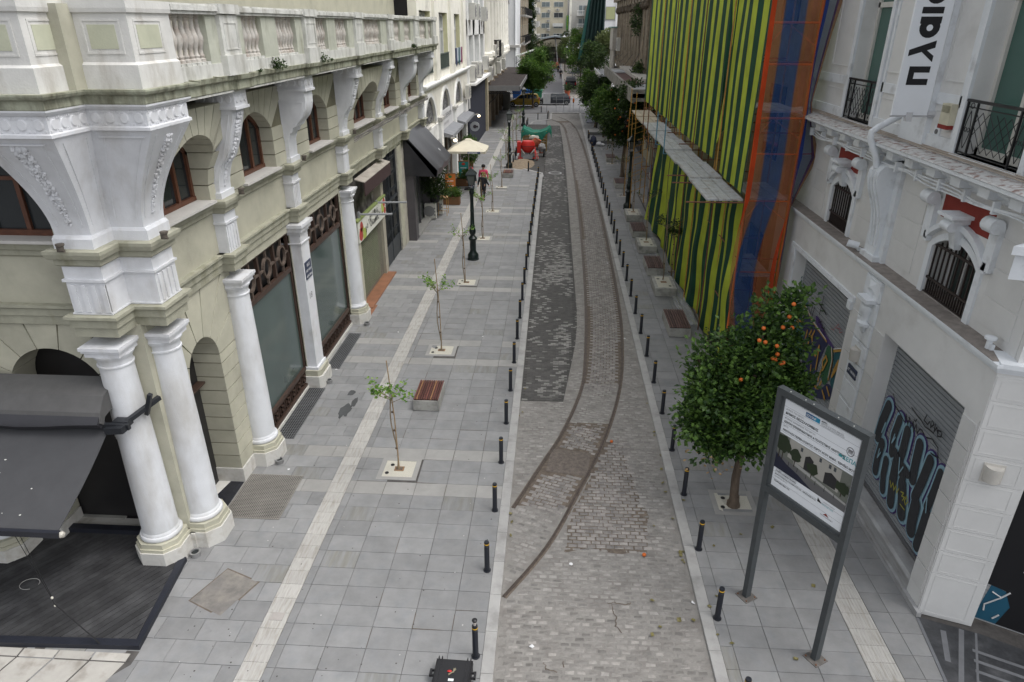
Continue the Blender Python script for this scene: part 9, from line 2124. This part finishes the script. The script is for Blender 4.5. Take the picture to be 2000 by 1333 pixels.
t = thing('vertical_shop_sign', 'green vertical shop sign with yellow letters on the end block', 'sign', (3.2,239,12)); B(t, 2.75,3.45,239.2,239.5,9.4,13.6, 'panel', flat('sign_green', (.02,.22,.05)))
for k, ch in enumerate('ΦΑΡΜΑΚΕΙΟ'): text('lettering', ch, .42,(3.1,239.2,13.1 - .43 * k),(1,0,0),(0,0,1), flat('sign_yellow', (.6,.5,.05)), t, .01, 'CENTER')
JJ = thing('grey_balcony_block', 'grey apartment block with white balustraded balconies right of the beige block', 'building', (7,238,0)); B(JJ, 3.6,16,239,255,3.0,27, 'wall', M('pale_grey_render', (.46,.45,.42), var=.1)); B(JJ, 4.4,16,237.8,239,0,3.2, 'shop_level', flat('dim_red_shop', (.10,.05,.04)))
B(JJ, 3.55,4.3,238.7,239,3.2,27, 'white_pier', cream_w)
for r_, z in enumerate((6.2,10.0,13.8)):
 w = thing_part('window', JJ)
 B(w, 6.6,9.0,238.9,239, z + .1, z + 2.6, 'pane', gl); B(w, 7.7,7.85,238.85,238.9, z + .1, z + 2.6, 'mullion', wf)
 b_ = thing_part('balcony', JJ); B(b_, 6.0,9.8,237.8,239, z - .3, z, 'slab', wht_w); B(b_, 6.0,9.8,237.8,237.95, z + 1.1, z + 1.25, 'hand_rail', wht_w); mb = MB()
 for k in range(11): mb.lathe([(.05,0),(.11,.3),(.05,.6),(.08,1.1)], (6.15 + k * .35,237.87, z),6)
 put('balusters', mb, wht_w, b_, kind='stuff')
acunit(5.2,238.9,7.2,(0,-1), 'white air conditioner on the grey balcony block', .95,.75, 'air conditioners on the end block', .4)
# arched glass roof over the end of the street
ar = thing('market_arch', 'arched timber and glass market canopy across the end of the street', 'canopy', (-.5,232,0))
for s_, nm in ((-1, 'l'),(1, 'r')):
 mb = MB().tube([(-.6 + s_ * (10.5 * t_),228,7.2 - 5.2 * t_ ** 2) for t_ in [i / 10 for i in range(11)]], .3,6); put('timber_arch', mb, M('brown_arch', (.10,.07,.04)), ar, True)
mb = MB().prism([(-7,6.6),(-.6,7.6),(5.8,6.6),(5.8,6.9),(-.6,8.0),(-7,6.9)], lambda u, v, w: (u, w, v),226,238); put('glass_roof', mb, flat('dusty_glass_roof', (.30,.34,.37),.3), ar)
mb = MB().tube([(-.7,227.5,7.6),(-.2,226,5),(.3,224,0)], .2,6); put('mast', mb, flat('mast_grey', (.2,.2,.2)), ar)
for i in range(9):
 x = -6 + i * 1.6; m_ = [flat('stall_a', (.25,.12,.10)), flat('stall_b', (.20,.20,.19)), flat('stall_c', (.10,.12,.09)), flat('stall_d', (.30,.28,.26))][i % 4]
 t = thing('market_stall', 'dim market stall under the far arched canopy, %s from the left' % ORD[i], 'stall', (x, 236,0),0, 'market stalls'); mb = MB().box(-.7,.7,-.6,.6,0,1.3); pw('counter', mb, m_, t); mb = MB().prism([(-.6,2.6),(.6,3.0),(.6,3.1),(-.6,2.7)], lambda u, v, w: (w, u, v),-.8,.8); pw('stall_roof', mb, flat('stall_roof_%d' % (i % 3), [(.35,.33,.3),(.2,.05,.04),(.12,.14,.13)][i % 3]), t); mb = MB().box(-.75,-.68,-.6,-.5,1.3,2.7); mb.box(.68,.75,-.6,-.5,1.3,2.7); pw('stall_post', mb, iron, t)
# --- farther buildings, right side
KK = thing('old_stone_building', 'soot-brown old stone building with fluted pilasters above a concrete canopy', 'building', (8,80,0)); sb2 = M('sooty_brown_stone', (.17,.135,.10), var=.4, scale=2.2, bump=.6, bscale=12, col2=(.30,.26,.2), c2scale=2.2, c2thr=.55, c2str=(1.5,1.5,.12))
B(KK, 8.1,20,66.05,101,0,20, 'wall', sb2); B(KK, 8.0,8.1,66.05,101,0,5.9, 'dark_shop_wall', darkdoor)
for i in range(12):
 yy = 67.5 + i * 2.9; mb = MB()
 for k in range(4): mb.lathe([(.16,6.8),(.15,12.6),(.2,12.9)], (7.98, yy - .55 + k * .36,0),7)
 mb.box(7.7,8.1, yy - .95, yy + .95,12.9,13.6); mb.box(7.75,8.1, yy - .85, yy + .85,6.3,6.8); put('fluted_pilaster', mb, M('grimy_pilaster', (.27,.225,.165), var=.35, scale=3, bump=.5, col2=(.12,.10,.075), c2scale=3, c2thr=.52, c2str=(2,2,.15)), KK)
 for k in range(3): mb = MB().blob((7.75, yy - .6 + k * .6,12.6),(.2,.28,.35),7,5,.7); put('capital_ornament', mb, M('dark_ornament', (.085,.065,.045), var=.4, bump=.5), KK, True)
mb = MB().box(7.3,8.1,66.05,101,13.6,14.3); mb.box(6.9,8.1,66.05,101,14.3,14.8); put('cornice', mb, sb2, KK)
bx_ = thing_part('bay_box', KK); B(bx_, 7.3,8.6,99,104,7.9,10.6, 'box', M('stained_white', (.42,.40,.36), var=.25, scale=2, bump=.3)); B(bx_, 7.1,8.7,98.8,104.2,10.6,10.75, 'cap', flat('verdigris', (.2,.32,.3)));
for i in range(4): mb = MB().lathe([(.28,5.6),(.22,7.9)], (7.6,99.4 + i * 1.3,0),10); put('small_column', mb, MATS['stained_white'], bx_, True)
acunit(7.95,94,8.0,(-1,0), 'grey air conditioner beside the white bay of the old stone building', 1.6,1.5, 'air conditioners on the right', .5)
for i in range(5): mb = MB().tube([(8.0,70 + i * 6,9 - .3 * i),(7.4,74 + i * 6,7.1)], .03,4); put('stay_cable', mb, iron, KK)
for i, (y_, z_) in enumerate(((72,11.5),(68.5,6.9))): link('ivy_tuft', crown_mesh([(7.7, y_, z_, .5,2.2,.8 + .5 * (1 - i))], 900,.2, leaf_d, 'ivy_tuft', 30), KK, (0,0,0),0, 'stuff')
cc = thing('concrete_canopy', 'long stained concrete canopy above the right pavement with rusty top panels', 'canopy', (6.6,68,6.6))
B(cc, 5.35,8.1,50.8,82,6.35,6.62, 'slab', M('stained_canopy_concrete', (.25,.24,.215), var=.3, scale=1.6, bump=.4, col2=(.13,.12,.1), c2scale=1.2, c2thr=.55)); B(cc, 5.3,5.5,50.8,82,6.0,6.9, 'edge_beam', MATS['stained_canopy_concrete']); B(cc, 5.5,8.1,50.8,51.1,6.1,6.9, 'end_beam', MATS['stained_canopy_concrete'])
B(cc, 5.55,7.6,58,72,6.63,6.68, 'rusty_panel', M('rusty_panel', (.075,.035,.028), var=.4));
for i, (a, b) in enumerate(((51.4,54.2),(54.3,57.6),(73,77))): B(cc, 5.6,7.9, a, b, 6.66,6.76, 'sheet_panel', M('pale_sheet', (.42,.43,.44), var=.4, scale=1.5, col2=(.15,.15,.16), c2scale=1.5, c2thr=.55))
B(cc, 6.8,8.0,60,80,6.65,6.95, 'tile_strip', MATS['stained_white'])
cc2 = thing('lower_canopy', 'lower pale sheet canopy at the far end of the concrete canopy', 'canopy', (5.8,88,5.6)); B(cc2,5.0,8.1,84,96,5.6,5.75, 'sheet', MATS['pale_sheet']); B(cc2,4.9,5.05,84,96,5.4,5.9, 'edge_strip', wf); B(cc2,4.8,4.95,83.5,84,0,5.5, 'prop', iron)
LL = thing('white_office_block', 'bright white office block with pale green blinds beyond the crossing', 'building', (12,130,0)); wo_ = M('bright_white_cladding', (.80,.80,.81), var=.04, bump=0)
B(LL, 8.0,30,130,150,0,26, 'wall', wo_); B(LL, 6.9,8.0,129.2,131,6.5,26, 'corner_pier', M('grey_white_pier', (.46,.47,.50), var=.1, col2=(.36,.37,.4), c2scale=2)); B(LL, 6.9,8,129.2,150,0,6.5, 'base_pier', sillg)
for x0, x1, z0, z1, c in ((8.2,9.7,11.8,13.7,(.42,.44,.24)),(10.3,11.7,11.9,13.6,(.03,.03,.03)),(11.75,12.6,11.9,13.6,(.30,.31,.18)),(8.3,9.6,6.5,9.7,(.50,.49,.33)),(8.2,9.7,15.5,17.5,(.42,.44,.24)),(10.3,11.8,15.5,17.5,(.3,.3,.3))):
 w = thing_part('window', LL); B(w, x0 - .06, x1 + .06,129.93,130, z0 - .06, z1 + .06, 'frame', flat('steel_frame', (.3,.3,.3))); B(w, x0, x1,129.86,129.93, z0, z1, 'pane', flat('blind_%d_%d' % (int(x0 * 10), int(z0)), c, .35))
B(LL, 9.85,10.2,129.8,130,0,26, 'white_rib', wo_)
for i, z in enumerate((11.55,10.3,8.0)): B(LL, 8.0,14,129.97,130, z, z + .06, 'joint', flat('joint_grey', (.3,.3,.3)))
acunit(10.9,129.9,10.2,(0,-1), 'white air conditioner on the white office block', 1.0,.95, 'air conditioners on the right', .4)
nt2 = thing('green_netting', 'tall dark green debris netting hanging from the corner of the white office block', 'net', (6,129,6))
mb = MB(); n_ = 24; r = []
for j in range(13):
 t_ = j / 12; z = 5.2 + 20 * t_; xl = 4.0 + 2.6 * t_ * 1.1; row = []
 for i in range(n_ + 1): u = i / n_; x = xl + (8.0 - xl) * u - .0; row.append((x, 128.9 + .25 * sin(i * 1.3 + j * .2) - .8 * (1 - u) * .5, z + .5 * sin(u * 5) * (j == 0)))
 r.append(row)
mb.loft(r, closed=False, cap=False); put('net', mb, M('dark_green_net', (.005,.020,.018), rough=.7, var=.35, scale=.6, bump=.3), nt2, True)
mb = MB(); r = [[(p[0][0] - .35, p[0][1] - .1, p[0][2]),(p[0][0] - .02, p[0][1] - .16, p[0][2]),(p[0][0] + .2, p[0][1] - .05, p[0][2])] for p in r]; mb.loft(r, closed=False, cap=False); put('net_edge', mb, flat('net_edge_green', (.01,.07,.06)), nt2)
# end stop behind the right side of the far street and small things under the trees
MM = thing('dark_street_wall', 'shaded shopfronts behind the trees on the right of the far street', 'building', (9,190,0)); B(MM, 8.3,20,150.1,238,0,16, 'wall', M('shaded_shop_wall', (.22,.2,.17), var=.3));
for i in range(8): B(MM, 8.1,8.3,153 + i * 10,160 + i * 10,0,4, 'shop_opening', darkdoor)
t = thing('red_awning', 'small red awning glimpsed under the right trees', 'awning', (6.6,96,2.4)); mb = MB().prism([(5.4,2.2),(7.6,3.0),(7.6,3.1),(5.4,2.35)], lambda u, v, w: (u, w, v),92,99); put('fabric', mb, flat('awning_red', (.42,.05,.03)), t); mb = MB().box(5.4,5.46,92,92.06,0,2.3); put('post', mb, iron, t)
t = thing('grey_parasol', 'grey parasol above the black car on the far street', 'parasol', (3.9,133,0)); mb = MB().loft([[(s * x, s * y, z) for x, y in ((-1,-1),(1,-1),(1,1),(-1,1))] for s, z in ((1.6,3.0),(.1,3.9))]); pw('canopy', mb, flat('parasol_grey', (.13,.14,.16)), t); mb = MB().box(-.03,.03,-.03,.03,0,3.5); pw('pole', mb, iron, t)
for i in range(9):
 t = thing('cafe_chair', 'dark cafe chair under the right trees across the street, %s from the crossing' % ORD[i], 'chair', (4.6 + (i % 3) * .9,124.5 + i * 1.7,0), R.uniform(0,6), 'cafe chairs across the street')
 mb = MB().box(-.25,.25,-.25,.25,.42,.48); pw('seat', mb, bt, t); mb = MB().box(-.25,.25,.2,.25,.48,.95); pw('backrest', mb, bt, t)
 for sx_ in (-.22,.22):
  for sy_ in (-.22,.22): mb = MB().box(sx_ - .02, sx_ + .02, sy_ - .02, sy_ + .02,0,.42); pw('leg', mb, bt, t)
